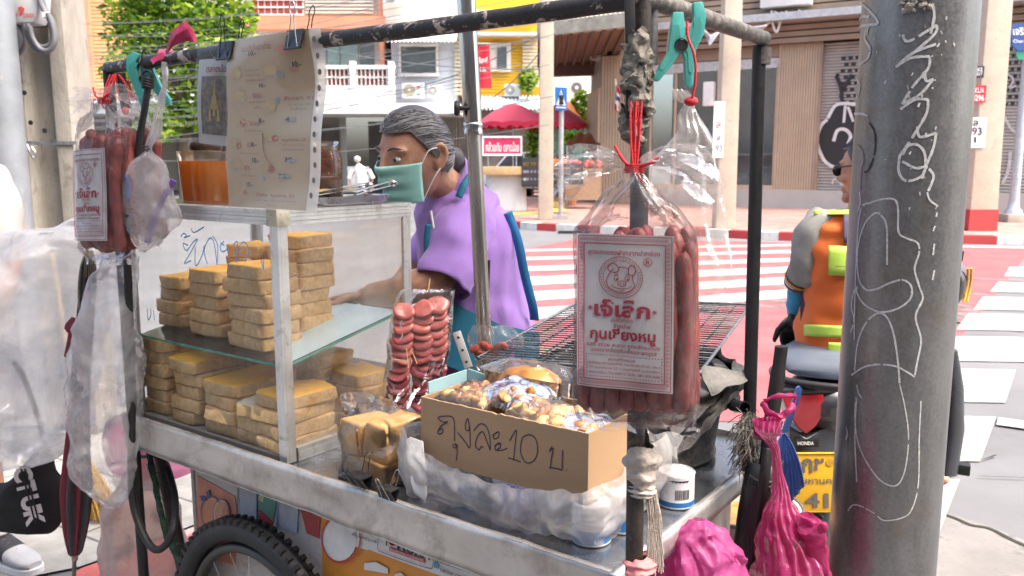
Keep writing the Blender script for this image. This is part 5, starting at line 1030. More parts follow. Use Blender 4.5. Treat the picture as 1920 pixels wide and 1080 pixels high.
# ================================================================ charcoal stove with grill
sc_ = CW(.275, .575, ZT); stv = thing("charcoal_stove", "big soot blackened charcoal stove wrapped in ashy cloth on the cart", "stove", sc_)
m_soot = M("sooty_clay", (.025, .024, .023), .9, 0, .5, 14, .8, 60, dirt=(.20, .18, .16), dscale=14, dlo=.5, dhi=.75); m_ash = M("ashy_cloth", (.11, .105, .095), .9, 0, .5, 22, 1, 90, dirt=(.022, .02, .02), dscale=14, dlo=.42, dhi=.62)
mb = MB(); mb.lathe([(.18, 0), (.192, .012), (.188, .02), (.195, .09), (.215, .16), (.218, .19), (.212, .2), (.185, .2), (.17, .17), (.16, .12), (0, .115)], sc_, 56); mb.jitter(.006, 18); part(mb, "drum", m_soot, stv, smooth=True)
mb = MB()
def cloth(i, j):
    a = i * 2 * math.pi; k = .212 + .022 * math.sin(j * math.pi) + .010 * math.sin(j * 12 + 2 * math.sin(a * 2)) ; k += .02 * max(0, math.cos(a + .5)) * j
    p = sc_ + Vector((k * math.cos(a), k * math.sin(a), .115 + .10 * j)); return p + Vector((nz(p, 16, 1), nz(p, 16, 2), nz(p, 16, 3))) * .018
mb.grid(cloth, 90, 22, 0, True); part(mb, "cloth_band", m_ash, stv, smooth=True)
mb = MB()
for k in range(90): a = R.uniform(0, 6.28); r_ = .155 * math.sqrt(R.random()); s_ = R.uniform(.012, .022); mb.ball(sc_ + Vector((r_ * math.cos(a), r_ * math.sin(a), .135 + R.uniform(0, .04))), (s_, s_ * .8, s_ * .7), 8, 5)
mb.jitter(.012, 40); part(mb, "charcoal", M("charcoal", (.02, .02, .02), .9, 0, .5, 30, .5, 80, dirt=(.22, .21, .2), dscale=20, dlo=.55, dhi=.7), stv)
mb = MB()       # wind shield of ash-covered sheet metal, and hanging plastic
mb.grid(lambda i, j: (lambda p: p + Vector((nz(p, 20, 1), nz(p, 20, 2), nz(p, 20, 3))) * .010)((P(1262, 822, 1.56).lerp(P(1398, 700, 1.74), i)).lerp(P(1262, 790, 1.66).lerp(P(1385, 712, 1.80), i), j)), 30, 12); part(mb, "ash_tray", m_ash, stv, smooth=True)
mb = MB(); mb.grid(lambda i, j: (lambda p: p + Vector((nz(p, 22, 1), nz(p, 22, 2), nz(p, 22, 3))) * .014)((P(1262, 842, 1.55).lerp(P(1396, 720, 1.72), i)).lerp(P(1265, 862, 1.555).lerp(P(1330, 800, 1.65), i), j)), 30, 12); part(mb, "torn_plastic", film("dirty_film", (.72, .68, .64), .35, .3, .25, 26, .9, .2), stv, smooth=True)
mb = MB(); mb.grid(lambda i, j: (lambda p: p + Vector((nz(p, 20, 1), nz(p, 20, 2), nz(p, 20, 3))) * .012)((P(1318, 690, 1.66).lerp(P(1398, 690, 1.70), i)).lerp(P(1330, 740, 1.66).lerp(P(1412, 708, 1.69), i), j)), 20, 10); part(mb, "loose_rag", M("pale_ash_rag", (.25, .24, .22), .9, 0, .3, 20, .8, 60), stv, smooth=True)
# wire grill lying tilted over the stove
A, B_, C_, D = P(895, 672, 1.93), P(1095, 560, 2.36), P(1408, 571, 2.2), P(1312, 700, 1.76)
gr = thing("wire_grill", "rectangular wire cooking grill lying tilted across the charcoal stove", "grill", (A + C_) / 2); m_wire2 = M("grill_wire", (.24, .235, .23), .32, .85, .3, 30, .1, 90)
mb = MB(); mb.tube(spline([A, A.lerp(D, .5), D], 4) + spline([D, D.lerp(C_, .5), C_], 4) + spline([C_, C_.lerp(B_, .5), B_], 4) + spline([B_, B_.lerp(A, .5)], 4), .0042, 8, closed=True); part(mb, "rim_wire", m_wire2, gr, smooth=True)
mb = MB()
for k in range(1, 32): mb.tube([A.lerp(B_, k / 32), D.lerp(C_, k / 32)], .0019, 6)
for k in range(1, 12): mb.tube([A.lerp(D, k / 12) - Z * .003, B_.lerp(C_, k / 12) - Z * .003], .0023, 6)
part(mb, "mesh_wires", m_wire2, gr, smooth=True)
for q, d in ((A, (D - A)), (D, (A - D))): d = d.normalized(); mb = MB(); mb.tube(spline([q + d * .02, q - Z * .012 - d * .004, q - Z * .03 + d * .006, q - Z * .024 + d * .02], 4), .0028, 6); part(mb, "hook", m_wire2, gr, smooth=True)
# ================================================================ umbrella over the cart: telescopic steel pole, canopy above the picture
pb, pt = P(908, 640, 2.06), P(872, -30, 2.06); d = (pt - pb).normalized(); um = thing("cart_umbrella", "telescopic polished steel umbrella pole rising from the cart behind the case", "umbrella", Vector((pb.x, pb.y, .8)))
j1 = P(887, 236, 2.06); lo = pb - d * .35; mb = MB(); mb.tube([lo, j1], .0185, 20); part(mb, "lower_pole", M("dull_steel", (.45, .43, .40), .28, .9, .2, 30, .05, 60, stretch=(1, 1, .1)), um, smooth=True)
mb = MB(); mb.tube([j1 - d * .005, pt + d * .75], .0225, 20); part(mb, "upper_pole", m_chrome, um, smooth=True)
mb = MB(); mb.lathe([(.019, -.022), (.0245, -.02), (.0245, -.012), (.023, -.008), (.0245, 0), (.0245, .006), (.022, .008)], j1, 20); part(mb, "collar", m_chrome, um, smooth=True)
kn = P(866, 203, 2.04); mb = MB(); mb.lathe([(.0, -.006), (.016, -.006), (.019, 0), (.016, .006), (.006, .008), (.005, .03)], kn - Vector((.012, 0, 0)), 18, (Z, Vector((0, 1, 0)), Vector((1, 0, 0)))); mb.v = [p + Z * .0 for p in mb.v]; part(mb, "clamp_knob", m_dplast, um, smooth=True)
ap = pt + d * .7
mb = MB(); mb.grid(lambda i, j: ap + Vector((.85 * j * math.cos(i * 2 * math.pi), .85 * j * math.sin(i * 2 * math.pi), -.42 * j ** 1.4 + .03 * abs(math.sin(i * 8 * math.pi)) * j)), 96, 10, 0, True); part(mb, "canopy", film("canopy_cloth", (.95, .93, .92), .55, .02, .5, 3, .1, .05), um, smooth=True)
for k in range(8): a = k * math.pi / 4; mb = MB(); mb.tube([ap - Z * .03, ap + Vector((.83 * math.cos(a), .83 * math.sin(a), -.43))], .006, 6); part(mb, "rib", m_steel, um)
mb = MB(); mb.bar(P(914, 488, 2.09), P(912, 556, 2.09), .014, .02, (0, 1, 0)); part(mb, "bracket", m_black, um)
# ================================================================ the steel lamp pole at the right
PX0 = P(1688, 540, 1.65); PC = Vector((PX0.x, PX0.y, 0)); PR = .1045
m_gal, n, b, L = nodes("galvanised_pole"); tcx = n.nodes.new("ShaderNodeTexCoord"); co = tcx.outputs["Object"]
mp = n.nodes.new("ShaderNodeMapping"); mp.inputs["Scale"].default_value = (1, 1, .35); L.new(co, mp.inputs[0])
t1 = tex_noise(n, L, mp.outputs[0], 9, 8, .7); t2 = tex_noise(n, L, co, 140, 5, .7); t3 = tex_noise(n, L, co, 3, 8, .7, .4)
c1 = ramp(n, L, t1.outputs[0], [(.25, (.115, .115, .113)), (.72, (.29, .29, .285))]).outputs[0]
c2 = mixc(n, L, .16, c1, ramp(n, L, t2.outputs[0], [(.38, (.05, .05, .05)), (.62, (.32, .31, .30))]).outputs[0])
c3 = mixc(n, L, ramp(n, L, t3.outputs[0], [(.56, (0, 0, 0)), (.66, (1, 1, 1))]).outputs[0], c2, (.20, .17, .14)); L.new(c3, b.inputs["Base Color"])
b.inputs["Metallic"].default_value = .75; L.new(ramp(n, L, t2.outputs[0], [(.3, (.30,) * 3), (.7, (.44,) * 3)]).outputs[0], b.inputs["Roughness"])
bp = n.nodes.new("ShaderNodeBump"); bp.inputs["Strength"].default_value = .12; bp.inputs["Distance"].default_value = .002; L.new(t2.outputs[0], bp.inputs["Height"]); L.new(bp.outputs[0], b.inputs["Normal"])
pole = thing("lamp_pole", "thick grey galvanised steel pole scrawled with white marker in the right foreground", "steel pole", PC)
mb = MB(); mb.lathe([(PR, 0), (PR, 1.2), (PR * .985, 2.2), (PR * .96, 4), (PR * .7, 8)], PC, 72); part(mb, "shaft", m_gal, pole, smooth=True)
mb = MB(); mb.lathe([(.2, 0), (.2, .025), (PR + .004, .026)], PC, 32); part(mb, "base_plate", m_steel, pole)
def pole_hit(x, y):
    d = ray(x, y); a = d.x ** 2 + d.y ** 2; e = EYE - PC; b_ = e.x * d.x + e.y * d.y; c = e.x ** 2 + e.y ** 2 - PR ** 2; ds = b_ * b_ - a * c
    t = (-b_ - math.sqrt(max(0, ds))) / a; p = EYE + d * t; n_ = Vector((p.x - PC.x, p.y - PC.y, 0)).normalized(); return p, n_
def scrawl(mb, pts, wd, off, m=0):
    f0 = len(mb.f)
    pp = spline([Vector((off[0] + x / 3, off[1] + y / 3, 0)) for x, y in pts], 7); h = [pole_hit(q.x, q.y) for q in pp]
    mb.ribbon([q[0] for q in h], [wd * (.7 + .5 * abs(nz((i * .4, x, y), 1))) for i in range(len(h))], [q[1] for q in h], .0005, m); kp_ = [f for i, f in enumerate(mb.f[f0:]) if nz((i * .9, x * .1, y * .1), 1.3) > -.48]; mb.f[f0:] = kp_; mb.m[f0:] = [m] * len(kp_)
mb = MB(); A_ = (1280, 0); B2 = (1280, 360); C2_ = (1280, 720)
for pts in ([(1240, 195), (1250, 225), (1290, 225), (1430, 140)], [(1430, 140), (1405, 205), (1200, 378)], [(1200, 378), (1290, 300), (1425, 248)], [(1200, 375), (1290, 325), (1390, 318)], [(1390, 318), (1380, 385), (1300, 480), (1235, 585)], [(1235, 585), (1335, 530), (1410, 445)], [(1410, 445), (1370, 455), (1360, 405), (1345, 440)],
            [(1225, 615), (1310, 560), (1380, 560)], [(1380, 560), (1370, 640), (1300, 760), (1220, 880)], [(1320, 710), (1335, 770), (1425, 748)], [(1425, 748), (1410, 830), (1370, 930), (1345, 1005)], [(1220, 880), (1215, 960), (1250, 1015), (1320, 1005), (1362, 960), (1360, 860), (1320, 815), (1270, 820), (1235, 870)], [(1235, 908), (1310, 945), (1370, 940), (1410, 985), (1400, 1030), (1380, 1075)],
            [(1000, 15), (1060, 70), (1100, 130), (1050, 145), (1035, 200)], [(985, 200), (1000, 150), (1100, 135)], [(985, 130), (1010, 95), (1050, 95)], [(1035, 150), (1025, 215), (1055, 275), (1040, 330), (990, 365)], [(975, 440), (998, 480), (980, 560)], [(1405, 20), (1415, 90), (1395, 190)], [(965, 640), (1010, 640), (1040, 652)]):
    scrawl(mb, pts, .0062, A_)
for pts in ([(965, 830), (975, 430), (1000, 110), (1060, 60), (1140, 38), (1195, 45), (1212, 100), (1215, 225), (1260, 260), (1320, 285), (1330, 340), (1305, 430), (1330, 530), (1350, 600), (1310, 700), (1340, 830), (1320, 950), (1305, 1030)],
            [(1150, 410), (1148, 200), (1120, 135), (1080, 120), (1020, 190), (985, 330), (990, 480), (1030, 548), (1090, 545), (1170, 510), (1240, 495), (1285, 530), (1280, 600), (1210, 655), (1110, 675), (1020, 630), (980, 560), (985, 530)],
            [(968, 1005), (985, 850), (1030, 740), (1090, 685), (1145, 700), (1185, 790), (1210, 950), (1220, 1075)], [(950, 1030), (1020, 985), (1100, 970), (1190, 978), (1250, 1005), (1305, 1040)], [(985, 110), (1000, 60), (995, 0)], [(1375, 0), (1390, 45), (1435, 80)], [(1430, 115), (1425, 140)], [(1420, 190), (1408, 220)], [(1415, 290), (1408, 355)], [(1415, 440), (1405, 495)], [(965, 550), (950, 640), (965, 720), (945, 790)]): scrawl(mb, pts, .0044, B2)
for pts in ([(1220, 0), (1250, 130), (1270, 290), (1255, 460), (1220, 555), (1170, 572), (1100, 530), (1030, 430), (985, 320), (970, 190), (975, 75)], [(980, 80), (970, 300), (980, 550)], [(980, 5), (990, 50), (1008, 80)], [(1340, 95), (1330, 300), (1325, 560), (1290, 700), (1240, 750), (1140, 768), (1095, 742)], [(930, 712), (960, 680), (1010, 690), (1080, 728)], [(920, 245), (928, 280), (918, 315)]): scrawl(mb, pts, .0034, C2_)
part(mb, "white_scrawl", M("chalk_marker", (.44, .435, .42), .8, 0, .3, 160), pole)
mb = MB(); scrawl(mb, [(1050, 690), (1082, 750), (1080, 860), (1050, 950), (1022, 970)], .0045, A_); scrawl(mb, [(985, 810), (1015, 850), (1020, 920), (1008, 950), (1003, 1070)], .002, A_); part(mb, "black_scrawl", M("black_marker", (.015, .015, .015), .5), pole)
mb = MB()
for k in range(55): x, y = R.uniform(1690, 1745), R.uniform(-12, 22); p, n_ = pole_hit(x, y); s_ = R.uniform(.002, .006); mb.ball(p, (s_, s_, s_), 7, 5)
mb.jitter(.004, 90); part(mb, "dried_mortar", M("dried_mortar", (.27, .24, .2), .95), pole)
mb = MB()
for k in range(40):
    x, y = R.uniform(1610, 1790), R.uniform(20, 420); p, n_ = pole_hit(x, y); mb.ribbon([p, p + Vector((R.uniform(-.004, .004), 0, R.uniform(-.008, .008)))], R.uniform(.001, .0035), n_, .001)
part(mb, "paint_flecks", M("chalk_marker", (.52, .51, .49), .8), pole)
# ================================================================ bodies
def add_head(mb, c, f, up, s=1.0, mask=False):
    f = f.normalized(); r = f.cross(up).normalized(); up = r.cross(f).normalized()
    def at(x, y, z): return c + (r * x + f * y + up * z) * s      # x right, y forward, z up from the head centre
    def fn(i, j):
        a = i * 2 * math.pi; q = (j * .996 + .002 - .5) * math.pi; x, y, z = math.cos(q) * math.cos(a), math.cos(q) * math.sin(a), math.sin(q)
        w_ = .074; d_ = .092; h_ = .112
        if z < 0: w_ *= 1 - .28 * (-z) ** 1.3; d_ *= 1 - .10 * (-z)
        if y > 0 and z < 0: d_ *= 1.06
        if y < 0 and z < -.3: d_ *= .8
        return at(x * w_, y * d_, z * h_)
    mb.grid(fn, 40, 28, 0, True)
    A3 = (r, f, up)
    mb.ball(at(0, .078, -.088), (.026 * s, .022 * s, .018 * s), 12, 8, 0, A3)        # chin
    mb.tube([at(0, .086, .022), at(0, .102, -.012), at(0, .110, -.028)], [.007 * s, .010 * s, .013 * s], 10); mb.ball(at(.012, .098, -.030), .008 * s, 8, 6); mb.ball(at(-.012, .098, -.030), .008 * s, 8, 6)
    for sx in (-1, 1):
        mb.ball(at(.034 * sx, .072, .028), (.026 * s, .012 * s, .008 * s), 12, 8, 0, A3); mb.ball(at(.045 * sx, .062, -.025), (.02 * s, .018 * s, .018 * s), 12, 8, 0, A3)
        e = spline([at(.076 * sx, -.004, .022), at(.086 * sx, -.020, .026), at(.088 * sx, -.028, .004), at(.083 * sx, -.016, -.022), at(.075 * sx, -.003, -.034)], 4); mb.tube(e, .0068 * s, 8); mb.ball(at(.076 * sx, -.010, -.003), (.006 * s, .016 * s, .024 * s), 10, 8, 0, A3)
    mb.ball(at(0, .088, -.055), (.024 * s, .012 * s, .005 * s), 12, 8, 0, A3); mb.ball(at(0, .086, -.064), (.02 * s, .012 * s, .006 * s), 12, 8, 0, A3)
    return at, A3
def add_hand(mb, w_, d, pn, side, curl=.6, s=1.0):
    """wrist, direction of the fingers, palm normal: palm, four unequal curled fingers and a thumb off the side"""
    d = d.normalized(); pn = (pn - d * pn.dot(d)).normalized(); x = d.cross(pn) * side
    mb.ball(w_ + d * .045 * s, (.04 * s, .048 * s, .016 * s), 16, 10, 0, (x, d, pn)); mb.tube([w_ - d * .02, w_ + d * .02 * s], [.024 * s, .027 * s], 10)
    for k, (o, l) in enumerate(((.028, .072), (.010, .082), (-.009, .076), (-.027, .060))):
        p = w_ + x * o * s + d * .08 * s; pts = [p - d * .02 * s]; a = 0; q = p
        for m_ in range(3): pts.append(q); a += curl * (.7 if m_ else .45); q = q + (d * math.cos(a) + pn * math.sin(a)) * l * s * (.45, .32, .23)[m_]
        pts.append(q); mb.tube(pts, [.0095 * s, .0092 * s, .0086 * s, .0078 * s, .0062 * s], 9)
    p = w_ + x * .030 * s + d * .022 * s; e = (d * .6 + x * .75 + pn * .25).normalized(); e2 = (d * .9 + x * .25 + pn * .4).normalized(); mb.tube([p, p + e * .034 * s, p + e * .034 * s + e2 * .026 * s, p + e * .034 * s + e2 * .048 * s], [.0125 * s, .011 * s, .0095 * s, .007 * s], 9)
def body_obj(mb, parent, vox=.006, name="body", mat=None):
    o = part(mb, name, mat or m_skin, parent); r = o.modifiers.new("merge", 'REMESH'); r.mode = 'VOXEL'; r.voxel_size = vox; r.use_smooth_shade = True
    s = o.modifiers.new("soft", 'SMOOTH'); s.factor = .5; s.iterations = 3; return o
def cring(x, y, hw, hd, Y, tilt=0, n=32, p=.85):
    c = P(x, y, Y); s = (c - EYE).length / F; return ell(c, Vector((hw * s * math.cos(tilt), 0, hw * s * math.sin(tilt))), Vector((0, hd, 0)), n, p)
def cloth(mb, amp=.01, f=9, seed=0, stretch=(1, 1, 1)):
    for i, p in enumerate(mb.v):
        q = Vector((p.x * stretch[0], p.y * stretch[1], p.z * stretch[2])); w_ = 1 - 2 * abs(nz(q, f, seed)); mb.v[i] = p + Vector((nz(q, f, seed + 2), nz(q, f, seed + 5), 0)) * amp + Vector((0, -1, 0)) * amp * .6 * w_
    return mb
# ---------------------------------------------------------------- the vendor
m_purp = M("purple_jersey", (.30, .165, .49), .8, 0, .07, 4, .3, 420, sheen=.25); m_apron = M("teal_apron", (.015, .15, .25), .75, 0, .12, 8, .3, 300); m_mask = M("mask_green", (.33, .66, .57), .8, 0, .05, 20, .2, 300)
vt = P(890, 620, 2.42); ven = thing("person", "person in a purple polo shirt, green face mask and teal apron leaning over the cart", "person", Vector((vt.x, 2.42, 0)))
hc = P(779, 290, 2.25); hf = Vector((-.72, -.66, -.22)); hu = Vector((-.02, -.12, 1)); mb = MB(); at, A3 = add_head(mb, hc, hf, hu, 1.08)
mb.tube([hc + Vector((.035, .045, -.05)), P(832, 345, 2.34), P(852, 395, 2.40)], [.052, .055, .07], 16)
mb.loft([cring(*q, 2.42) for q in ((905, 660, 80, .12), (890, 560, 80, .13), (876, 460, 80, .14), (862, 385, 62, .13), (852, 352, 36, .08))])
mb.tube(spline([P(872, 400, 2.36), P(838, 490, 2.24), P(806, 527, 2.18), P(740, 545, 2.2), P(690, 556, 2.24)], 4), [.062] * 4 + [.052] * 4 + [.046] * 4 + [.036] * 4 + [.028], 14)
add_hand(mb, P(690, 556, 2.24), Vector((-1, .3, -.15)), Vector((0, -.3, -1)), 1, .4)
mb.tube(spline([P(880, 400, 2.56), P(800, 480, 2.66), P(740, 560, 2.6), P(700, 580, 2.5)], 4), [.06] * 4 + [.048] * 4 + [.036] * 4 + [.028], 14); add_hand(mb, P(700, 580, 2.5), Vector((-1, -.4, -.1)), Vector((0, 0, -1)), -1, .5)
for sx in (-.1, .09): hip = P(915, 660, 2.42); mb.tube([hip + Vector((sx, 0, 0)), Vector((hip.x + sx * 1.2, 2.44, .5)), Vector((hip.x + sx * 1.2, 2.5, .06))], [.095, .06, .045], 14); mb.ball(Vector((hip.x + sx * 1.2, 2.44, .045)), (.05, .12, .045), 14, 8)
body_obj(mb, ven, .0055)
mb = MB(); rows = [(912, 690, 100, .15), (908, 640, 101, .155), (902, 600, 101, .16), (890, 545, 100, .165), (881, 490, 99, .17), (873, 440, 95, .17), (865, 400, 88, .165), (858, 370, 73, .145), (851, 350, 53, .11), (846, 338, 40, .082)]
rr = []
for a, b_ in zip(rows, rows[1:]):
    for k in range(5): rr.append(cring(*[a[i] + (b_[i] - a[i]) * k / 5 for i in range(4)], 2.42, 0, 56))
mb.loft(rr, cap=False); cloth(mb, .016, 6, 3, (1, 1, .5)); cloth(mb, .011, 13, 13, (1.5, 1, .6)); cloth(mb, .005, 30, 23, (1.3, 1, .6)); part(mb, "polo_shirt", m_purp, ven, smooth=True)
def sleeve(pts, rad_, n=28, flat=1.0, m=m_purp, amp=.008, seed=0, parent=ven, name="sleeve"):
    pp = spline(pts, 6); mb = MB(); k = len(pp); rs = [rad_[0] + (rad_[-1] - rad_[0]) * (i / (k - 1)) if len(rad_) == 2 else rad_[min(len(rad_) - 1, int(i / (k - 1) * (len(rad_) - 1)))] + 0 for i in range(k)]
    mb.tube(pp, rs, n, cap=False); cloth(mb, amp * 1.3, 11, seed); cloth(mb, amp * .8, 24, seed + 3); o = part(mb, name, m, parent, smooth=True); md = o.modifiers.new("thick", 'SOLIDIFY'); md.thickness = .003; return o
sleeve([P(888, 362, 2.42), P(874, 420, 2.32), P(850, 480, 2.24), P(829, 534, 2.19)], (.05, .082, .086, .084, .082, .081, .08, .079), 32, 1, m_purp, .012, 4)
sleeve([P(872, 372, 2.52), P(830, 440, 2.62), P(800, 490, 2.65)], (.085, .075), 28, 1, m_purp, .01, 6)
mb = MB()      # collar with white piping
cc = P(836, 352, 2.36); nk = (P(852, 395, 2.42) - P(820, 330, 2.3)).normalized(); xx = Vector((.9, -.3, .35)).normalized(); yy = nk.cross(xx).normalized()
def col(i, j, k=0): a = -2.5 + 5.0 * i; rr_ = .066 + .03 * j + .002 * math.sin(a * 3); return cc + (xx * math.cos(a) + yy * math.sin(a)) * (rr_ + k) + Vector((0, 0, .045)) - Vector((0, 0, .06)) * j ** 1.4 - nk * .01
mb.grid(col, 40, 6); o = part(mb, "collar", m_purp, ven, smooth=True); md = o.modifiers.new("thick", 'SOLIDIFY'); md.thickness = .003
mb = MB(); mb.tube([col(i / 40, 1.02, .001) for i in range(41)], .0024, 6); part(mb, "collar_piping", m_white, ven, smooth=True)
mb = MB(); mb.tube(spline([P(808, 395, 2.235), P(813, 425, 2.235), P(822, 455, 2.225)], 5), .0035, 6); mb.ball(P(826, 414, 2.235), (.006, .003, .002), 8, 6); part(mb, "placket_piping", m_white, ven)
mb = MB(); mb.grid(lambda i, j: P(832 + 180 * i - 40 * j * (1 - i), 556 + 30 * math.sin(i * 2) + 110 * j + 40 * i, 2.20 + .12 * i * i) + Vector((0, .008 * math.sin(i * 18 + j * 3), 0)), 30, 14); part(mb, "apron", m_apron, ven, smooth=True)
mb = MB(); mb.ribbon(spline([P(953, 398, 2.32), P(972, 452, 2.30), P(985, 515, 2.30), P(1000, 575, 2.31), P(1003, 600, 2.33)], 8), .026, (-.3, -1, 0), .006); o = part(mb, "apron_strap", M("blue_strap", (.02, .17, .38), .7), ven, smooth=True); md = o.modifiers.new("thick", 'SOLIDIFY'); md.thickness = .003
mb = MB(); mb.ribbon(spline([P(884, 330, 2.30), P(872, 348, 2.27), P(862, 372, 2.26)], 6), .02, (-.2, -1, .3), .012); mb.ribbon(spline([P(803, 420, 2.22), P(800, 455, 2.22), P(802, 500, 2.22)], 6), .016, (0, -1, 0), .004); o = part(mb, "neck_strap", m_apron, ven, smooth=True); md = o.modifiers.new("thick", 'SOLIDIFY'); md.thickness = .003
# mask, eyes, brows, hair
mb = MB()
def mk(i, j):
    a = (i - .5) * 2.5; z = -.004 - .098 * j; w_ = .079 * (1 - .22 * j); d_ = .101 - .012 * abs(j - .3) + .004 * math.sin(j * 18) * (1 - abs(i - .5) * 2) + .020 * math.exp(-(a / .32) ** 2) * (1 - .7 * j); return at(math.sin(a) * w_ * 1.03, max(.02, math.cos(a)) ** .75 * d_, z)
mb.grid(mk, 26, 20); o = part(mb, "face_mask", m_mask, ven, smooth=True); md = o.modifiers.new("thick", 'SOLIDIFY'); md.thickness = .002
mb = MB()
for sx in (0, 1):
    e = at((.082 if sx else -.082), -.016, .02); mb.tube(spline([mk(sx, .05), at((.084 if sx else -.084), .02, .02), e], 5), .0013, 6); mb.tube(spline([mk(sx, .95), at((.08 if sx else -.08), .01, -.045), at((.083 if sx else -.083), -.02, -.022)], 5), .0013, 6)
part(mb, "ear_loops", m_white, ven)
for sx in (-1, 1):
    mb = MB(); mb.ball(at(.033 * sx, .079, .008), (.0125, .008, .0065), 14, 8, 0, A3); mb.ball(at(.033 * sx, .0855, .008), (.0052, .003, .0052), 10, 6, 1, A3); part(mb, "eye", [M("eye_white", (.6, .57, .54), .3), m_ink], ven, smooth=True)
    mb = MB(); mb.tube(spline([at(.016 * sx, .090, .030), at(.035 * sx, .086, .036), at(.056 * sx, .070, .030)], 4), [.002, .002, .003, .003, .003, .0025, .002, .0015, .001], 6); part(mb, "eyebrow", M("hair_dark", (.03, .028, .03), .6), ven)
def hair(at, parent, mats, hl=.35, bun=True, long_=1.0, nst=520):
    mb = MB(); n1, n2 = 56, 34
    def hp(a, q, k=1.07):
        x, y, z = math.cos(q) * math.cos(a), math.cos(q) * math.sin(a), math.sin(q); w_ = .079; d_ = .098; h_ = .116
        if z < 0: w_ *= 1 - .2 * (-z)
        return at(x * w_ * k, y * d_ * k, z * h_ * k)
    def lim(a): y = math.sin(a); return .62 if y > .55 else (.62 - (.55 - y) * 1.1 if y > .05 else (.05 - (.05 - y) * 1.0 if y > -.4 else -.42))
    mb.grid(lambda i, j: hp(i * 2 * math.pi, lim(i * 2 * math.pi) + (math.pi / 2 * .995 - lim(i * 2 * math.pi)) * j, 1.045), n1, n2, 0, True)
    for k in range(nst):           # combed strands, hairline to nape
        a = R.uniform(-math.pi, math.pi) if k % 3 else R.uniform(.2, math.pi - .2); q0 = lim(a) + R.random() * .5; e = Vector((R.uniform(-.02, .02), -.100, R.uniform(-.06, .0))); pts = []
        for s_ in range(9):
            t = s_ / 8; tgt = -math.pi / 2 + (a + math.pi / 2 if a < math.pi / 2 else a - 1.5 * math.pi) * (1 - t) ** 1.2
            pts.append(hp(tgt, q0 * (1 - t) + (-.15 * t) + .55 * math.sin(math.pi * t) * max(0, math.sin(a)), 1.055 + R.uniform(0, .02)))
        mb.tube(pts, [.0005] + [.0010] * 7 + [.0007], 4, m=1 + (R.random() < .62))
    if bun: mb.ball(at(0, -.112, -.04), (.036, .028, .04), 16, 10, 0); mb.ball(at(0, -.098, -.085), (.03, .022, .035), 12, 8, 0)
    return part(mb, "hair", mats, parent, smooth=True)
hair(at, ven, [M("hair_charcoal", (.06, .058, .06), .45, 0, .5, 60, .6, 260, stretch=(1, 1, .25)), M("hair_dark", (.03, .028, .03), .6), M("hair_silver", (.26, .255, .26), .4)])
# ---------------------------------------------------------------- rider and scooter
m_vest = M("orange_vest", (.72, .145, .02), .75, 0, .08, 4, .3, 350, sheen=.1); m_hi = M("lime_reflective", (.42, .62, .08), .55, 0, .08, 30, .2, 200); m_navy = M("navy_cloth", (.06, .055, .09), .8, 0, .15, 8, .3, 300); m_grey = M("grey_cotton", (.24, .235, .21), .85, 0, .1, 6, .4, 300)
RY = 2.78; rp = P(1605, 680, RY); rid = thing("person", "person in an orange vest with lime stripes sitting on the scooter, back to the camera", "person", Vector((rp.x, RY, 0)))
mb = MB(); h2 = P(1632, 318, 2.84); f2 = Vector((-.62, .78, -.08)); at2, A2 = add_head(mb, h2, f2, Z, 1.05)
mb.tube([h2 - Z * .05, P(1625, 400, 2.80)], [.058, .062], 14)
mb.loft([cring(*q, RY) for q in ((1605, 680, 80, .11), (1602, 600, 78, .11), (1600, 500, 76, .115), (1604, 430, 76, .1), (1612, 395, 40, .06))])
LA = [P(1542, 425, 2.80), P(1512, 490, 2.78), P(1497, 545, 2.84), P(1493, 590, 2.95)]; mb.tube(spline(LA, 4), [.056] * 4 + [.045] * 4 + [.034] * 4 + [.028], 14)
add_hand(mb, LA[-1], Vector((.05, .7, -.5)), Vector((.3, -.3, -1)), 1, .75, .95)
RA = [P(1668, 425, 2.80), P(1715, 500, 2.84), P(1735, 560, 3.0), P(1742, 590, 3.15)]; mb.tube(spline(RA, 4), [.056] * 4 + [.045] * 4 + [.034] * 4 + [.028], 14); add_hand(mb, RA[-1], Vector((0, .8, -.4)), Vector((0, -.2, -1)), -1, .75, .95)
for a, k, f_ in ((P(1570, 680, 2.8), P(1540, 720, 3.15), P(1560, 900, 3.2)), (P(1640, 680, 2.8), P(1742, 730, 3.1), P(1755, 905, 3.0))): mb.tube([a, k, f_ + Z * .06], [.085, .062, .042], 14); mb.ball(f_ + Vector((0, .05, .03)), (.045, .12, .04), 14, 8)
body_obj(mb, rid, .0065)
mb = MB(); rows = [(1603, 690, 96, .14), (1601, 668, 97, .145), (1599, 640, 96, .145), (1597, 590, 90, .14), (1598, 540, 85, .14), (1600, 490, 84, .14), (1602, 450, 86, .13), (1606, 420, 82, .11), (1610, 402, 66, .09), (1613, 392, 42, .07)]
rr = []
for a, b_ in zip(rows, rows[1:]):
    for k in range(5): rr.append(cring(*[a[i] + (b_[i] - a[i]) * k / 5 for i in range(4)], RY, 0, 64))
mb.loft(rr, cap=False); cloth(mb, .014, 6, 8, (1, 1, 1.6)); cloth(mb, .010, 14, 18, (.6, 1, 1.8)); part(mb, "vest", m_vest, rid, smooth=True)
def onvest(x, y): # a point on the back of the vest under a picture point
    for i in range(len(rows) - 1):
        if rows[i + 1][1] <= y <= rows[i][1]:
            t = (rows[i][1] - y) / (rows[i][1] - rows[i + 1][1]); cx, _, hw, hd = [rows[i][q] + (rows[i + 1][q] - rows[i][q]) * t for q in range(4)]; s = max(-.98, min(.98, (x - cx) / hw)); return P(x, y, RY - hd * math.sqrt(1 - abs(s) ** 2.3) - .015)
    return P(x, y, RY - .16)
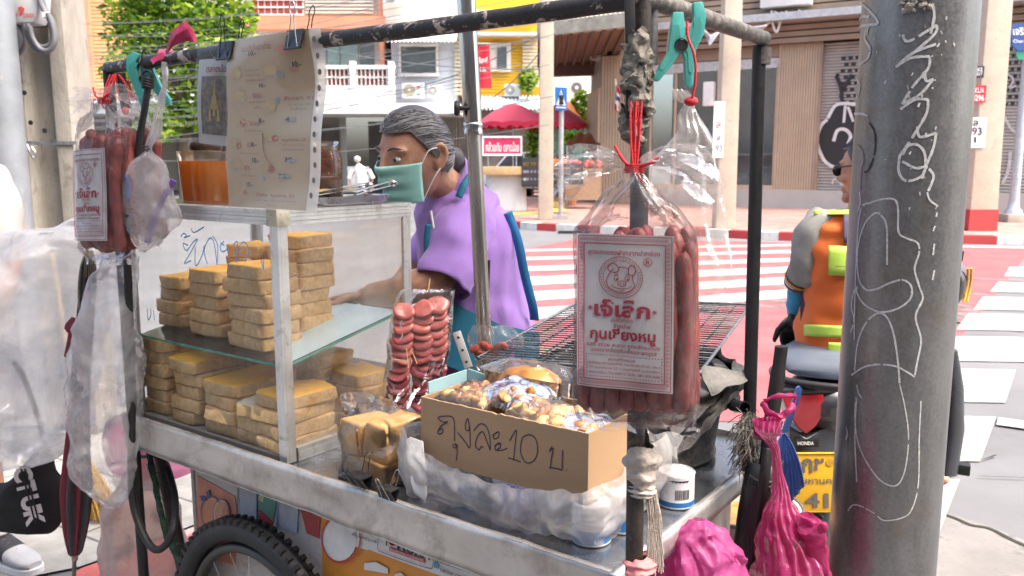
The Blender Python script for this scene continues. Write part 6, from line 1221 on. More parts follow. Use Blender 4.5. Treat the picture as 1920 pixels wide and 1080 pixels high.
def band(x0, x1, y0, y1, sl, mat_, name):
    mb = MB(); mb.grid(lambda i, j: onvest(x0 + (x1 - x0) * i, y0 + (y1 - y0) * j + sl * i), 26, 5); o = part(mb, name, mat_, rid, smooth=True); md = o.modifiers.new("thick", 'SOLIDIFY'); md.thickness = .002
band(1507, 1690, 608, 630, 8, m_hi, "reflective_band"); band(1553, 1600, 642, 664, 2, m_hi, "reflective_patch"); band(1553, 1640, 460, 516, 4, m_hi, "reflective_patch"); band(1526, 1680, 394, 402, -2, m_hi, "shoulder_band")
band(1566, 1600, 499, 500.5, 0, M("grey_seam", (.2, .22, .1), .8), "zip_line"); band(1582, 1640, 402, 455, 0, m_navy, "mesh_panel")
mb = MB(); mb.grid(lambda i, j: P(1502 + 26 * i - 5 * math.sin(j * 3) + 8 * j, 525 + 150 * j + 10 * i, RY - .01 - .03 * i), 8, 14); part(mb, "vest_side", m_navy, rid, smooth=True)
mb = MB(); mb.loft([cring(1603, y, hw, hd, RY, 0, 40) for y, hw, hd in ((720, 90, .12), (690, 92, .13), (670, 90, .13))]); part(mb, "trousers", M("black_trousers", (.025, .022, .022), .85), rid, smooth=True)
sleeve([P(1570, 404, 2.79), P(1530, 436, 2.79), P(1510, 495, 2.78), P(1504, 522, 2.80)], (.03, .064, .067, .065, .062, .062, .058, .056), 28, 1, m_grey, .012, 2, rid); sleeve([P(1640, 404, 2.80), P(1690, 450, 2.81), P(1712, 505, 2.84)], (.03, .064, .067, .065, .062, .062, .058, .056), 28, 1, m_grey, .012, 3, rid)
for k, (y0, y1, mm) in enumerate(((519, 522, M("cuff_orange", (.6, .3, .05), .8)), (522.5, 525, m_white), (525.5, 529, m_navy))): sleeve([P(1504.5 - k * .5, y0, 2.80 + k * .003), P(1504 - k * .5, y1, 2.805 + k * .003)], (.059, .058), 24, 1, mm, .002, 2, rid, "cuff_stripe")
sleeve([P(1503, 526, 2.81), P(1497, 550, 2.85), P(1493, 585, 2.93)], (.05, .036), 24, 1, M("blue_arm_sleeve", (.02, .27, .48), .7, 0, .3, 40, .3, 200, stretch=(1, 1, 5)), .006, 5, rid, "arm_sleeve")
mb = MB(); add_hand(mb, LA[-1] - Vector((.02, .06, .0)), Vector((.05, .7, -.5)), Vector((.3, -.3, -1)), 1, .75, 1.12); o = body_obj(mb, rid, .006, "glove", m_rubber)
mb = MB(); mb.tube(spline([at2(-.082, -.01, .012), at2(-.078, .04, .014), at2(-.068, .082, .010), at2(-.055, .097, .008)], 4), .0028, 6)
for sx in (-1, 1): mb.ball(at2(.034 * sx, .096, .004), (.028, .007, .020), 14, 8, 0, A2)
part(mb, "sunglasses", m_ink, rid, smooth=True)
hair(at2, rid, [M("hair_charcoal", (.035, .033, .036), .45), M("hair_dark", (.03, .028, .03), .6), M("hair_dark2", (.05, .045, .045), .6)], bun=False, nst=120)
# scooter
fwd = Vector((.46, .89, 0)).normalized(); rgt = Vector((fwd.y, -fwd.x, 0)); SO = P(1532, 960, 2.58); SO.z = 0
bike = thing("scooter", "dark grey scooter with a yellow number plate, under the person in orange", "scooter", SO)
def S(x, y, z): return SO + rgt * x + fwd * y + Z * z
AX = (rgt, fwd, Z)
for y, nm in ((.08, "wheel"), (1.3, "wheel")):
    mb = MB(); c = S(.0, y, .27); mb.grid(lambda i, j: c + (fwd * math.cos(i * 2 * math.pi) + Z * math.sin(i * 2 * math.pi)) * (.215 + .055 * math.cos(j * 2 * math.pi)) + rgt * .05 * math.sin(j * 2 * math.pi), 60, 14, 0, True)
    for k in range(40): a = k * math.pi / 20; d_ = fwd * math.cos(a) + Z * math.sin(a); tt_ = fwd * -math.sin(a) + Z * math.cos(a); [mb.bar(c + d_ * .268 + rgt * s * .005, c + d_ * .262 + rgt * s * .036 + tt_ * .02, .008, .008) for s in (-1, 1)]
    o = part(mb, nm, m_rubber, bike, smooth=True); mb = MB(); mb.lathe([(.17, -.03), (.17, .03), (.05, .04)], c, 28, (fwd, Z, rgt)); part(mb, "rim", M("black_alloy", (.03, .03, .03), .4, .6), o, smooth=True)
m_body = M("scooter_grey", (.075, .08, .09), .3, .3, .1, 6, .03, 40, coat=.5); m_bodyd = M("scooter_black", (.02, .02, .022), .35, 0, .2, 8)
def sring(y, z, w_, h_): return ell(S(0, y, z), rgt * w_, Z * h_, 28, .75)
mb = MB(); mb.loft([sring(-.12, .70, .03, .02), sring(-.10, .70, .09, .06), sring(0, .68, .13, .10), sring(.3, .60, .16, .15), sring(.55, .50, .15, .16), sring(.7, .42, .12, .12)]); part(mb, "tail_cowl", m_body, bike, smooth=True)
mb = MB(); mb.loft([sring(-.08, .80, .10, .012), sring(-.04, .815, .135, .028), sring(.15, .81, .16, .045), sring(.4, .79, .15, .05), sring(.6, .77, .1, .05), sring(.66, .75, .05, .03)]); part(mb, "seat", M("slate_seat", (.10, .12, .15), .5, 0, .1, 10, .2, 200), bike, smooth=True)
mb = MB(); mb.tube(spline([S(-.16, .25, .75), S(-.16, -.02, .78), S(-.09, -.13, .78), S(.09, -.13, .78), S(.16, -.02, .78), S(.16, .25, .75)], 5), .012, 10); part(mb, "grab_rail", m_bodyd, bike, smooth=True)
tq = P(1512, 770, 2.47)
def T(x, y, o=0): return P(x, y, 2.47 + o)
mb = MB(); mb.prism([T(1466, 742), T(1545, 738), T(1548, 770), T(1530, 800), T(1512, 815), T(1495, 800), T(1478, 775)], (0, .06, 0)); part(mb, "tail_light", M("red_lens", (.38, .012, .02), .12, 0, .2, 30, .05, 200, coat=.8), bike, bevel=.006)
mb = MB(); mb.prism([T(1512, 738, .02), T(1585, 735, .03), T(1592, 760, .04), T(1572, 776, .02), T(1540, 768, .01)], (0, .05, 0)); part(mb, "clear_lens", M("clear_lens", (.5, .5, .5), .08, .3, .15, 40, .05, 90, coat=1), bike, bevel=.006)
mb = MB(); mb.prism([T(1462, 732, -.005), T(1590, 725, .0), T(1592, 736, .0), T(1462, 741, -.005)], (0, .08, 0)); part(mb, "tail_trim", m_bodyd, bike, bevel=.004)
mb = MB(); mb.prism([T(1480, 800, .02), T(1512, 822, .01), T(1560, 795, .03), T(1590, 770, .05), T(1600, 860, .06), T(1480, 865, .03)], (0, .06, 0)); part(mb, "rear_fender", m_body, bike, bevel=.006)
mb = MB(); mb.prism([T(1494, 825, -.005), T(1535, 824, -.005), T(1535, 838, -.005), T(1495, 839, -.005)], (0, .01, 0)); o = part(mb, "badge", m_bodyd, bike)
mb = MB(); write(mb, "HONDA", lambda x, y: T(x, y, -.008), 1496, 1526, 834.5, 828, .03); part(mb, "lettering", m_lett, o)
Yp = 2.42
mb = MB(); mb.prism([P(x, y, Yp) for x, y in ((1430, 849), (1574, 848), (1574, 961), (1430, 963))], (0, .003, 0)); pl = part(mb, "number_plate", M("plate_yellow", (.66, .37, .015), .45, 0, .06, 9, .05, 60), bike, bevel=.001)
mb = MB(); fn = lambda x, y: P(x, y, Yp - .0025); write(mb, "กช", fn, 1505, 1544, 886, 861, .03); write(mb, "กรุงเทพมหานคร", fn, 1436, 1570, 912, 898, .012); write(mb, "41", fn, 1511, 1552, 951, 926, .035); part(mb, "characters", M("plate_ink", (.13, .12, .11), .5), pl)
mb = MB(); e = [(1432, 851), (1572, 850), (1572, 959), (1432, 961)]; mb.tube([P(x, y, Yp - .002) for x, y in e], .002, 6, closed=True); mb.lathe([(.012, 0), (.012, .0015)], P(1556, 867, Yp - .0005), 14, (Vector((1, 0, 0)), Z, Vector((0, -1, 0)))); part(mb, "embossing", M("plate_yellow2", (.55, .3, .02), .4), pl, smooth=True)
mb = MB(); mb.tube([S(.19, .1, .33), S(.19, .55, .28)], [.05, .045], 18); part(mb, "exhaust", m_bodyd, bike, smooth=True)
mb = MB(); mb.loft([ell(S(0, y, z), rgt * w_, Z * .05, 20, .7) for y, z, w_ in ((.62, .34, .16), (.9, .32, .17), (1.05, .40, .16))]); mb.loft([ell(S(0, y, z), rgt * w_, fwd * .05, 20, .7) for y, z, w_ in ((1.06, .4, .18), (1.12, .75, .2), (1.1, .95, .12))]); part(mb, "leg_shield", m_body, bike, smooth=True)
for sx in (-1, 1):
    mb = MB(); mb.tube([S(.07 * sx, 1.3, .27), S(.06 * sx, 1.15, .7)], .02, 10); part(mb, "fork", m_steel, bike, smooth=True)
    mb = MB(); mb.tube(spline([S(0, 1.08, .98), S(.12 * sx, 1.05, 1.0), LA[-1] if sx < 0 else RA[-1]], 4), .012, 10); part(mb, "handlebar", m_bodyd, bike, smooth=True)
pg = P(1788, 876, 2.72); mb = MB(); mb.tube([pg - rgt * .25 + Z * .02, pg - rgt * .045], .018, 10); mb.bar(pg - rgt * .05, pg + rgt * .05, .042, .036, Z); part(mb, "foot_peg", m_rubber, bike, bevel=.004)
mb = MB(); mb.loft([ell(P(x, y, 2.75), Vector((w_ * .0017, 0, 0)), Vector((0, .07, 0)), 18, .8) for x, y, w_ in ((1770, 650, 14), (1778, 720, 20), (1778, 800, 22), (1765, 880, 22))]); part(mb, "side_panel", m_body, bike, smooth=True)
hq = P(1768, 528, 2.95); mb = MB(); mb.ball(hq, (.062, .11, .105), 28, 18); mb.v = [p for p in mb.v]; t = thing("helmet", "black helmet with yellow stripes hanging behind the steel pole", "helmet", hq - Z * .1); part(mb, "shell", M("helmet_black", (.03, .03, .035), .2, 0, .1, 5, .02, 40, coat=1), t, smooth=True)
mb = MB()
for k in (0, 1): mb.tube(spline([hq + Vector((.045 - k * .012, -.095, .06)), hq + Vector((.058 - k * .012, -.075, 0)), hq + Vector((.045 - k * .012, -.085, -.06))], 4), .004, 6)
part(mb, "stripe", M("helmet_yellow", (.65, .42, .03), .4), t, smooth=True); mb = MB(); mb.prism([P(x, y, 2.84) for x, y in ((1788, 480), (1809, 470), (1806, 490), (1790, 497))], (0, .02, 0)); part(mb, "peak", m_dplast, t, bevel=.004); mb = MB(); mb.tube([hq + Z * .1, S(.36, .95, 1.0)], .006, 6); part(mb, "strap", m_dplast, t)
# ---------------------------------------------------------------- the motorcyclist in white far behind the case
q = PZ(678, 372, 0); t = thing("person", "distant person in a white shirt and pale helmet riding a motorcycle", "person", q); yq = q.y; k = (q - EYE).length / F; c = lambda x, y: Vector(((x - 678) * k + q.x, yq, (372 - y) * k))
mb = MB(); mb.loft([ell(c(679, 358), Vector((.2, 0, 0)), Vector((0, .13, 0)), 16), ell(c(679, 330), Vector((.22, 0, 0)), Vector((0, .14, 0)), 16), ell(c(676, 316), Vector((.18, 0, 0)), Vector((0, .1, 0)), 16), ell(c(674, 309), Vector((.06, 0, 0)), Vector((0, .06, 0)), 16)]); mb.tube([c(674, 312), c(672, 302)], .06, 10); mb.ball(c(672, 302), (.10, .11, .13), 14, 10)
mb.tube([c(690, 322), c(699, 338), c(694, 352)], [.07, .055, .04], 10); mb.tube([c(665, 322), c(657, 338), c(660, 352)], [.07, .055, .04], 10)
for s in (-1, 1): mb.tube([c(678 + 5 * s, 358), c(678 + 8 * s, 366), c(678 + 7 * s, 371)], [.09, .07, .05], 10)
body_obj(mb, t, .03); mb = MB(); mb.loft([ell(c(679, 360), Vector((.23, 0, 0)), Vector((0, .16, 0)), 20), ell(c(679, 332), Vector((.25, 0, 0)), Vector((0, .17, 0)), 20), ell(c(676, 315), Vector((.21, 0, 0)), Vector((0, .13, 0)), 20), ell(c(674, 310), Vector((.08, 0, 0)), Vector((0, .08, 0)), 20)]); mb.tube([c(692, 320), c(700, 336)], .09, 12); mb.tube([c(663, 320), c(656, 336)], .09, 12); part(mb, "shirt", m_white, t, smooth=True)
mb = MB(); mb.ball(c(672, 301), (.14, .15, .14), 18, 12); part(mb, "helmet", M("pale_helmet", (.5, .52, .53), .3), t, smooth=True)
tb = thing("motorcycle", "distant motorcycle under the person in white", "motorcycle", q); mb = MB(); mb.loft([ell(c(678, 368), Vector((.14, 0, 0)), Vector((0, .5, 0)), 16), ell(c(678, 356), Vector((.16, 0, 0)), Vector((0, .5, 0)), 16), ell(c(678, 350), Vector((.08, 0, 0)), Vector((0, .4, 0)), 16)]); part(mb, "body", m_bodyd, tb, smooth=True)
for y in (-.55, .55): mb = MB(); mb.grid(lambda i, j: Vector((q.x, yq + y, .28)) + Vector((.05 * math.sin(j * 6.283), math.cos(i * 6.283) * (.22 + .06 * math.cos(j * 6.283)), math.sin(i * 6.283) * (.22 + .06 * math.cos(j * 6.283)))), 28, 10, 0, True); part(mb, "wheel", m_rubber, tb, smooth=True)
mb = MB(); mb.tube([c(656, 350), c(700, 350)], .025, 8); part(mb, "handlebar", m_bodyd, tb)
# ================================================================ sausage packs
m_wurst = M("dried_sausage", (.21, .040, .034), .55, 0, .35, 40, .7, 110, dirt=(.12, .018, .018), dscale=60, dlo=.45, dhi=.7, coat=.08, stretch=(1, 1, .35)); m_paper = M("label_paper", (.62, .60, .60), .45, 0, .04, 6, .1, 60, coat=.25); m_redink = M("label_red", (.40, .018, .045), .5, 0, .1, 40)
GPK = "packs of dried red sausages hung on the cart rack"
def sausage_pack(O, a, u, label, seed, W=.165, Hh=.285, full=True, nsa=6, wings=True, lab=True, neck=.07, labspan=(-.062, .056, .052, .245), string_to=None, labtilt=0.0):
    """clear bag of long sausages: origin at the bottom middle, a = right, u = up, n = towards the viewer"""
    rr_ = random.Random(seed); u = u.normalized(); a = (a - u * a.dot(u)).normalized(); n = u.cross(a); n = -n if n.y > 0 else n
    if n.dot(EYE - O) < 0: n = -n
    def L(x, y, z): return O + a * x + u * y + n * z
    t = thing("sausage_pack", label, "sausage pack", O, GPK); D = .078
    for row in (0, 1):
        for k in range(nsa):
            x = (k + .5 - nsa / 2) * (W - .012) / nsa + (.006 if row else 0); z = (.012 if row == 0 else -.014) * (1 - .3 * abs(x) / W); top_ = Hh * rr_.uniform(.88, 1.04); r_ = .0150 * 6 / nsa ** .98
            pts = []; rs = []; b = rr_.uniform(-.006, .006); bot = .012 + rr_.uniform(0, .012)
            for i in range(17):
                s = (0, .006, .02, .045, .08, .16, .25, .34, .45, .56, .67, .77, .86, .92, .955, .98, 1)[i]; y = bot + (top_ - bot) * s; pts.append(L(x + b * math.sin(math.pi * s) , y, z + .004 * math.sin(s * 5 + k))); e = min(s, 1 - s) * (top_ - bot)
                rs.append(r_ * max(.08, 1 - (1 - min(1, e / .018)) ** 2) ** .5 * (1 + .05 * math.sin(s * 17 + k * 2)))
            mb = MB(); mb.tube(pts, rs, 14); mb.jitter(.0028, 45, k); mb.jitter(.0014, 130, k + 9); part(mb, "sausage", m_wurst, t, smooth=True)
    ny = Hh + neck
    def sec(j):           # half width, half depth of the bag at height fraction j
        y = -.004 + (ny + .004) * j
        if y < .02: k = max(.0, (y + .004) / .024) ** .5; return W / 2 * (.9 + .12 * k), D / 2 * (.25 + .75 * k), y
        if y < Hh: return W / 2 * 1.03, D / 2 * 1.05, y
        s = (y - Hh) / (ny - Hh); return W / 2 * (1.03 - .94 * s ** 1.05), D / 2 * 1.05 * (1 - .72 * s), y
    def bag(i, j):
        hw, hd, y = sec(j); an = i * 2 * math.pi; ca, sa = math.cos(an), math.sin(an)
        x = hw * math.copysign(abs(ca) ** .75, ca); z = hd * math.copysign(abs(sa) ** .8, sa) * (1 + .12 * nz((x * 50, y * 25, seed), 1))
        p = L(x, y, z + .0015); am = .004 + (.006 if y > Hh else 0); return p + Vector((nz(p, 28, seed), nz(p, 28, seed + 3), nz(p, 28, seed + 6))) * am + n * (.004 if y > Hh else .0015) * (1 - 2 * abs(nz((an * 3, y * 8, seed), 1.6)))
    mb = MB(); mb.grid(bag, 72, 54, 0, True)
    mb.grid(lambda i, j: L((i - .5) * W * 1.05, -.001 - .014 * j, .004 * math.sin(i * 25) * (.3 + j) + .006 * nz((i * 8, j, seed), 1)), 40, 4)
    part(mb, "clear_bag", film("pack_film", (1, .99, .99), .035, .2, .06, 26, .5, .045), t, smooth=True)
    K = L(0, ny, 0)
    if wings:           # the open top of the bag flaring out of the knot on both sides
        for s in (-1, 1):
            def wing(i, j):
                r_ = .014 + .10 * j; an = (i - .5) * 1.1 + .45 - .5 * j * (1 if s > 0 else .75); x = s * r_ * math.cos(an); y = r_ * math.sin(an) * .75 - .018 * j * j
                return K + a * x + u * y + n * (.010 * math.sin(i * 14 + s) * (.3 + j) + .028 * nz((i * 3, j * 3, seed + s), 1) + .01 * (1 - 2 * abs(nz((i * 6, j * 7, seed), 1))))
            mb = MB(); mb.grid(wing, 34, 22); part(mb, "bag_top", film("wing_film", (1, .99, .99), .16, .10, .18, 30, .6, .13), t, smooth=True)
    x0, x1, y0, y1 = labspan
    if lab:
        def lb_(s, q, off=0.0):
            x = x0 + (x1 - x0) * s; xr = x; return L(xr, y0 + (y1 - y0) * q + labtilt * (x - x0), .0352 - .008 * (abs(x) / (W / 2)) ** 4 + off + .0012 * math.sin(s * 9 + q * 4))
        mb = MB(); mb.grid(lambda i, j: lb_(i, j), 26, 30); pl = part(mb, "label_paper", m_paper, t, smooth=True)
        fn = lambda x, y: lb_((x - 22) / 498, 1 - (y - 14) / 846, .0012)
        mb = MB()
        def ln(pts, wd, closed=False, nseg=6, sp=True):
            pp = [Vector((x, y, 0)) for x, y in pts]; pp = spline(pp, nseg) if sp else pp; mb.ribbon([fn(q.x, q.y) for q in pp], wd, n, .0002)
        def edge(x0_, y0_, x1_, y1_, wd):
            for p0, p1 in (((x0_, y0_), (x1_, y0_)), ((x1_, y0_), (x1_, y1_)), ((x1_, y1_), (x0_, y1_)), ((x0_, y1_), (x0_, y0_))): ln([(p0[0] + (p1[0] - p0[0]) * k / 14, p0[1] + (p1[1] - p0[1]) * k / 14) for k in range(15)], wd, sp=False)
        edge(32, 24, 510, 850, .0011); edge(64, 66, 478, 812, .0009); edge(60, 62, 482, 816, .0006)
        def key(cx, cy, s): ln([(cx - s, cy + s), (cx - s, cy - s), (cx + s, cy - s), (cx + s, cy + s * .6), (cx - s * .4, cy + s * .6), (cx - s * .4, cy - s * .2), (cx + s * .3, cy - s * .2)], .0007, sp=False)
        if full:
            for k in range(21): key(52 + k * 21.6, 43, 8); key(52 + k * 21.6, 832, 8)
            for k in range(37): key(47, 66 + k * 20.8, 7); key(495, 66 + k * 20.8, 7)
        for txt, xa, xb, ya, yb, bd in (("สุดยอดของฝากจากปากช่อง", 84, 452, 94, 132, .012), ("เจ๊เล็ก", 122, 402, 370, 460, .035), ("(ไม่มีสาขา)", 206, 318, 468, 494, .01), ("จำหน่าย", 218, 306, 498, 522, .012), ("กุนเชียงหมู", 98, 432, 526, 606, .03),
                                        ("รสดี อร่อย สะอาด ถูกหลักอนามัย", 80, 456, 604, 636, .008), ("ปราศจากวัตถุกันเสียและผงชูรส", 100, 440, 636, 666, .01), ("สถานที่จำหน่าย", 192, 330, 686, 706, .006), ("(หลังธนาคารธนชาต และโรงรับจำนำ ปช.)", 84, 456, 712, 732, .006), ("177 ซ.เทศบาล 23 ถ.คุรุสามัคคี อ.ปากช่อง", 84, 458, 738, 758, .006), ("นครราชสีมา โทร.044-312626, 081-8763686", 84, 460, 764, 783, .006)): write(mb, txt, fn, xa, xb, yb, ya, bd)
        for cx, cy in ((96, 418), (428, 425)):
            for k in range(4): an = k * math.pi / 4; ln([(cx - 13 * math.cos(an), cy - 13 * math.sin(an)), (cx + 13 * math.cos(an), cy + 13 * math.sin(an))], .0009, sp=False)
        def circ(cx, cy, r_, wd): ln([(cx + r_ * math.cos(k * math.pi / 20), cy + r_ * math.sin(k * math.pi / 20)) for k in range(41)], wd, sp=False)
        circ(255, 245, 112, .0009); circ(255, 245, 90, .0007); circ(392, 158, 21, .0009); write(mb, "R", fn, 383, 402, 170, 147, .02)
        def dot(cx, cy, r_): mb.add([fn(cx + r_ * math.cos(k * .9), cy + r_ * math.sin(k * .9)) for k in range(7)], [tuple(range(7))])
        for k in range(40): dot(255 + 101 * math.cos(k * math.pi / 20), 245 + 101 * math.sin(k * math.pi / 20), 3.5)
        for k in range(26): dot(76 + k * 15.6, 676, 3.6); dot(76 + k * 15.6, 796, 3.6)
        for k in range(8): dot(76, 676 + k * 15.5, 3.6); dot(466, 676 + k * 15.5, 3.6)
        ln([(222, 198), (200, 222), (183, 262), (192, 300), (220, 318), (262, 328), (300, 318), (326, 290), (318, 252), (318, 232)], .0012); ln([(242, 194), (268, 188), (298, 196)], .0012)
        ln([(192, 186), (215, 168), (238, 182), (246, 206), (232, 218), (205, 216), (190, 202), (192, 186)], .0013); ln([(298, 196), (302, 182), (322, 180), (332, 204), (322, 230), (300, 226), (296, 206), (298, 196)], .0013)
        for cx in (234, 290): ln([(cx + 11 * math.cos(k * .8), 250 + 15 * math.sin(k * .8)) for k in range(9)], .0009); dot(cx + 2, 255, 6)
        ln([(263 + 21 * math.cos(k * .7), 278 + 15 * math.sin(k * .7)) for k in range(10)], .0011); dot(255, 279, 4); dot(271, 279, 4); ln([(208, 288), (225, 300), (262, 306), (298, 300), (312, 286)], .0010); ln([(250, 314), (262, 318), (276, 313)], .0008); ln([(222, 232), (234, 226), (246, 232)], .0008); ln([(280, 230), (292, 225), (302, 231)], .0008)
        part(mb, "red_print", m_redink, pl)
    if string_to is not None:
        mb = MB()
        for k in range(5):
            o_ = Vector(((k - 2) * .0042, -.004 + .002 * (k % 2), 0)); mb.tube(spline([string_to + o_ * (.5 if k % 2 else .9), string_to.lerp(K, .5) + o_ * .8 + Vector((.002 * math.sin(k * 3), 0, 0)), K + o_ * .3], 8), .0016, 6)
        for k in range(4): mb.tube([K + u * (.003 * k - .006) + (a * math.cos(q_ * .5) + n * math.sin(q_ * .5)) * .0125 for q_ in range(13)], .0017, 6)
        for e in ((-.026, .03), (-.02, .02), (.03, .006), (.034, .012), (.012, -.022)): mb.tube(spline([K, K + a * e[0] * .5 + n * .012 + u * e[1] * .3, K + a * e[0] + u * e[1] + n * .008], 4), .0019, 6)
        part(mb, "string", m_redstr, t, smooth=True)
    return t, K
Ym = 1.135; O = P(1188, 792, Ym); uu = P(1190, 320, Ym + .02) - O
sausage_pack(O, Vector((.94, -.34, .02)), uu, "red sausage pack with a big white label hanging in front of the corner post", 3, .166, .272, True, 8, True, True, .085, (-.074, .060, .056, .268), P(1192, 190, 1.16), -.03)
O = P(1206, 788, Ym + .078); uu = P(1194, 330, Ym + .06) - O
sausage_pack(O, Vector((.95, -.28, 0)), uu, "second pack of red sausages hanging behind the front pack at the corner post", 8, .160, .285, False, 7, False, True, .08, (-.07, .068, .055, .25), None, -.02)
O = P(203, 484, 1.93); uu = P(196, 232, 1.96) - O
sausage_pack(O, Vector((.885, -.465, .03)), uu, "pack of dried red sausages at the left end of the rack, label half turned away", 5, .150, .29, False, 6, True, True, .075, (-.085, .045, .04, .25), P(214, 140, 1.99), 0)
O = P(268, 452, 2.10); uu = P(250, 215, 2.07) - O
sausage_pack(O, Vector((.8, -.6, 0)), uu, "pack of red sausages half hidden behind the hanging utensil bag", 12, .15, .28, False, 6, True, False, .075, (-.085, .045, .04, .25), P(236, 150, 2.06), 0)
mb = MB(); mb.tube([P(226, 138, 2.0), P(236, 203, 2.0)], .011, 14); top(mb, "hanging_tube", m_black, "short black tube tied with red string beside the left rack post", "tube", smooth=True)
mb = MB(); mb.tube(spline([P(222, 140, 1.98), P(232, 152, 1.98), P(240, 170, 1.98), P(239, 190, 1.985)], 5), .0022, 6); mb.tube(spline([P(218, 145, 1.98), P(220, 165, 1.985), P(226, 190, 1.99)], 5), .002, 6); mb.ball(P(235, 208, 1.985), (.008, .008, .009), 10, 7); top(mb, "red_tie", m_redstr, "red string wound round the short hanging tube", "string", smooth=True)
# ---------------------------------------------------------------- spring clamps
def clamp(pts_a, pts_b, piv, Y, th, label, jaw):
    t = thing("spring_clamp", label, "clamp", P(*piv, Y), "teal spring clamps on the rack"); 
    for k, pl in enumerate((pts_a, pts_b)):
        mb = MB(); q = [P(x, y, Y + (k * .004)) for x, y in pl]; c = Vector((0, th, 0)); mb.prism(q, c); part(mb, "jaw_arm", m_teal, t, bevel=.0022)
        mb = MB(); m_ = sum(q, Vector()) / len(q); mb.prism([p.lerp(m_, .35) - Vector((0, .0008, 0)) for p in q], Vector((0, .001, 0))); part(mb, "recess_shade", M("teal_recess_shade", (.045, .26, .23), .5), t)  # flat darker inlay for the hollow; its shade is in the colour
    mb = MB(); c = P(*piv, Y - .002); mb.lathe([(.007, 0), (.007, th + .006)], c, 16, (Vector((1, 0, 0)), Z, Vector((0, 1, 0)))); mb.tube([c + Vector((.009 * math.cos(k * .5), -.001 + k * .0003, .009 * math.sin(k * .5))) for k in range(26)], .0012, 6); part(mb, "spring", m_dplast, t, smooth=True)
    return t
clamp([(1262, 22), (1282, 22), (1286, 60), (1280, 90), (1262, 120), (1236, 152), (1226, 150), (1226, 142), (1252, 98), (1256, 60)], [(1300, 4), (1318, 2), (1325, 28), (1321, 62), (1306, 92), (1302, 130), (1300, 160), (1292, 166), (1286, 158), (1284, 110), (1276, 88), (1292, 62), (1302, 36)], (1278, 84), 1.225, .016, "teal spring clamp biting the right rack rail above the empty clear bag", None)
clamp([(236, 108), (248, 96), (262, 102), (252, 118), (258, 140), (268, 160), (274, 205), (268, 214), (262, 196), (248, 160), (236, 130)], [(262, 112), (284, 108), (286, 130), (300, 160), (318, 186), (318, 196), (308, 198), (286, 168), (268, 150), (260, 130)], (268, 148), 1.985, .016, "teal spring clamp on the left end of the front rack rail", None)
# empty clear bag hung from the right clamp
t = thing("empty_bag", "empty clear plastic bag tied with red cord below the right teal clamp", "plastic bag", P(1300, 550, 1.3))
mb = MB(); mb.tube(spline([P(1288, 40, 1.215), P(1290, 70, 1.212), P(1302, 105, 1.21), P(1304, 150, 1.215), P(1297, 188, 1.22)], 6), .0019, 7); mb.ball(P(1296, 190, 1.225), (.0105, .008, .007), 12, 8); part(mb, "red_cord", m_redstr, t, smooth=True)
part(sheetbag("", "", [(166, 1260, 1292), (180, 1268, 1302), (192, 1289, 1302), (215, 1280, 1312), (250, 1268, 1330), (300, 1225, 1345), (350, 1215, 1355), (420, 1225, 1362), (490, 1250, 1368), (530, 1262, 1372), (553, 1290, 1340)], 1.27, None, 31, .016, .009, 34), "clear_bag", film("empty_film", (.99, .96, .93), .20, .10, .16, 24, .6, .12), t, smooth=True)
# ---------------------------------------------------------------- menu sheet in a sleeve, small poster, big binder clips
def railp(x, y, o=0.0): p = PV(x, y, 0); return p - V * (.018 + o)
def menu_pt(s, q, o=0.0):
    a, b, c, d = PV(440, 78, -.02), PV(604, 55, -.02), PV(601, 396, -.012), PV(424, 386, -.012); p = a.lerp(b, s).lerp(d.lerp(c, s), q)
    return p - V * (.010 * math.sin(s * 3 + .5) + .008 * math.sin(q * 5 + s * 3) + .004 * math.sin(q * 11 + 2 * s) + o)
t = thing("menu_sheet", "faded Thai price menu in a grubby clear sleeve clipped to the rack rail", "menu", menu_pt(.5, 1))
mb = MB(); mb.grid(lambda i, j: menu_pt(.0 + .91 * i, .0 + 1.0 * j), 30, 44); pp = part(mb, "paper", M("stained_paper", (.40, .31, .20), .75, 0, .1, 5, .1, 60, dirt=(.36, .28, .18), dscale=9, dlo=.5, dhi=.8), t, smooth=True)
mb = MB(); mb.grid(lambda i, j: menu_pt(i * 1.0, -.01 + 1.02 * j, .003) + Vector((.0, .0, .004 * nz((i * 4, j * 9, 2), 1))), 40, 50); part(mb, "sleeve", film("sleeve_film", (.98, .95, .91), .05, .04, .25, 9, .06, .04), t, smooth=True)
mb = MB()
for k in range(11): q = .05 + k * .086; c = menu_pt(.945 + .01 * math.sin(k), q, .006); mb.add([c + (menu_pt(.96, q, .006) - menu_pt(.94, q, .006)).normalized() * .0045 * math.cos(a * .7) + Z * .006 * math.sin(a * .7) for a in range(9)], [tuple(range(9))])
mb2 = MB(); mb2.grid(lambda i, j: menu_pt(.905 + .10 * i, -.01 + 1.02 * j, .0045), 6, 50); part(mb2, "margin_strip", film("margin_film", (.95, .9, .82), .75, .05, .3, 12, .2, .12), t, smooth=True)
part(mb, "punch_holes", M("hole_grey", (.16, .14, .12), .8), t)
fm = lambda x, y: menu_pt((x - 20) / 480 * .86 - (.0), (y - 40) / 1010, .0012)
def fm(x, y):      # reading of the menu crop: the sheet leans, so rows shift left as they go down
    q = (y - 60) / 985; l = 85 - 72 * q; r = 505 - 12 * q; return menu_pt(max(0, (x - l) / (r - l)) * .86, q, .0014)
mb = MB()
write(mb, "ขนมปังปิ้งเตาถ่าน", fm, 175, 345, 138, 100, .012, 0)
def blot(cx, cy, rx, ry, m): mb.add([fm(cx + .8 * rx * math.cos(k * .45) * (1 + .7 * nz((cx, k, 0), .9)), cy + .8 * ry * math.sin(k * .45) * (1 + .7 * nz((cx, k, 9), .9))) for k in range(14)], [tuple(range(14))], m)
